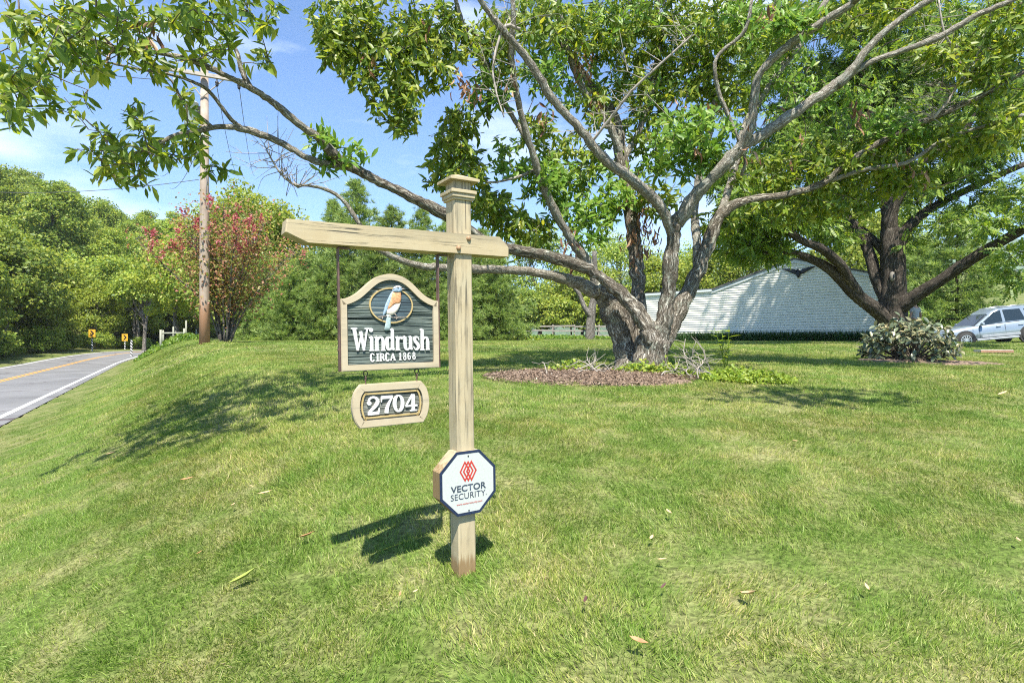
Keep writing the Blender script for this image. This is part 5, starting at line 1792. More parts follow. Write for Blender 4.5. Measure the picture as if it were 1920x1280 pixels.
for (cx_, cy_, rx_, ry_, Y, dY, n) in WCL:
    d = rand_dirs(n, rng) * (rng.random(n) ** 0.4)[:, None] if n else np.zeros((0, 3))
    for a in d:
        wp.append(at(cx_ + a[0] * rx_, cy_ + a[2] * ry_, Y + a[1] * dY))
# the shaded inner and rear part of the crown, over the garage side
n = 460
d = rand_dirs(n, rng)
wp += list(np.array([12.5, 20.5, EYE + 8.5]) + d * np.array([6.5, 5.0, 4.5]) * (rng.random(n) ** 0.33)[:, None])
wp = np.array(wp)
dist0 = np.array([np.min(np.sum((nodes - p_) ** 2, 1)) for p_ in wp])
order = np.argsort(dist0)
an = np.zeros((len(nodes) + 2 * len(wp), 3))
an[:len(nodes)] = nodes
cnt = len(nodes)
tw = MB()
wd = np.zeros_like(wp)
for i in order:
    d2 = np.sum((an[:cnt] - wp[i]) ** 2, 1)
    j = int(np.argmin(d2))
    a = an[j]
    L = math.sqrt(d2[j])
    mid = (a + wp[i]) / 2 + rng.normal(0, 0.06, 3) * L
    tw.tube([a, mid, wp[i]], [min(0.008 + 0.012 * L, 0.04), 0.007 + 0.003 * L, 0.005], 4, cap=False)
    dd = wp[i] - mid
    wd[i] = dd / (np.linalg.norm(dd) + 1e-9)
    an[cnt] = mid
    an[cnt + 1] = wp[i]
    cnt += 2
wcrown = tw.build("crown", M['bark_dark'], walnut, offset=wa_base)
tag(wcrown, kind="stuff")
Pp, Fd, Ln = rosettes(wp, wd, rng, nl=(4, 7), length=(0.30, 0.50), droop=0.9, up=0.15)
Mx = frames(Fd, np.tile(np.array([0, -0.9, 0.7]), (len(Pp), 1)), 0.4, rng) * Ln[:, None, None]
me = raw_mesh("leaf_mass", [instance_arrays(PIN_V, PIN_F, Mx, Pp - wa_base)])
o = mesh_object("leaf_mass", me, M['walnut_leaf'], wcrown)
tag(o, kind="stuff")


# ================================================================== generic trees
def make_broadleaf(name, label, group, seed, h, cr, nleaf, leaf, mat, lo=0.22, nclump=70, cat="tree", trunk_r=0.02, bark='bark_far', stems=1):
    r0 = np.random.default_rng(seed)
    t = thing(name, label, cat, group=group)
    cen = np.array([0, 0, h * (0.5 + lo / 2)])
    rad = np.array([cr, cr, h * (0.5 - lo / 2)])
    d = rand_dirs(nclump, r0)
    d[:, 2] = np.where(d[:, 2] < -0.6, -d[:, 2], d[:, 2])
    c = cen + d * rad * r0.uniform(0.45, 0.95, (nclump, 1)) * np.array([1, 1, 0.98])
    cw = r0.uniform(0.20, 0.36, nclump) * cr
    for s in range(stems):
        mb = MB()
        off = r0.normal(0, 0.04 * h, 2) if stems > 1 else np.zeros(2)
        tp = np.array([(off[0] * 0.2, off[1] * 0.2, -0.3), (off[0] * 0.5 + r0.normal(0, .02 * h), off[1] * .5, 0.3 * h), (off[0] * 1.6 + r0.normal(0, .04 * h), off[1] * 1.6, 0.62 * h), (off[0] * 2, off[1] * 2, 0.86 * h)])
        q = smooth_path(tp, 5)
        rr = np.linspace(trunk_r * h, 0.1 * trunk_r * h, len(q))
        rr[0] *= 1.5
        mb.tube(q, rr, 9, ridge=0.05, seed=seed + s)
        for k in r0.choice(nclump, min(14, nclump), replace=False):
            j = int(len(q) * r0.uniform(0.3, 0.75))
            mid = (q[j] + c[k]) / 2 + np.array([0, 0, -0.03 * h])
            mb.tube(smooth_path([q[j], mid, c[k]], 3), np.linspace(rr[j] * 0.45, 0.012, 7), 5, cap=False)
        mb.build("trunk", M[bark], t, smooth=True)
    idx = r0.integers(0, nclump, nleaf)
    u = rand_dirs(nleaf, r0)
    rr = r0.random(nleaf) ** 0.28
    pos = c[idx] + u * rr[:, None] * cw[idx][:, None] * np.array([1.15, 1.15, 0.72])
    out = pos - cen
    out /= np.linalg.norm(out, axis=1)[:, None]
    fwd = out * 0.5 + rand_dirs(nleaf, r0) + np.array([0, 0, -0.45])
    nrm = out * 0.6 + u * 0.9 + np.array([0, -0.35, 0.6])
    Mx = frames(fwd, nrm, 0.45, r0) * (leaf * r0.uniform(0.6, 1.3, nleaf))[:, None, None]
    me = raw_mesh(name + "_crown", [instance_arrays(DIA_V, DIA_F, Mx, pos)])
    cr_o = mesh_object("crown", me, M[mat], t)
    tag(cr_o, kind="stuff")
    return t


def make_pine(name, label, group, seed, h, rw, ntier, mat='pine_leaf', tuft=0.34, lo=0.02, cat="tree", droop=0.0):
    r0 = np.random.default_rng(seed)
    t = thing(name, label, cat, group=group)
    mb = MB()
    mb.tube([(0, 0, -0.2), (r0.normal(0, .05), 0, h * 0.5), (r0.normal(0, .05), r0.normal(0, .05), h * 0.99)], [0.017 * h, 0.010 * h, 0.002 * h], 8)
    P_, D_, S_ = [], [], []
    for i in range(ntier):
        f = i / (ntier - 1)
        z = h * (lo + (0.97 - lo) * f ** 0.92)
        L0 = rw * (1 - f) ** 0.72 * (0.75 + 0.25 * math.sin(i * 2.1)) + 0.18
        nb = int(8 - 3 * f)
        for k in range(nb):
            a = k * 6.283 / nb + i * 1.1 + r0.normal(0, 0.25)
            L = L0 * r0.uniform(0.65, 1.15)
            tip = np.array([math.cos(a) * L, math.sin(a) * L, z + L * (0.12 + 0.5 * f) + r0.normal(0, 0.08) - droop * L])
            b = np.array([0, 0, z])
            mb.tube([b, (b + tip) / 2 - np.array([0, 0, 0.05 * L]), tip], [0.02 + 0.006 * L, 0.014, 0.006], 4, cap=False)
            nt_ = int(7 + 16 * L)
            for _ in range(nt_):
                s = r0.uniform(0.22, 1.04) ** 0.8
                w = 0.20 * L * (1.1 - s) + 0.10
                p_ = b + (tip - b) * s + np.array([r0.normal(0, w), r0.normal(0, w), r0.normal(0.06, 0.07 + 0.02 * L)])
                P_.append(p_)
                dd = (tip - b) / L
                D_.append(dd + np.array([r0.normal(0, .4), r0.normal(0, .4), 0.5 + r0.normal(0, .3)]))
                S_.append(tuft * r0.uniform(0.7, 1.25))
    mb.build("trunk", M['bark_pine'], t, smooth=True)
    P_, D_, S_ = np.array(P_), np.array(D_), np.array(S_)
    Mx = frames(D_, rand_dirs(len(P_), r0)) * S_[:, None, None]
    me = raw_mesh(name + "_crown", [instance_arrays(TUFT_V, TUFT_F, Mx, P_)])
    o = mesh_object("crown", me, M[mat], t)
    tag(o, kind="stuff")
    return t


# ---- woodland on the hillside across the road
WG = "woodland trees on the hillside across the road"
wl = ["dense green woodland tree on the hillside across the road", "broad dark green woodland tree on the hillside across the road", "light yellow green woodland tree on the hillside across the road", "tall loose crowned woodland tree on the hillside across the road"]
protos = [
    make_broadleaf("woodland_tree", wl[0], WG, 21, 14.0, 4.6, 15000, 0.36, 'wood_leaf', lo=0.10),
    make_broadleaf("woodland_tree", wl[1], WG, 22, 12.5, 5.2, 15000, 0.36, 'wood_leaf', lo=0.06),
    make_broadleaf("woodland_tree", wl[2], WG, 23, 12.0, 4.2, 13000, 0.34, 'yellow_leaf', lo=0.08),
    make_broadleaf("woodland_tree", wl[3], WG, 24, 16.0, 4.4, 12000, 0.38, 'wood_leaf', lo=0.2, nclump=60),
]
first = [True] * 4
spots = []
r0 = np.random.default_rng(77)
# front rows beyond the road
for az0, az1, rr_, step in ((0.50, 1.15, 92, 5.5), (0.46, 1.15, 101, 6.0), (0.44, 1.15, 111, 6.0), (0.42, 1.15, 122, 6.5), (0.40, 1.15, 134, 6.5), (0.38, 1.15, 147, 7.0), (0.36, 1.15, 160, 7.5), (0.34, 1.15, 173, 7.5), (0.32, 1.15, 186, 8.0)):
    a0, a1 = math.atan(az0), math.atan(az1)
    n = max(2, int((a1 - a0) * rr_ / step))
    for k in range(n):
        a = a0 + (a1 - a0) * (k + r0.uniform(-0.3, 0.3)) / (n - 1)
        d = rr_ + r0.uniform(-3, 3)
        spots.append((-d * math.sin(a), d * math.cos(a), 1.0))
# edge of the wood along the far side of the road and round the bend
Pr = smooth_path(road_pts, 3)
Tr = np.gradient(Pr[:, :2], axis=0)
Tr /= np.linalg.norm(Tr, axis=1)[:, None]
Sr = np.concatenate([[0], np.cumsum(np.linalg.norm(np.diff(Pr[:, :2], axis=0), axis=1))])


def beside_road(s_, off_):
    q = np.array([np.interp(s_, Sr, Pr[:, 0]), np.interp(s_, Sr, Pr[:, 1])])
    t_ = np.array([np.interp(s_, Sr, Tr[:, 0]), np.interp(s_, Sr, Tr[:, 1])])
    return q + np.array([-t_[1], t_[0]]) * off_


s_cam = 34.0
for s_ in np.arange(s_cam + 22, s_cam + 112, 5.5):
    q = beside_road(s_ + r0.uniform(-1.5, 1.5), r0.uniform(8.0, 9.5))
    spots.append((q[0], q[1], r0.uniform(0.62, 0.85)))
    q = beside_road(s_ + r0.uniform(-1.5, 1.5), r0.uniform(13.0, 17.0))
    spots.append((q[0], q[1], r0.uniform(0.8, 1.05)))
for (x, y, s) in spots:
    off, _ = road_query(np.array([x]), np.array([y]))
    if abs(off[0]) < 5.5:
        continue
    k = int(r0.choice(4, p=[0.33, 0.25, 0.22, 0.20]))
    sc = s * r0.uniform(0.82, 1.15)
    loc = (x, y, Hs(x, y) - 0.15)
    if first[k]:
        first[k] = False
        sc *= 1.0
        protos[k].location = loc
        protos[k].scale = (sc, sc, sc)
    else:
        copy_thing(protos[k], loc, r0.uniform(0, 6.28), (sc * r0.uniform(.9, 1.1), sc * r0.uniform(.9, 1.1), sc))

# two bare-stemmed trees at the bend
for px, Y, ph_, lbl in ((268, 66, 0.0, "pale trunked tree leaning over the bend beside the striped marker"), (256, 70, 1.2, "slender pale trunked tree behind the striped marker post")):
    t = make_broadleaf("roadside_tree", lbl, None, 31 + int(px), 9.5, 3.0, 6000, 0.30, 'wood_leaf', lo=0.45, nclump=40, trunk_r=0.022, stems=2)
    x = (px - 960) / F * Y
    t.location = (x, Y, Hs(x, Y) - 0.1)

# undergrowth at the edge of the wood
for i in range(24):
    if i == 0:
        ub = make_broadleaf("understorey_bush", "low leafy bush at the edge of the wood across the road", "bushes at the edge of the wood", 61, 3.2, 2.2, 5000, 0.24, 'wood_leaf', lo=0.0, nclump=40, cat="bush")
    x, Y = beside_road(s_cam + 20 + i * 3.4 + r0.uniform(-0.8, 0.8), r0.uniform(6.3, 7.6))
    loc = (x, Y, Hs(x, Y) - 0.1)
    sc = r0.uniform(0.45, 0.95)
    if i == 0:
        ub.location = loc
    else:
        copy_thing(ub, loc, r0.uniform(0, 6.28), sc)

# ---- leafy trees behind the pole and the flowering shrub
TB = [(470, 44, 12.6, 4.0, 'yellow_leaf', "tall yellow green tree behind the flowering shrub and pole"),
      (385, 50, 12.0, 3.6, 'wood_leaf', "mid green tree rising behind the utility pole"),
      (535, 47, 10.8, 3.2, 'yellow_leaf', "light green tree between the flowering shrub and the pines"),
      (330, 52, 9.6, 3.4, 'yellow_leaf', "yellow green tree beside the wooden gate fence"),
      (430, 40, 6.6, 2.8, 'wood_leaf', "low dark green tree close behind the flowering shrub")]
for i, (px, Y, h, cr, mt, lbl) in enumerate(TB):
    t = make_broadleaf("backdrop_tree", lbl, None, 80 + i, h, cr, 12000, 0.25, mt, lo=0.05)
    x = (px - 960) / F * Y
    t.location = (x, Y, Hs(x, Y) - 0.1)

# ---- trees behind fence and garage
TF = [(1010, 74, 15, 5.0, 'wood_leaf', "green tree beyond the rail fence behind the post"), (1090, 70, 11, 4.4, 'yellow_leaf', "yellow green tree beyond the rail fence behind the left trunk"),
      (1160, 80, 16, 5.5, 'wood_leaf', "tall green tree beyond the fence behind the forked trunk"), (1040, 66, 5.0, 2.6, 'yellow_leaf', "small yellow green sapling just behind the rail fence"),
      (1120, 66, 5.2, 2.6, 'yellow_leaf', "bushy lime green sapling at the end of the rail fence"), (1240, 62, 10, 4.2, 'yellow_leaf', "yellow green tree behind the left end of the garage"),
      (1345, 58, 9.5, 3.6, 'yellow_leaf', "yellow green tree rising behind the garage roof slope"), (1425, 62, 12, 4.5, 'wood_leaf', "dark green tree behind the garage gable"),
      (1590, 52, 12, 4.4, 'yellow_leaf', "light green tree behind the right half of the garage roof"), (1290, 75, 12, 4.8, 'wood_leaf', "distant green tree left of the garage"),
      (985, 68, 6.0, 3.4, 'wood_leaf', "rounded green bush behind the fence next to the pines"), (1072, 70, 6.0, 3.4, 'wood_leaf', "dark green bush behind the middle of the rail fence"), (1150, 68, 6.5, 3.2, 'wood_leaf', "green bush behind the fence hidden by the forked trunk"), (1205, 64, 6.0, 3.0, 'wood_leaf', "leafy bush beside the left end of the garage"),
      (1680, 70, 13, 4.6, 'wood_leaf', "green tree far behind the walnut trunk")]
for i, (px, Y, h, cr, mt, lbl) in enumerate(TF):
    t = make_broadleaf("field_tree", lbl, None, 120 + i, h, cr, 9000, 0.30, mt, lo=0.06, nclump=60)
    x = (px - 960) / F * Y
    t.location = (x, Y, Hs(x, Y) - 0.1)

# old pollarded trunk by the fence
px, Y = 1106, 52
x = (px - 960) / F * Y
sn = thing("old_trunk", "pale old tree trunk with one bent limb by the rail fence", "tree", (x, Y, Hs(x, Y)))
mb = MB()
mb.tube(smooth_path([(0, 0, -0.2), (0.05, 0, 1.5), (0.25, 0, 3.0), (0.5, 0, 4.6), (0.4, 0, 8)], 6), np.linspace(0.48, 0.2, 25), 12, ridge=0.1, seed=4)
mb.build("trunk", M['bark_far'], sn, smooth=True)
mb = MB()
mb.tube(smooth_path([(0.1, -0.1, 2.0), (-0.6, -0.3, 3.0), (-1.1, -0.4, 4.2), (-2.0, -0.5, 5.0), (-3.2, -0.5, 5.2)], 6), np.linspace(0.27, 0.10, 25), 10, ridge=0.08, seed=5)
mb.build("limb", M['bark_far'], sn, smooth=True)

# ---- evergreen screen behind the lawn
PG = "pines in the evergreen screen behind the lawn"
pine1 = make_pine("pine_tree", "tall pointed pine in the evergreen screen behind the lawn", PG, 41, 9.6, 2.9, 26)
pine2 = make_pine("pine_tree", "middling bushy pine in the evergreen screen behind the lawn", PG, 42, 8.2, 2.9, 22)
pine3 = make_pine("pine_tree", "low rounded pine at the front of the evergreen screen", PG, 43, 5.6, 2.6, 16, tuft=0.38)
PS = [(500, 39, 3, 1.0), (570, 38, 2, 0.72), (625, 38, 1, 0.98), (668, 36, 1, 1.06), (735, 37, 2, 1.05), (700, 34, 3, 1.05), (790, 38, 1, 0.92), (842, 36, 2, 0.95), (610, 35, 3, 0.9), (780, 35, 3, 0.85), (898, 37, 2, 0.80), (930, 36, 3, 0.95), (545, 35, 3, 0.82), (860, 34, 3, 0.8), (905, 40, 2, 0.95)]
pf = {1: True, 2: True, 3: True}
pr = {1: pine1, 2: pine2, 3: pine3}
for (px, Y, k, s) in PS:
    x = (px - 960) / F * Y
    loc = (x, Y, Hs(x, Y) - 0.1)
    if pf[k]:
        pf[k] = False
        pr[k].location = loc
        pr[k].scale = (s, s, s)
    else:
        copy_thing(pr[k], loc, r0.uniform(0, 6.28), (s * r0.uniform(0.9, 1.12), s * r0.uniform(0.9, 1.12), s))
# white pine by the car, and a small one
wp1 = make_pine("white_pine", "dark green pine with open branches beside the silver car", None, 47, 7.8, 3.4, 15, tuft=0.42, lo=0.10, droop=0.12)
x = (1795 - 960) / F * 33
wp1.location = (x, 33, Hs(x, 33) - 0.1)
wp2 = make_pine("white_pine", "dense pine behind the person and the walnut trunk", None, 48, 6.4, 2.8, 15, tuft=0.42, lo=0.05)
x = (1722 - 960) / F * 37
wp2.location = (x, 37, Hs(x, 37) - 0.1)

# ---- crepe myrtle
cx_, cY = -10.5, 20.9
myr = thing("flowering_shrub", "tall vase shaped crepe myrtle with many stems and pink blossom by the pole", "shrub", (cx_, cY, Hs(cx_, cY)))
r0 = np.random.default_rng(9)
tips = []
for k in range(17):
    a = k * 6.283 / 17 * 2.0 + r0.normal(0, 0.2)
    sp = r0.uniform(0.25, 1.0)
    hgt = r0.uniform(3.6, 5.2) * (1.05 - 0.25 * sp)
    L = 3.2 * sp
    e = np.array([math.cos(a) * L, math.sin(a) * L * 0.8, hgt])
    b = np.array([math.cos(a) * 0.14, math.sin(a) * 0.14, -0.1])
    m1 = b + (e - b) * np.array([0.22, 0.22, 0.38]) + r0.normal(0, .05, 3)
    m2 = b + (e - b) * np.array([0.58, 0.58, 0.72]) + r0.normal(0, .08, 3)
    q = smooth_path([b, m1, m2, e], 5)
    mb = MB()
    mb.tube(q, np.linspace(0.038, 0.008, len(q)), 6, seed=k)
    for j in range(4, len(q)):
        for _ in range(3):
            d = r0.normal(0, 1, 3)
            d[2] = abs(d[2])
            tip = q[j] + d / np.linalg.norm(d) * r0.uniform(0.3, 0.85)
            mb.tube([q[j], (q[j] + tip) / 2 + r0.normal(0, .04, 3), tip], [0.009, 0.006, 0.003], 4, cap=False)
            tips.append(tip)
    mb.build("stem", M['bark_far'], myr, smooth=True)
tips = np.array(tips)
n = 11000
idx = r0.integers(0, len(tips), n)
pos = tips[idx] + r0.normal(0, 0.24, (n, 3))
Mx = frames(r0.normal(0, 1, (n, 3)) + np.array([0, 0, -.2]), r0.normal(0, 0.6, (n, 3)) + np.array([0, -.4, 1]), 0, r0) * r0.uniform(0.07, 0.13, n)[:, None, None]
me = raw_mesh("foliage", [instance_arrays(DIA_V, DIA_F, Mx, pos)])
tag(mesh_object("foliage", me, M['myrtle_leaf'], myr), kind="stuff")
up_t = tips[np.argsort(-(tips[:, 2] * 0.8 + 0.9 * np.hypot(tips[:, 0], tips[:, 1]) - 0.6 * tips[:, 1]))][:170]
for k in r0.choice(len(up_t), 62, replace=False):
    n = 46
    ax_ = np.array([r0.normal(0, .35), r0.normal(0, .35), 1.0])
    tpar = r0.uniform(-0.4, 1, n)
    pos = ax_ * tpar[:, None] * 0.17 + r0.normal(0, 1, (n, 3)) * (0.06 * (1.1 - np.abs(tpar)))[:, None]
    Mx = frames(r0.normal(0, 1, (n, 3)), r0.normal(0, 1, (n, 3))) * r0.uniform(0.04, 0.075, n)[:, None, None]
    me = raw_mesh("blossom", [instance_arrays(DIA_V * np.array([1.3, 1, 1]), DIA_F, Mx, pos)])
    o = mesh_object("blossom", me, M['blossom'], myr)
    o.location = up_t[k]

# ================================================================== utility pole
px0, pY = 383.5, 20.0
X = (px0 - 960) / F * pY
pz = Hs(X, pY)
pole = thing("utility_pole", "wooden utility pole with crossarm and transformer behind the bank", "utility pole", (X, pY, pz))
mb = MB()
mb.tube([(0, 0, -0.3), (0, 0, 1.4), (0, 0, 5.2), (0, 0, 9.7)], [0.178, 0.168, 0.15, 0.125], 14, ridge=0.02, seed=1)
mb.build("shaft", M['pole_wood'], pole, smooth=True)
zarm = EYE + (640 - 146) / F * pY - pz
mb = MB()
rot = Matrix.Rotation(R(-3.0), 3, 'Y')
mb.box((0.15, -0.2, zarm), (2.5, 0.10, 0.13), rot=Matrix.Rotation(R(18), 3, 'Z') @ Matrix.Rotation(R(2.5), 3, 'Y'), bevel=0.01)
mb.build("crossarm", M['arm_wood'], pole)
for s in (-1, 1):
    mb = MB()
    mb.tube([(s * 0.62 + 0.1, -0.2 + 0.18 * s, zarm - 0.05), (0, -0.16, zarm - 0.75)], 0.02, 6)
    mb.build("brace", M['arm_wood'], pole)
for dx in (-0.95, 0.35, 1.05):
    mb = MB()
    prof = [(0.02, -0.07), (0.02, -0.16), (0.055, -0.18), (0.06, -0.24), (0.045, -0.26), (0.055, -0.29), (0.04, -0.34), (0.012, -0.36)]
    t12 = np.linspace(0, 2 * math.pi, 10, endpoint=False)
    x_ = 0.15 + dx * math.cos(R(18))
    y_ = -0.2 + dx * math.sin(R(18))
    v = [(x_ + r * math.cos(t), y_ + r * math.sin(t), zarm + z) for r, z in prof for t in t12]
    f = [(i * 10 + k, i * 10 + (k + 1) % 10, (i + 1) * 10 + (k + 1) % 10, (i + 1) * 10 + k) for i in range(len(prof) - 1) for k in range(10)]
    mb.add(v, f)
    mb.build("insulator", M['iron'] if dx > 0 else M['transformer'], pole, smooth=True)
ztr = EYE + (640 - 215) / F * pY - pz
tr = MB()
t24 = np.linspace(0, 2 * math.pi, 24, endpoint=False)
prof = [(0.001, -0.42), (0.20, -0.42), (0.215, -0.40), (0.215, 0.33), (0.23, 0.335), (0.23, 0.37), (0.15, 0.42), (0.001, 0.43)]
v = [(-0.40 + r * math.cos(t), -0.12 + r * math.sin(t), ztr + z) for r, z in prof for t in t24]
tr.add(v, [(i * 24 + k, i * 24 + (k + 1) % 24, (i + 1) * 24 + (k + 1) % 24, (i + 1) * 24 + k) for i in range(len(prof) - 1) for k in range(24)])
tro = tr.build("transformer", M['transformer'], pole, smooth=True)
mb = MB()
mb.tube([(-0.36, -0.12, ztr + 0.40), (-0.36, -0.12, ztr + 0.62)], 0.035, 8)
mb.build("bushing", M['arm_wood'], tro)
mb = MB()
mb.box((-0.13, -0.06, ztr), (0.16, 0.08, 0.5))
mb.build("bracket", M['iron'], tro)
mb = MB()
mb.box((0.02, -0.185, EYE + (640 - 254) / F * pY - pz), (0.13, 0.02, 0.10))
mb.build("number_plate", M['oct_white'], pole)
pp = np.array([X, pY, pz])
W_ = [("cable running from the pole down to the upper left", (pp + np.array([-0.1, -0.2, 5.7])), at(-120, 352, 26)),
      ("thin wire falling from the crossarm end behind the trees", pp + np.array([1.15, 0.15, zarm - 0.3]), at(478, 330, 60)),
      ("thin wire dropping beside the pole behind the trees", pp + np.array([0.45, -0.05, zarm - 0.3]), at(448, 330, 60)),
      ("slack cable from the transformer toward the road", pp + np.array([-0.3, -0.1, ztr - 0.4]), at(300, 330, 42)),
      ("second slack cable from the transformer toward the road", pp + np.array([-0.15, -0.1, ztr - 1.2]), at(318, 352, 42)),
      ("overhead line leaving the crossarm toward the left hillside", pp + np.array([-0.95, -0.45, zarm - 0.3]), at(-260, 60, 12))]
for lbl, a, b in W_:
    mb = MB()
    ts = np.linspace(0, 1, 16)
    sag = 0.02 * np.linalg.norm(b - a)
    pts = a[None] * (1 - ts)[:, None] + b[None] * ts[:, None]
    pts[:, 2] -= sag * 4 * ts * (1 - ts)
    mb.tube(pts - a, 0.012, 5)
    o = mb.build("power_line", M['wire'])
    o.location = a
    tag(o, lbl, "wire")
mb = MB()
mb.tube([(0.1, -0.17, 6.1), (0.25, -0.3, 5.6), (0.18, -0.25, 5.0), (0.12, -0.2, 4.9)], 0.012, 5)
mb.build("drop_loop", M['wire'], pole)

# ================================================================== road furniture
def chevron(px, ybase, Y, w, lbl):
    x = (px - 960) / F * Y
    z0 = Hs(x, Y)
    zc = EYE - (ybase - 640) / F * Y
    t = thing("chevron_sign", lbl, "road sign", (x, Y, z0), (0, 0, R(8)))
    hgt = zc - z0
    h_ = w * 1.28
    mb = MB()
    mb.box((0, 0.03, (hgt - h_ * 0.5) / 2), (0.11, 0.05, max(0.3, hgt - h_ * 0.5)))
    mb.build("post", M['stripe'], t)
    mb = MB()
    mb.box((0, 0, hgt), (w, 0.02, h_), bevel=0.004)
    mb.build("panel", M['chev_yellow'], t)
    a, k = w * 0.36, h_ * 0.34
    poly = [(-0.30 * w, k), (-0.02 * w, k), (0.34 * w, 0), (-0.02 * w, -k), (-0.30 * w, -k), (0.06 * w, 0)]
    mb = MB()
    mb.prism([(x_, z_ + hgt) for x_, z_ in poly], -0.014, -0.008)
    mb.build("chevron_mark", M['black'], t)


chevron(172.5, 625, 60, 0.66, "taller yellow chevron sign on the outside of the road bend")
chevron(234, 632.5, 66, 0.64, "yellow chevron sign next to the pale trunked trees")
pz_ = gpt(246.5, 668.5)
t = thing("marker_post", "black and white striped marker post on the bank side of the road", "marker post", pz_)
mb = MB()
hh = 30.5 / F * pz_[1]
mb.box((0, 0, hh / 2), (0.18, 0.05, hh), bevel=0.01)
mb.build("striped_face", M['stripe'], t)
mb = MB()
mb.box((0, 0.04, hh * 0.45), (0.05, 0.03, hh * 0.9))
mb.build("stake", M['iron'], t)

# wooden gate-like brace on the bank
p1, p2 = gpt(301.5, 651.5), gpt(345, 646.5)
p1 = np.array([(301.5 - 960) / F * 38, 38, 0]); p1[2] = Hs(p1[0], p1[1])
p2 = np.array([(345.5 - 960) / F * 38.5, 38.5, 0]); p2[2] = Hs(p2[0], p2[1])
gt = thing("fence_brace", "pale wooden H shaped fence brace on the bank left of the pole", "fence", p1)
top1, top2 = EYE + (640 - 618) / F * 38, EYE + (640 - 615.5) / F * 38.5
for q, tp in ((p1, top1), (p2, top2)):
    mb = MB()
    mb.tube([(*(q - p1)[:2], q[2] - p1[2] - 0.3), (*(q - p1)[:2], tp - p1[2])], [0.075, 0.07], 9, ridge=0.03)
    mb.build("post", M['post_green'], gt, smooth=True)
zr1 = EYE + (640 - 624.5) / F * 38 - p1[2]
mb = MB()
mb.tube([(0, 0, zr1), (p2[0] - p1[0], p2[1] - p1[1], zr1 + 0.02)], 0.055, 8, ridge=0.03)
mb.build("rail", M['post_green'], gt, smooth=True)
for px, Y, ht, lbl in ((306, 41, 1.25, "grey fence post just behind the wooden fence brace"), (325, 42, 1.2, "middle fence post seen through the wooden fence brace"), (349, 42.5, 1.45, "taller fence post right of the wooden fence brace"), (368.5, 40, 0.75, "short grey fence post left of the pole base")):
    x = (px - 960) / F * Y
    q = np.array([x, Y, Hs(x, Y)])
    o = thing("fence_post", lbl, "fence post", q)
    mb = MB()
    mb.tube([(0, 0, -0.2), (0, 0, ht)], [0.06, 0.055], 8, ridge=0.03)
    mb.build("timber", M['post_green'], o, smooth=True)
    mb = MB()
    mb.tube([(0, 0, ht), (0, 0, ht + 0.03)], [0.05, 0.02], 8)
    mb.build("top", M['post_green'], o, smooth=True)

# ================================================================== rail fence
FY = 56.0
xs = [(p_ - 960) / F * FY for p_ in (905, 950, 993, 1036, 1077, 1122, 1166, 1210)]
fb = np.array([xs[0], FY, Hs(xs[0], FY)])
fence = thing("rail_fence", "weathered grey three rail board fence at the back of the lawn", "fence", fb)
for i, x in enumerate(xs):
    z = Hs(x, FY)
    mb = MB()
    mb.box((0, 0, 0.62), (0.13, 0.13, 1.55), bevel=0.01)
    o = mb.build("post", M['fence_wood'], fence)
    o.location = (x - fb[0], 0, z - fb[2])
    o.rotation_euler = (0, R(r0.normal(0, 1.5)), 0)
for i in range(len(xs) - 1):
    for hz in (0.30, 0.78, 1.22):
        a, b = xs[i], xs[i + 1]
        za, zb = Hs(a, FY) - fb[2], Hs(b, FY) - fb[2]
        mb = MB()
        L = math.hypot(b - a, zb - za)
        mb.box((0, 0, 0), (L - 0.01, 0.035, 0.15 * r0.uniform(0.85, 1.1)), bevel=0.005)
        o = mb.build("rail", M['fence_wood'], fence)
        o.location = ((a + b) / 2 - fb[0], -0.085, (za + zb) / 2 + hz + r0.normal(0, 0.02))
        o.rotation_euler = (0, -math.atan2(zb - za, b - a) + R(r0.normal(0, 0.8)), 0)

# field fence behind the car
qa, qb = at(1835, 575, 50), at(2000, 556, 46)
ff = thing("field_fence", "low wooden rail fence on the green slope behind the car", "fence", (qa[0], qa[1], Hs(qa[0], qa[1])))
for k in range(4):
    q = qa + (qb - qa) * (k / 3 + 0.06)
    mb = MB()
    mb.box((0, 0, 0.45), (0.20, 0.20, 1.25), bevel=0.02)
    o = mb.build("post", M['fence_wood'], ff)
    o.location = (q[0] - qa[0], q[1] - qa[1], Hs(q[0], q[1]) - ff.location.z)
for hz in (0.55, 0.9):
    mb = MB()
    pts = [np.array([*(qa + (qb - qa) * s)[:2], 0]) for s in np.linspace(-0.05, 1.1, 8)]
    for q in pts:
        q[2] = Hs(q[0], q[1]) + hz
    mb.tube(np.array(pts) - np.array(ff.location), 0.06, 6)
    mb.build("rail", M['fence_wood'], ff, smooth=True)

# ================================================================== garage
GN = np.array([-math.sqrt(.5), -math.sqrt(.5), 0])       # outward normal of the gable wall
GD = np.array([math.sqrt(.5), -math.sqrt(.5), 0])        # along the wall towards the viewer's right
peak = np.array([14.1, 28.5])
GW = 4.1
gz0 = min(Hs(11.2, 31.4), Hs(17.0, 25.6)) - 0.05
GR = 3.65
HP = EYE + 153 / F * 28.5 - gz0
HE = EYE + 97.5 / F * 31.4 - gz0
garage = thing("garage", "white clapboard garage with low gable behind the trees", "building", (peak[0], peak[1], gz0), (0, 0, math.atan2(GD[1], GD[0])))
# local: x along the wall, y into the building, z up
left_end = -9.6


def wall_top(x):
    if x < -GW:
        return HE - 0.02
    return HP - (HP - HE) * min(abs(x) / GW, 1.0)


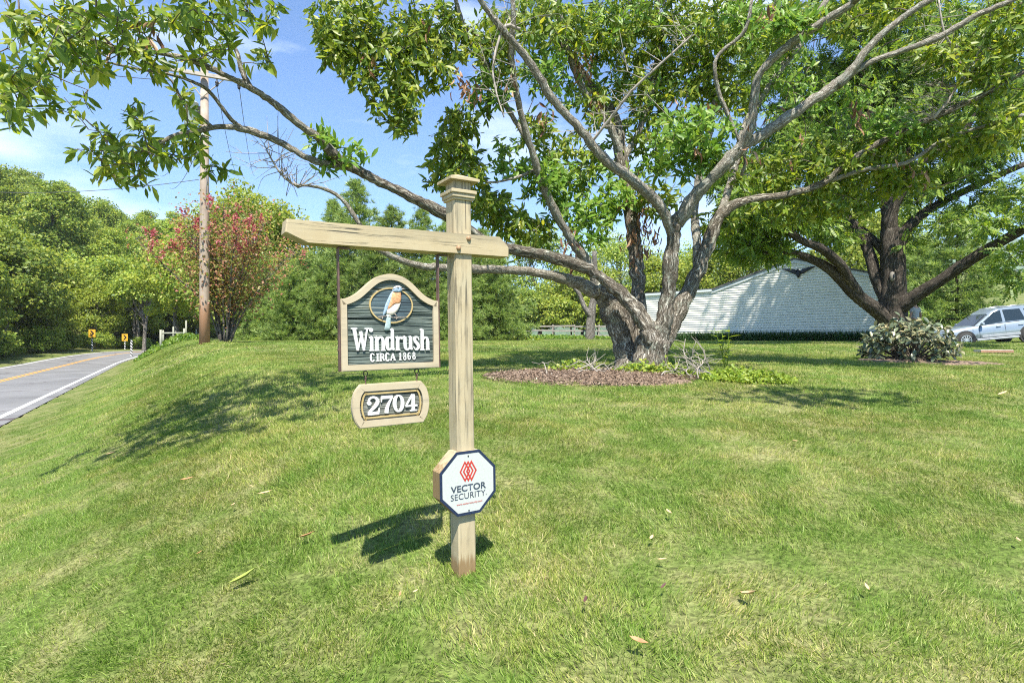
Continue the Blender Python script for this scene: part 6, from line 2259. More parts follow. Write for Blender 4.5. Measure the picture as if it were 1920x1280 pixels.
mb = MB()
mb.prism([(left_end, -0.2), (GR, -0.2), (GR, HE + (HP - HE) * (1 - GR / GW)), (0, HP), (-GW, HE), (left_end, HE - 0.02)], 0.05, 0.25)
mb.build("wall", M['trim'], garage)
exp_ = 0.128
k = 0
z = 0.02
while z < HP - 0.02:
    z1 = z + exp_
    # extent of this course inside the gable outline
    xw = GW if z1 <= HE else GW * max(0.0, (HP - z1)) / (HP - HE)
    xr = min(GR, xw)
    xl = left_end if z1 <= HE - 0.02 else -xw
    if xr - xl < 0.12:
        break
    mb = MB()
    mb.add([(xl, -0.034, z + 0.022), (xr, -0.034, z + 0.022), (xr, 0.0, z1 + 0.012), (xl, 0.0, z1 + 0.012), (xl, 0.045, z), (xr, 0.045, z), (xr, 0.045, z1 - 0.002), (xl, 0.045, z1 - 0.002)],
           [(0, 1, 2, 3), (4, 7, 6, 5), (0, 4, 5, 1), (0, 3, 7, 4), (1, 5, 6, 2), (3, 2, 6, 7)])
    mb.build("siding_board", M['siding'], garage)
    z = z1
for s in (-1, 1):
    ge = GW + 0.25 if s < 0 else GR + 0.12
    a, b = np.array([s * ge, HP - (HP - HE) / GW * ge]), np.array([0, HP])
    d = (b - a) / np.linalg.norm(b - a)
    nn = np.array([-d[1], d[0]]) * (1 if s < 0 else -1)
    poly = [a + nn * 0.01, b + nn * 0.01 * 0 + np.array([0, 0.012]), b + np.array([0, -0.16]), a - nn * 0.14]
    mb = MB()
    mb.prism([tuple(p_) for p_ in (poly if s < 0 else poly[::-1])], -0.07 - 0.002 * (s > 0), 0.0)
    mb.build("rake_board", M['trim'], garage)
    rf = [a + nn * 0.012 + np.array([0, 0.0]), b + np.array([0, 0.016]), b + np.array([0, 0.10]), a + nn * 0.09]
    mb = MB()
    mb.prism([tuple(p_) for p_ in (rf if s < 0 else rf[::-1])], -0.11 - 0.002 * (s > 0), 3.0)
    mb.build("roof_slope", M['roof'], garage)
mb = MB()
mb.box(((left_end - GW) / 2 - 0.1, -0.05, HE - 0.05), (-left_end - GW - 0.15, 0.13, 0.13))
mb.build("gutter", M['trim'], garage)
mb = MB()
mb.add([(left_end, -0.12, HE + 0.02), (-GW - 0.2, -0.12, HE + 0.02), (-GW - 0.2, 3, HE + 0.06), (left_end, 3, HE + 0.06), (left_end, -0.12, HE + 0.06), (-GW - 0.2, -0.12, HE + 0.06), (-GW - 0.2, 3, HE + 0.11), (left_end, 3, HE + 0.11)],
       [(0, 3, 2, 1), (4, 5, 6, 7), (0, 1, 5, 4), (2, 3, 7, 6), (1, 2, 6, 5), (3, 0, 4, 7)])
mb.build("wing_roof", M['roof'], garage)
mb = MB()
for x_ in (left_end, GR):
    mb.box((x_, -0.022, HE / 2), (0.10, 0.05, HE))
mb.build("corner_trim", M['trim'], garage)
mb = MB()
mb.box((GR - 0.12, 1.6, HE / 2), (0.22, 2.6, HE))
mb.build("side_wall", M['siding'], garage)
# black spread-winged eagle
eagle = thing("wall_eagle", "black spread winged eagle ornament on the garage gable", "ornament")
eagle.parent = None
eg_w = np.array([peak[0], peak[1], 0]) + GD * 0.22
eagle.matrix_world = Matrix.Translation((eg_w[0] + GN[0] * 0.05, eg_w[1] + GN[1] * 0.05, EYE + (640 - 510) / F * 28.3)) @ Matrix.Rotation(math.atan2(GD[1], GD[0]), 4, 'Z')
wing_r = [(0.05, 0.0), (0.16, 0.14), (0.42, 0.20), (0.72, 0.235), (0.80, 0.22), (0.60, 0.12), (0.40, 0.02), (0.22, -0.08), (0.08, -0.12)]
for s, nm in ((1, "wing"), (-1, "wing")):
    mb = MB()
    q = [(x * s, z_) for x, z_ in wing_r]
    mb.pillow(q if s > 0 else q[::-1], 0.0, 0.045)
    mb.build(nm, M['black'], eagle)
mb = MB()
mb.pillow([(-0.10, -0.02), (-0.05, 0.09), (0.02, 0.11), (0.09, 0.03), (0.11, -0.10), (0.05, -0.24), (-0.03, -0.29), (-0.10, -0.20), (-0.13, -0.10)], -0.01, 0.07)
mb.build("body", M['black'], eagle)
mb = MB()
mb.pillow([(-0.06, 0.06), (-0.10, 0.10), (-0.07, 0.15), (0.0, 0.16), (0.03, 0.09)], -0.03, 0.05)
mb.build("head", M['black'], eagle)

# border of strap-leaved plants along the wall
n = 9000
r0 = np.random.default_rng(15)
u = r0.uniform(-9.4, 4.0, n)
cl = np.round(u / 0.32) * 0.32
u = cl + r0.normal(0, 0.08, n)
dpt = r0.uniform(0.12, 0.75, n)
pos = np.array([peak[0], peak[1], 0]) + GD * u[:, None] + GN * dpt[:, None]
pos[:, 2] = H(pos[:, 0], pos[:, 1])
BLADE_V = np.array([(-0.03, 0, 0), (0.03, 0, 0), (0.028, 0.5, 0.0), (-0.028, 0.5, 0), (0, 1, -0.22)])
BLADE_F = [(0, 1, 2, 3), (3, 2, 4)]
fwd = np.column_stack([r0.normal(0, 0.35, n), r0.normal(0, 0.35, n), np.ones(n)])
Mx = frames(fwd, r0.normal(0, 1, (n, 3))) * r0.uniform(0.22, 0.62, n)[:, None, None]
me = raw_mesh("border_plants", [instance_arrays(BLADE_V, BLADE_F, Mx, pos)])
bo = mesh_object("border_plants", me, M['border_leaf'])
tag(bo, "dark green strap leaved border along the foot of the garage wall", "border plants", kind="stuff")

# ================================================================== car
def build_car():
    x_r, y_r = (1906 - 960) / F * 27.0, 27.0
    x_f, y_f = x_r - 2.60, y_r + 0.42
    hd = math.atan2(y_f - y_r, x_f - x_r)
    zr, zf = Hs(x_r, y_r) + 0.02, Hs(x_r, y_r) - 0.24
    pitch = math.atan2(zf - zr, math.hypot(x_f - x_r, y_f - y_r))
    m = Matrix.Translation((x_r, y_r, zr)) @ Matrix.Rotation(hd, 4, 'Z') @ Matrix.Rotation(-pitch, 4, 'Y')
    car = thing("parked_car", "pale silver blue sport utility car parked nose down on the drive", "car", matrix=m)
    # local: x forward from the rear axle, y left, z up
    W2 = 0.90
    st = [(-0.95, 0.45, 0.98, 0.80), (-0.88, 0.32, 1.02, 0.86), (-0.45, 0.28, 1.05, 0.90), (0.4, 0.26, 1.03, 0.905), (1.3, 0.26, 1.00, 0.905), (1.95, 0.26, 0.97, 0.90), (2.15, 0.27, 0.95, 0.89), (2.7, 0.27, 0.90, 0.88), (3.15, 0.28, 0.84, 0.85), (3.38, 0.32, 0.74, 0.78), (3.46, 0.40, 0.60, 0.70)]
    ring = []
    for x, zb, zt, w in st:
        ring.append([(x, -w * 0.90, zb), (x, -w, zb + 0.16), (x, -w * 1.0, (zb + zt) / 2), (x, -w * 0.965, zt - 0.05), (x, -w * 0.90, zt), (x, -w * 0.45, zt + 0.03), (x, 0, zt + 0.04),
                     (x, w * 0.45, zt + 0.03), (x, w * 0.90, zt), (x, w * 0.965, zt - 0.05), (x, w, (zb + zt) / 2), (x, w, zb + 0.16), (x, w * 0.90, zb)])
    k = 13
    mb = MB()
    mb.add([p_ for r in ring for p_ in r], [(i * k + j, (i + 1) * k + j, (i + 1) * k + (j + 1) % k, i * k + (j + 1) % k) for i in range(len(ring) - 1) for j in range(k)] + [tuple(range(k)), tuple(range((len(ring) - 1) * k, len(ring) * k))[::-1]])
    body = mb.build("body", M['car_paint'], car, smooth=True)
    # greenhouse
    lo = [(-0.86, 1.02), (2.12, 0.95)]
    gh = MB()
    sec = [(-0.90, 1.0, -0.70, 1.60, 0.80, 0.66), (-0.25, 1.03, -0.25, 1.70, 0.86, 0.70), (0.6, 1.02, 0.55, 1.72, 0.87, 0.71), (1.25, 1.0, 1.05, 1.68, 0.87, 0.70), (1.75, 0.97, 1.35, 1.56, 0.86, 0.68), (2.18, 0.94, 1.50, 1.46, 0.84, 0.66)]
    v = []
    for xb, zb, xt, zt, wb, wt in sec:
        v += [(xb, -wb, zb), (xt, -wt, zt - 0.05), (xt, -wt * 0.9, zt), (xt, wt * 0.9, zt), (xt, wt, zt - 0.05), (xb, wb, zb)]
    gh.add(v, [(i * 6 + j, (i + 1) * 6 + j, (i + 1) * 6 + j + 1, i * 6 + j + 1) for i in range(5) for j in range(5)] + [(0, 1, 2, 3, 4, 5), (35, 34, 33, 32, 31, 30)])
    gh.build("roof", M['car_paint'], car, smooth=False)

    def side_pt(x, t, s):
        """Point on the side glass plane: x along, t from belt (0) to roof (1)."""
        zb = np.interp(x, [-0.9, 0.6, 2.18], [1.02, 1.02, 0.94])
        zt = np.interp(x, [-0.8, -0.25, 0.6, 1.2, 1.45, 2.1], [1.58, 1.65, 1.67, 1.63, 1.50, 1.0])
        wb, wt = 0.865, np.interp(x, [-0.9, 0.6, 1.5, 2.1], [0.665, 0.715, 0.70, 0.82])
        return (x, s * (wb + (wt - wb) * t + 0.012), zb + (zt - zb) * t)

    for s in (1, -1):
        for pts, nm in (([(1.98, 0.10), (1.02, 0.06), (1.00, 0.90), (1.28, 0.88)], "window"), ([(0.90, 0.06), (0.08, 0.06), (0.20, 0.86), (0.90, 0.90)], "window"), ([(-0.10, 0.12), (-0.72, 0.20), (-0.62, 0.78), (0.05, 0.84)], "window")):
            mb = MB()
            q = [side_pt(x, t, s) for x, t in pts]
            mb.add(q, [(0, 1, 2, 3) if s > 0 else (3, 2, 1, 0)])
            mb.build(nm, M['glass'], car)
        for x in (1.22, 0.30):
            mb = MB()
            mb.box((x, s * 0.915, 0.86), (0.20, 0.035, 0.035), bevel=0.008)
            mb.build("door_handle", M['alloy'], car)
        for x in (0.95, 2.02):
            mb = MB()
            mb.box((x, s * 0.906, 0.66), (0.010, 0.004, 0.62))
            mb.build("door_gap", M['rubber'], car)
        mb = MB()
        mb.box((1.3, s * 0.90, 0.30), (1.75, 0.07, 0.10), bevel=0.02)
        mb.build("sill", M['car_lower'], car)
        mb = MB()
        mb.box((1.15, s * 0.903, 0.44), (1.6, 0.03, 0.12), bevel=0.01)
        mb.build("door_cladding", M['car_lower'], car)
        mb = MB()
        mb.box((1.92, s * 0.99, 1.02), (0.13, 0.16, 0.14), bevel=0.03)
        mb.build("wing_mirror", M['car_paint'], car)
        mb = MB()
        mb.tube([(-0.55, s * 0.66, 1.70), (0.3, s * 0.68, 1.755), (1.05, s * 0.67, 1.70)], 0.018, 6)
        mb.build("roof_rail", M['alloy'], car, smooth=True)
        mb = MB()
        mb.box((3.25, s * 0.66, 0.70), (0.28, 0.28, 0.14), bevel=0.05)
        mb.build("headlight", M['lamp_glass'], car)
    mb = MB()
    mb.add([(2.20, -0.78, 0.965), (2.20, 0.78, 0.965), (1.52, 0.60, 1.465), (1.52, -0.60, 1.465)], [(0, 1, 2, 3)])
    mb.build("windscreen", M['glass'], car)
    for x in (0.0, 2.62):
        for s in (1, -1):
            mb = MB()
            tt = np.linspace(0, 2 * math.pi, 28, endpoint=False)
            mb.prism([(x + 0.42 * math.cos(t), 0.36 + 0.42 * math.sin(t)) for t in tt], s * 0.80, s * 0.912)
            mb.build("wheel_arch", M['rubber'], car)
            wh = bpy.data.objects.new("wheel", None)
            COL.objects.link(wh)
            wh.parent = car
            wh.location = (x, s * 0.83, 0.345)
            mb = MB()
            prof = [(0.20, -0.10), (0.31, -0.11), (0.345, -0.07), (0.345, 0.07), (0.31, 0.11), (0.22, 0.105)]
            v = [(r * math.cos(t), s * yy, r * math.sin(t)) for r, yy in prof for t in tt]
            mb.add(v, [(i * 28 + j, i * 28 + (j + 1) % 28, (i + 1) * 28 + (j + 1) % 28, (i + 1) * 28 + j) for i in range(5) for j in range(28)])
            mb.build("tyre", M['rubber'], wh, smooth=True)
            mb = MB()
            mb.ring([(0.228 * math.cos(t), 0.228 * math.sin(t)) for t in tt], [(0.20 * math.cos(t), 0.20 * math.sin(t)) for t in tt], s * 0.06, s * 0.108)
            for j in range(10):
                a = j * 2 * math.pi / 10
                mb.box((0.12 * math.cos(a), s * 0.095, 0.12 * math.sin(a)), (0.20, 0.02, 0.032), rot=Matrix.Rotation(-a, 3, 'Y'))
            mb.prism([(0.05 * math.cos(t), 0.05 * math.sin(t)) for t in tt], s * 0.08, s * 0.112)
            mb.build("rim", M['alloy'], wh)


build_car()

# ================================================================== person behind the shrub
def build_person():
    Y = 24.0
    x = (1716 - 960) / F * Y
    z0 = Hs(x, Y)
    t = thing("person", "person in grey t-shirt and khaki trousers standing with back turned behind the shrub", "person", (x, Y, z0), (0, 0, R(14)))

    def skin(name, vs_, es, rad, mat, root=0, parent=None):
        me = bpy.data.meshes.new(name)
        me.from_pydata(vs_, es, [])
        o = bpy.data.objects.new(name, me)
        COL.objects.link(o)
        md = o.modifiers.new("skin", 'SKIN')
        for v_, r in zip(me.skin_vertices[0].data, rad):
            v_.radius = (r, r * 0.8) if np.isscalar(r) else r
            v_.use_root = False
        me.skin_vertices[0].data[root].use_root = True
        o.modifiers.new("sub", 'SUBSURF').levels = 2
        o.modifiers["sub"].render_levels = 2
        me.materials.append(mat)
        o.parent = t
        return o

    # facing away (+y): pelvis root
    V = [(0, 0, 0.96), (0, 0.0, 1.12), (0, 0.01, 1.30), (0, 0, 1.45), (0, 0.02, 1.54), (0, 0.03, 1.64), (0, 0.03, 1.73),
         (-0.17, 0, 1.42), (-0.235, -0.01, 1.18), (-0.25, 0.05, 0.93), (-0.25, 0.08, 0.84),
         (0.17, 0, 1.42), (0.25, -0.03, 1.18), (0.30, 0.02, 0.94), (0.30, 0.05, 0.85),
         (-0.10, 0, 0.86), (-0.11, 0.01, 0.50), (-0.12, -0.02, 0.10), (-0.13, 0.12, 0.04),
         (0.10, 0, 0.86), (0.12, 0.02, 0.50), (0.13, -0.02, 0.10), (0.14, 0.12, 0.04)]
    E_ = [(0, 1), (1, 2), (2, 3), (3, 4), (4, 5), (5, 6), (3, 7), (7, 8), (8, 9), (9, 10), (3, 11), (11, 12), (12, 13), (13, 14), (0, 15), (15, 16), (16, 17), (17, 18), (0, 19), (19, 20), (20, 21), (21, 22)]
    rad = [(0.15, 0.11), (0.145, 0.105), (0.165, 0.11), (0.13, 0.09), 0.055, (0.075, 0.095), (0.06, 0.075), 0.065, 0.046, 0.036, 0.032, 0.065, 0.046, 0.036, 0.032, 0.09, 0.062, 0.045, 0.04, 0.09, 0.062, 0.045, 0.04]
    body = skin("body", V, E_, rad, M['skin'])
    # clothes follow the body
    SV = [V[0], V[1], V[2], V[3], (0, 0.02, 1.50), V[7], (-0.225, -0.01, 1.25), V[11], (0.235, -0.02, 1.25)]
    SV[0] = (0, 0, 0.93)
    skin("t_shirt", SV, [(0, 1), (1, 2), (2, 3), (3, 4), (3, 5), (5, 6), (3, 7), (7, 8)], [(0.175, 0.13), (0.17, 0.125), (0.185, 0.125), (0.15, 0.105), 0.062, 0.085, 0.078, 0.085, 0.078], M['shirt'])
    TV = [(0, 0, 0.95), (-0.10, 0, 0.84), (-0.11, 0.01, 0.50), (-0.12, -0.01, 0.08), (0.10, 0, 0.84), (0.12, 0.02, 0.50), (0.13, -0.01, 0.08)]
    skin("trousers", TV, [(0, 1), (1, 2), (2, 3), (0, 4), (4, 5), (5, 6)], [(0.165, 0.125), 0.11, 0.085, 0.075, 0.11, 0.085, 0.075], M['trousers'])
    HV = [(0, 0.0, 1.665), (0, 0.02, 1.735), (0, 0.05, 1.765)]
    skin("hair", HV, [(0, 1), (1, 2)], [(0.08, 0.075), (0.078, 0.085), 0.05], M['hair'])
    for s in (-1, 1):
        hx = -0.25 if s < 0 else 0.30
        hv, he, hr = [(hx, 0.07, 0.86), (hx, 0.09, 0.79)], [(0, 1)], [0.036, (0.042, 0.022)]
        for k in range(4):
            dx = (k - 1.5) * 0.018
            b = len(hv)
            L = (0.055, 0.065, 0.06, 0.048)[k]
            hv += [(hx + dx, 0.10, 0.745), (hx + dx, 0.11, 0.745 - L)]
            he += [(1, b), (b, b + 1)]
            hr += [0.010, 0.008]
        b = len(hv)
        hv += [(hx + s * -0.035, 0.12, 0.80), (hx + s * -0.045, 0.135, 0.755)]
        he += [(0, b), (b, b + 1)]
        hr += [0.011, 0.009]
        skin("hand", hv, he, hr, M['skin'])


build_person()

# ================================================================== beds, shrub, small plants
def bed(name, cx, cy, rx, ry, mound, lbl, mat, seed):
    r0 = np.random.default_rng(seed)
    nr, na = 14, 64
    ph = r0.uniform(0, 6.28, 5)
    v = []
    for i in range(nr + 1):
        f = i / nr
        for k in range(na):
            a = k * 2 * math.pi / na
            e = 1 + 0.10 * math.sin(2 * a + ph[0]) + 0.07 * math.sin(5 * a + ph[1]) + 0.05 * math.sin(9 * a + ph[2])
            x, y = cx + rx * f * e * math.cos(a), cy + ry * f * e * math.sin(a)
            v.append((x, y))
    v = np.array(v)
    z = H(v[:, 0], v[:, 1])
    f = np.repeat(np.arange(nr + 1) / nr, na)
    z = z + mound * (1 - f ** 2) + np.where(f < 1, 0.02, -0.03) + r0.normal(0, 0.008, len(z))
    vv = np.column_stack([v, z])
    mb = MB()
    mb.add(vv, [(i * na + k, i * na + (k + 1) % na, (i + 1) * na + (k + 1) % na, (i + 1) * na + k) for i in range(nr) for k in range(na)])
    o = mb.build(name, mat, smooth=True)
    tag(o, lbl, "mulch bed", kind="structure")
    return o


BEDS = [(1.12, 8.15, 1.45, 0.72, 0.07), (8.25, 11.35, 1.35, 0.50, 0.04)]
bed("mulch_bed", *BEDS[0], "brown mulch bed around the forked tree", M['mulch'], 1)
bed("mulch_bed", *BEDS[1], "dark mulch under the pale leaved shrub", M['mulch'], 2)


def bed_z(x, y):
    z = Hs(x, y)
    for cx, cy, rx, ry, m in BEDS:
        f2 = ((x - cx) / rx) ** 2 + ((y - cy) / ry) ** 2
        if f2 < 1:
            z += m * (1 - f2) + 0.02
    return z


# loose chips on the bed
n = 9000
r0 = np.random.default_rng(31)
a = r0.uniform(0, 6.28, n)
f = np.sqrt(r0.random(n))
x = 1.12 + 1.55 * f * np.cos(a)
y = 8.15 + 0.80 * f * np.sin(a)
pos = np.column_stack([x, y, H(x, y) + 0.07 * (1 - f ** 2) + 0.028])
Mx = frames(r0.normal(0, 1, (n, 3)) * np.array([1, 1, 0.25]), np.tile([0, 0, 1.0], (n, 1)), 0.4, r0) * r0.uniform(0.015, 0.05, n)[:, None, None]
me = raw_mesh("mulch_chips", [instance_arrays(DIA_V * np.array([0.55, 1, 1]), DIA_F, Mx, pos)])
tag(mesh_object("mulch_chips", me, M['mulch_chip']), "shredded brown mulch chips under the forked tree", "mulch", kind="stuff")

# rhododendron-like shrub
sx_, sy_ = 8.05, 11.6
shrub = thing("broadleaf_shrub", "rounded shrub with large pale leathery leaves in front of the walnut trunk", "shrub", (sx_, sy_, bed_z(sx_, sy_)))
r0 = np.random.default_rng(19)
sp_, sd_ = [], []
mb = MB()
for k in range(150):
    d = rand_dirs(1, r0)[0]
    d[2] = abs(d[2]) * 1.0 + 0.02
    rr = r0.uniform(0.72, 1.02)
    tip = d * np.array([0.98, 0.80, 0.84]) * rr + np.array([0, 0, 0.04])
    tip[2] = max(tip[2], 0.10)
    b = np.array([r0.normal(0, .16), r0.normal(0, .12), 0])
    mid = (b + tip) / 2 + np.array([0, 0, -0.05])
    mb.tube([b, mid, tip], [0.011, 0.008, 0.005], 5, cap=False)
    dd = tip - mid
    sp_.append(tip)
    sd_.append(dd / np.linalg.norm(dd))
mb.build("stems", M['twig'], shrub)
Pp, Fd, Ln = rosettes(np.array(sp_), np.array(sd_), r0, nl=(7, 11), length=(0.10, 0.165), droop=0.6, up=0.15)
Mx = frames(Fd, np.tile(np.array([0, -0.5, 1.0]), (len(Pp), 1)), 0.35, r0) * Ln[:, None, None]
SL_V, SL_F = lance_leaf(w=0.42, droop=0.12, fold=0.12)
sl = raw_mesh("leaf_blade", [(SL_V, SL_F, len(SL_V), 1)], smooth=True)
sl.materials.append(M['shrub_leaf'])
scr = np.argsort(Pp[:, 1] + 0.3 * np.abs(Pp[:, 0]))
front = scr[:280]
keep = np.ones(len(Pp), bool)
keep[front] = False
me = raw_mesh("leaf_mass", [instance_arrays(SL_V, SL_F, Mx[keep], Pp[keep])], smooth=True)
scrown = tag(mesh_object("leaf_mass", me, M['shrub_leaf'], shrub), kind="stuff")
for i in front:
    o = bpy.data.objects.new("leaf", sl)
    COL.objects.link(o)
    o.parent = shrub
    o.matrix_local = Matrix([[*Mx[i][0], Pp[i][0]], [*Mx[i][1], Pp[i][1]], [*Mx[i][2], Pp[i][2]], [0, 0, 0, 1]])

# tall lime-green weed beside the brush pile
wx, wy = (1362 - 960) / F * 8.3, 8.3
weed = thing("lime_plant", "upright lime green leafy plant standing by the brush pile", "plant", (wx, wy, Hs(wx, wy)))
r0 = np.random.default_rng(23)
lv = raw_mesh("leaf_blade", [(LEAF_V, LEAF_F, len(LEAF_V), 1)], smooth=True)
lv.materials.append(M['lime_leaf'])
for k in range(4):
    e = np.array([r0.normal(0, .10), r0.normal(0, .08), r0.uniform(0.48, 0.72)])
    mb = MB()
    q = smooth_path([(0, 0, 0), e * 0.5 + r0.normal(0, .02, 3), e], 5)
    mb.tube(q, np.linspace(0.008, 0.004, len(q)), 5)
    mb.build("stem", M['lime_leaf'], weed, smooth=True)
    for j in range(12):
        b = q[int(3 + j * (len(q) - 4) / 11.5)]
        a = j * 2.4 + k
        fw = np.array([[math.cos(a), math.sin(a), 0.35]])
        Mx1 = frames(fw, np.array([[0, 0, 1.0]]), 0.1, r0)[0] * r0.uniform(0.12, 0.18)
        o = bpy.data.objects.new("leaf", lv)
        COL.objects.link(o)
        o.parent = weed
        o.matrix_local = Matrix([[*Mx1[0], b[0]], [*Mx1[1], b[1]], [*Mx1[2], b[2]], [0, 0, 0, 1]])

# ground cover beside the trunk
def ground_cover(name, lbl, spots, mat, n, size, seed, hgt=0.10):
    r0 = np.random.default_rng(seed)
    P_ = []
    for (cx, cy, rx, ry, w) in spots:
        m_ = int(n * w)
        a, f = r0.uniform(0, 6.28, m_), np.sqrt(r0.random(m_))
        x, y = cx + rx * f * np.cos(a), cy + ry * f * np.sin(a)
        z = H(x, y) + r0.uniform(0.02, hgt, m_) * (1.2 - f)
        P_.append(np.column_stack([x, y, z]))
    P_ = np.concatenate(P_)
    m_ = len(P_)
    Mx = frames(r0.normal(0, 1, (m_, 3)) + np.array([0, 0, 0.5]), np.tile([0, -0.3, 1.0], (m_, 1)), 0.4, r0) * (size * r0.uniform(0.6, 1.3, m_))[:, None, None]
    me = raw_mesh(name, [instance_arrays(DIA_V, DIA_F, Mx, P_)])
    tag(mesh_object(name, me, M[mat]), lbl, "ground cover", kind="stuff")


ground_cover("ground_cover", "bright lime ground cover beside the brush pile", [(3.15, 8.0, 0.55, 0.35, 0.55), (3.4, 7.75, 0.45, 0.25, 0.3), (2.4, 8.3, 0.25, 0.2, 0.15)], 'lime_leaf', 2600, 0.055, 51, 0.16)
ground_cover("trunk_weeds", "small green weeds at the foot of the forked trunk", [(1.9, 8.35, 0.5, 0.22, 0.5), (2.3, 8.45, 0.3, 0.2, 0.25), (0.95, 8.5, 0.5, 0.25, 0.25)], 'wood_leaf', 1500, 0.06, 52, 0.22)
ground_cover("verge_weeds", "tall weedy grass along the bank by the wooden fence brace", [(-23.2, 39.5, 2.2, 1.6, 0.5), (-22.0, 38.0, 1.6, 1.4, 0.3), (-25.3, 40.5, 1.3, 1.2, 0.2)], 'weed_leaf', 6000, 0.18, 53, 0.5)
ground_cover("fence_weeds", "unmown weeds and low growth in front of the rail fence", [(4, 53, 6.5, 1.6, 0.7), (-3, 43, 4, 2.0, 0.3)], 'weed_leaf', 9000, 0.2, 54, 0.32)
ground_cover("pine_litter", "shaded undergrowth at the foot of the pines", [(-9, 36, 7.5, 2.0, 0.6), (-2.0, 37, 4, 1.6, 0.4)], 'wood_leaf', 5000, 0.22, 55, 0.5)
ground_cover("road_verge_weeds", "leafy undergrowth along the far side of the road", [(-57, 66, 7, 3.0, 0.4), (-49, 74, 7, 3.0, 0.3), (-62, 60, 5, 3.0, 0.3)], 'weed_leaf', 9000, 0.34, 56, 0.8)

# fallen branches
r0 = np.random.default_rng(37)
BR = [((1255, 700), (1350, 716)), ((1270, 690), (1335, 705)), ((1290, 680), (1345, 712)), ((1262, 668), (1320, 700)), ((1280, 655), (1300, 690)), ((1305, 640), (1330, 690)), ((1250, 705), (1310, 695)), ((1300, 700), (1356, 718)),
      ((1275, 672), (1240, 690)), ((1320, 655), (1310, 700)), ((1150, 690), (1085, 700)), ((1165, 680), (1110, 695)), ((1120, 676), (1080, 702)), ((1060, 690), (1140, 698)), ((1010, 684), (1035, 702)), ((1100, 668), (1120, 700)), ((1180, 700), (1120, 708)),
      ((1330, 672), (1296, 712)), ((1285, 635), (1312, 680)), ((1242, 712), (1340, 708))]
for k, (a, b) in enumerate(BR):
    Ya, Yb = r0.uniform(7.9, 8.5), r0.uniform(7.8, 8.4)
    A, B = at(*a, Ya), at(*b, Yb)
    A[2] = max(A[2], bed_z(A[0], A[1]) + 0.02)
    B[2] = bed_z(B[0], B[1]) + 0.02
    d = B - A
    o = thing("fallen_branch", "bare grey fallen branch lying in the brush on the mulch bed", "branch", B, group="fallen branches around the forked tree")
    mb = MB()
    q = smooth_path([A - B, (A - B) * 0.62 + r0.normal(0, .05, 3), (A - B) * 0.3 + r0.normal(0, .04, 3), (0, 0, 0)], 4)
    mb.tube(q, np.linspace(0.004, 0.010, len(q)), 6, seed=k)
    mb.build("stick", M['twig_pale'], o, smooth=True)
    mb = MB()
    for _ in range(5):
        j = r0.integers(1, len(q) - 3)
        e = (q[0] - q[-1]) * r0.uniform(0.15, 0.4) + r0.normal(0, 0.12, 3)
        e[2] = abs(e[2])
        mb.tube([q[j], q[j] + e * 0.5 + r0.normal(0, .03, 3), q[j] + e], [0.0042, 0.0032, 0.002], 5, cap=False)
    mb.build("side_twigs", M['twig_pale'], o, smooth=True)

# slatted panel lying on the lawn
vp = gpt(1862, 662)
vent = thing("floor_grate", "pale slatted panel lying flat on the lawn right of the shrub", "panel", vp + np.array([0, 0, 0.03]), (0, 0, R(-12)))
mb = MB()
mb.ring([(-0.36, -0.17), (0.36, -0.17), (0.36, 0.17), (-0.36, 0.17)], [(-0.33, -0.14), (0.33, -0.14), (0.33, 0.14), (-0.33, 0.14)], 0.0, 0.06)
o = mb.build("frame", M['vent'], vent)
o.rotation_euler = (R(90), 0, 0)
for k in range(11):
    mb = MB()
    mb.box((-0.30 + k * 0.06, 0, 0.045), (0.026, 0.27, 0.02))
    mb.build("slat", M['vent'], vent)
mb = MB()
mb.box((0, -0.175, 0.02), (0.74, 0.012, 0.06))
mb.build("edge_board", M['vent_wood'], vent)

# fallen leaves on the grass
FL = [(457, 1105, 0.145, 'fallen_green', "long yellow green leaf lying on the grass left of the post", 80), (1405, 1140, 0.10, 'fallen_tan', "tan curled leaf on the grass right of the post", 160), (1098, 1150, 0.05, 'fallen_dark', "dark maroon curled leaf on the grass", 20),
      (350, 912, 0.09, 'fallen_brown', "rust brown leaf on the grass near the shade patch", 70), (496, 941, 0.09, 'fallen_tan', "pale curled leaf with dark end on the grass", 60), (576, 1022, 0.085, 'fallen_brown', "olive brown leaf on the grass left of the post base", 70),
      (208, 860, 0.10, 'fallen_tan', "tan leaf at the edge of the shade patch", 80), (437, 962, 0.05, 'fallen_tan', "tiny tan leaf scrap left of the post", 10), (1197, 1232, 0.07, 'fallen_brown', "brown folded leaf on the near grass", 120), (1221, 1028, 0.05, 'fallen_tan', "small tan leaf right of the post", 30),
      (1242, 1070, 0.045, 'fallen_tan', "tiny cream leaf scrap right of the post", 100), (1254, 978, 0.06, 'fallen_tan', "pale leaf on the grass behind the tan curled leaf", 0), (1244, 1123, 0.04, 'fallen_dark', "small dark red leaf on the grass", 50), (1880, 748, 0.13, 'fallen_tan', "tan leaf on the lawn beyond the shrub shade", 80),
      (750, 1136, 0.03, 'fallen_brown', "small orange leaf scrap below the hanging signs", 10), (779, 1132, 0.028, 'fallen_tan', "cream leaf scrap below the hanging signs", 40), (374, 1055, 0.035, 'fallen_brown', "tiny reddish leaf scrap near the long green leaf", 30), (1626, 1125, 0.04, 'fallen_tan', "small tan leaf scrap on the right of the lawn", 10), (1910, 1032, 0.045, 'fallen_tan', "cream leaf scrap at the right of the lawn", 20), (1490, 840, 0.07, 'fallen_tan', "pale leaf on the lawn below the right shade patch", 60)]
r0 = np.random.default_rng(44)
FLV, FLF = lance_leaf(w=0.30, droop=-0.10, fold=0.25)
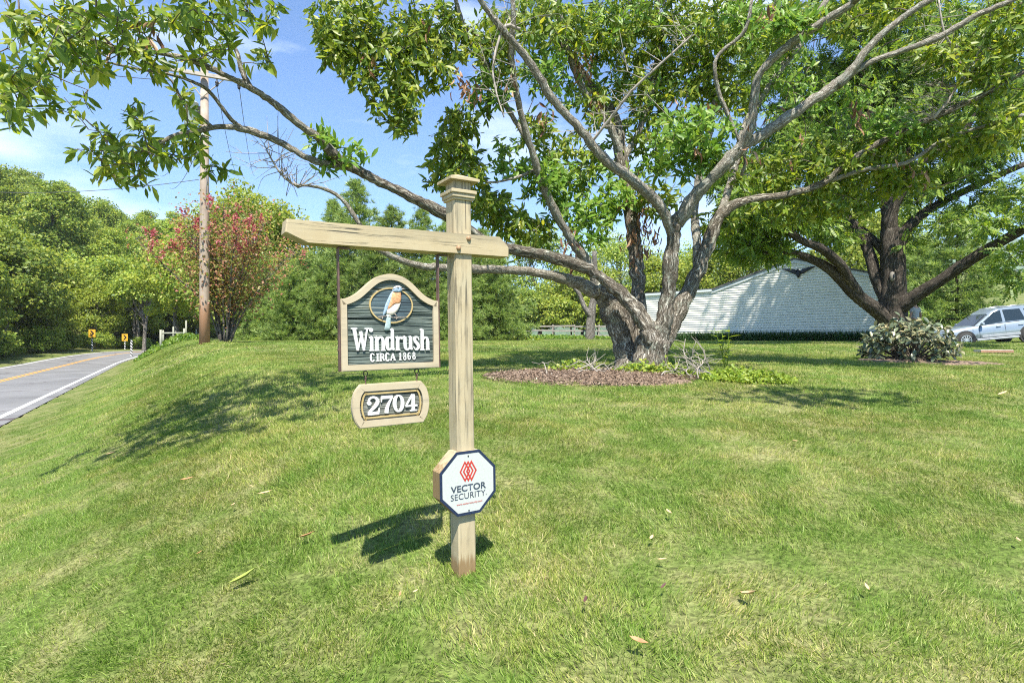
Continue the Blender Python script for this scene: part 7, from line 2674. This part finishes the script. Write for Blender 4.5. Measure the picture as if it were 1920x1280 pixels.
for (px, py, L, mt, lbl, ang) in FL:
    q = gpt(px, py)
    mb = MB()
    c = FLV.copy()
    c[:, 1] -= 0.5
    c[:, 2] += 0.18 * (c[:, 1]) ** 2 * 2
    mb.add(c * L, FLF)
    o = mb.build("fallen_leaf", M[mt], smooth=True)
    lift = 0.052 if q[1] < 6 else 0.06
    o.location = q + np.array([0, 0, lift])
    o.rotation_euler = (R(r0.normal(8, 10)), R(r0.normal(0, 12)), -R(ang) + r0.normal(0, 0.1))
    tag(o, lbl, "leaf")

# ================================================================== grass
def blade_patch(name, n, radius, hlo, hhi, w, seed, lean=0.45):
    r0 = np.random.default_rng(seed)
    a = r0.uniform(0, 6.283, n)
    rr = radius * np.sqrt(r0.random(n))
    pos = np.column_stack([rr * np.cos(a), rr * np.sin(a), np.full(n, -0.006)])
    # blades gather in tufts that lean together
    k = max(8, n // 26)
    tc = np.column_stack([r0.uniform(-radius, radius, k), r0.uniform(-radius, radius, k)])
    tl = r0.normal(0, lean, (k, 2)) + np.array([0.62, 0.0])
    th = r0.uniform(0.7, 1.25, k)
    idx = np.argmin(((pos[:, None, :2] - tc[None]) ** 2).sum(2), axis=1)
    d = np.column_stack([tl[idx] + r0.normal(0, 0.38, (n, 2)), np.ones(n)])
    L = r0.uniform(hlo, hhi, n) * th[idx]
    V = np.array([(-0.5, 0, 0), (0.5, 0, 0), (-0.42, 0.55, 0.0), (0.42, 0.55, 0.0), (0, 1.0, -0.16)])
    Fm = frames(d, r0.normal(0, 1, (n, 3)))
    S = np.stack([np.full(n, w) * r0.uniform(0.7, 1.3, n), L, L], 1)
    me = raw_mesh(name, [instance_arrays(V, [(0, 1, 3, 2), (2, 3, 4)], Fm * S[:, None, :], pos)])
    me.materials.append(M['grass'])
    return bpy.data.objects.new(name, me)


gcol = bpy.data.collections.new("grass_tufts")
variants = []
for k in range(5):
    variants.append(blade_patch("tuft_a_%d" % k, 2000, 0.36, 0.020, 0.050, 0.0028, 200 + k))
for k in range(4):
    variants.append(blade_patch("tuft_b_%d" % k, 800, 0.40, 0.022, 0.052, 0.0050, 220 + k))
for k in range(3):
    variants.append(blade_patch("tuft_c_%d" % k, 420, 0.62, 0.026, 0.06, 0.011, 240 + k))
for v in variants:
    gcol.objects.link(v)
r0 = np.random.default_rng(66)
GPt = []


def fill(ylo, yhi, step, ids, margin):
    ys = np.arange(ylo, yhi, step)
    for y in ys:
        xm = 0.93 * y + margin
        xs = np.arange(-xm, xm, step)
        jx = xs + r0.uniform(-0.4, 0.4, len(xs)) * step
        jy = y + r0.uniform(-0.4, 0.4, len(xs)) * step
        off, _ = road_query(jx, jy)
        ok = off > 3.75
        for cx, cy, rx, ry, m in BEDS:
            ok &= ((jx - cx) / (rx + 0.05)) ** 2 + ((jy - cy) / (ry + 0.05)) ** 2 > r0.uniform(0.62, 1.05, len(jx))
        # garage footprint
        q = np.column_stack([jx - peak[0], jy - peak[1]])
        ok &= ~((q @ GN[:2] < 0.5) & (np.abs(q @ GD[:2] + 2.7) < 7.5))
        for x_, y_ in zip(jx[ok], jy[ok]):
            GPt.append((x_, y_, r0.choice(ids)))


fill(0.6, 5.6, 0.40, list(range(0, 5)), 1.6)
fill(5.6, 13.5, 0.44, list(range(5, 9)), 1.5)
fill(13.5, 42, 0.80, list(range(9, 12)), 2.0)
GPt = np.array(GPt)
gxp, gyp = GPt[:, 0], GPt[:, 1]
gzp = H(gxp, gyp)
for cx, cy, rx, ry, m in BEDS:
    f2 = ((gxp - cx) / rx) ** 2 + ((gyp - cy) / ry) ** 2
    gzp = gzp + np.where(f2 < 1, m * (1 - f2) + 0.02, 0)
e = 0.15
sxx = (H(gxp + e, gyp) - H(gxp - e, gyp)) / (2 * e)
syy = (H(gxp, gyp + e) - H(gxp, gyp - e)) / (2 * e)
rots = []
# mower passes: neighbouring swaths lie in opposite directions
offg, _ = road_query(gxp, gyp)
swath = np.where(gxp < 0.5, offg / 1.15, (np.hypot(gxp - 2.0, (gyp - 8.6) * 1.2)) / 1.15)
along = np.where(gxp < 0.5, math.atan2(RU[1], RU[0]), np.arctan2(gyp - 8.6, gxp - 2.0) + math.pi / 2)
turn = along + np.where(np.floor(swath).astype(int) % 2 == 0, 0, math.pi) + r0.normal(0, 0.45, len(gxp))
for a_, b_, t_ in zip(sxx, syy, turn):
    nrm = Vector((-a_, -b_, 1)).normalized()
    qt = Vector((0, 0, 1)).rotation_difference(nrm)
    rots.append((qt.to_matrix() @ Matrix.Rotation(t_, 3, 'Z')).to_euler())
gm = bpy.data.meshes.new("lawn_grass")
gm.vertices.add(len(gxp))
gm.vertices.foreach_set("co", np.column_stack([gxp, gyp, gzp]).astype(np.float32).ravel())
at_r = gm.attributes.new("g_rot", 'FLOAT_VECTOR', 'POINT')
at_r.data.foreach_set("vector", np.array([tuple(x) for x in rots], np.float32).ravel())
at_i = gm.attributes.new("g_idx", 'INT', 'POINT')
at_i.data.foreach_set("value", GPt[:, 2].astype(np.int32))
at_s = gm.attributes.new("g_scl", 'FLOAT', 'POINT')
at_s.data.foreach_set("value", (r0.uniform(0.80, 1.15, len(gxp)) * (1 + 0.10 * np.sin(gxp * 1.7 + 1.3 * np.sin(gyp * 1.1)) * np.sin(gyp * 2.1 + gxp))).astype(np.float32))
gm.materials.append(M['grass'])
grass = bpy.data.objects.new("lawn_grass", gm)
COL.objects.link(grass)
tag(grass, "short mown grass of the lawn with dry straw coloured patches", "grass", kind="stuff")
ng = bpy.data.node_groups.new("grass_nodes", 'GeometryNodeTree')
ng.interface.new_socket("Geometry", in_out='INPUT', socket_type='NodeSocketGeometry')
ng.interface.new_socket("Geometry", in_out='OUTPUT', socket_type='NodeSocketGeometry')
gi, go = ng.nodes.new("NodeGroupInput"), ng.nodes.new("NodeGroupOutput")
ci = ng.nodes.new("GeometryNodeCollectionInfo")
ci.inputs['Collection'].default_value = gcol
ci.inputs['Separate Children'].default_value = True
ci.inputs['Reset Children'].default_value = True
iop = ng.nodes.new("GeometryNodeInstanceOnPoints")
iop.inputs['Pick Instance'].default_value = True


def named(nm, dt):
    n = ng.nodes.new("GeometryNodeInputNamedAttribute")
    n.data_type = dt
    n.inputs['Name'].default_value = nm
    return [s for s in n.outputs if s.enabled and s.name == 'Attribute'][0]


e2r = ng.nodes.new("FunctionNodeEulerToRotation")
ng.links.new(named("g_rot", 'FLOAT_VECTOR'), e2r.inputs[0])
ng.links.new(gi.outputs[0], iop.inputs['Points'])
ng.links.new(ci.outputs[0], iop.inputs['Instance'])
ng.links.new(named("g_idx", 'INT'), iop.inputs['Instance Index'])
ng.links.new(e2r.outputs[0], iop.inputs['Rotation'])
ng.links.new(named("g_scl", 'FLOAT'), iop.inputs['Scale'])
ng.links.new(iop.outputs[0], go.inputs[0])
md = grass.modifiers.new("grass", 'NODES')
md.node_group = ng

# ================================================================== haze
hm = bpy.data.materials.new("haze_air")
hm.use_nodes = True
hm.node_tree.nodes.clear()
ho = hm.node_tree.nodes.new("ShaderNodeOutputMaterial")
hv = hm.node_tree.nodes.new("ShaderNodeVolumePrincipled")
hv.inputs['Color'].default_value = (0.86, 0.92, 1.0, 1)
hv.inputs['Density'].default_value = 0.00016
hm.node_tree.links.new(hv.outputs['Volume'], ho.inputs['Volume'])
zmin, zmax = float(gv[:, 2].min()) - 1.0, max(float(mv[:, 2].max()), float(gv[:, 2].max())) + 30
mb = MB()
x0, x1, y0h, y1h = gx.min() - 5, max(gx.max(), 3600) + 5, gy.min() - 5, gy.max() + 5
mb.box(((x0 + x1) / 2, (y0h + y1h) / 2, (zmin + zmax) / 2), (x1 - x0, y1h - y0h, zmax - zmin))
haze = mb.build("haze", hm)
tag(haze, "thin summer haze in the valley air", "haze", kind="stuff")

for o in scene.objects:
    if o.parent is not None and "category" in o:
        del o["category"]
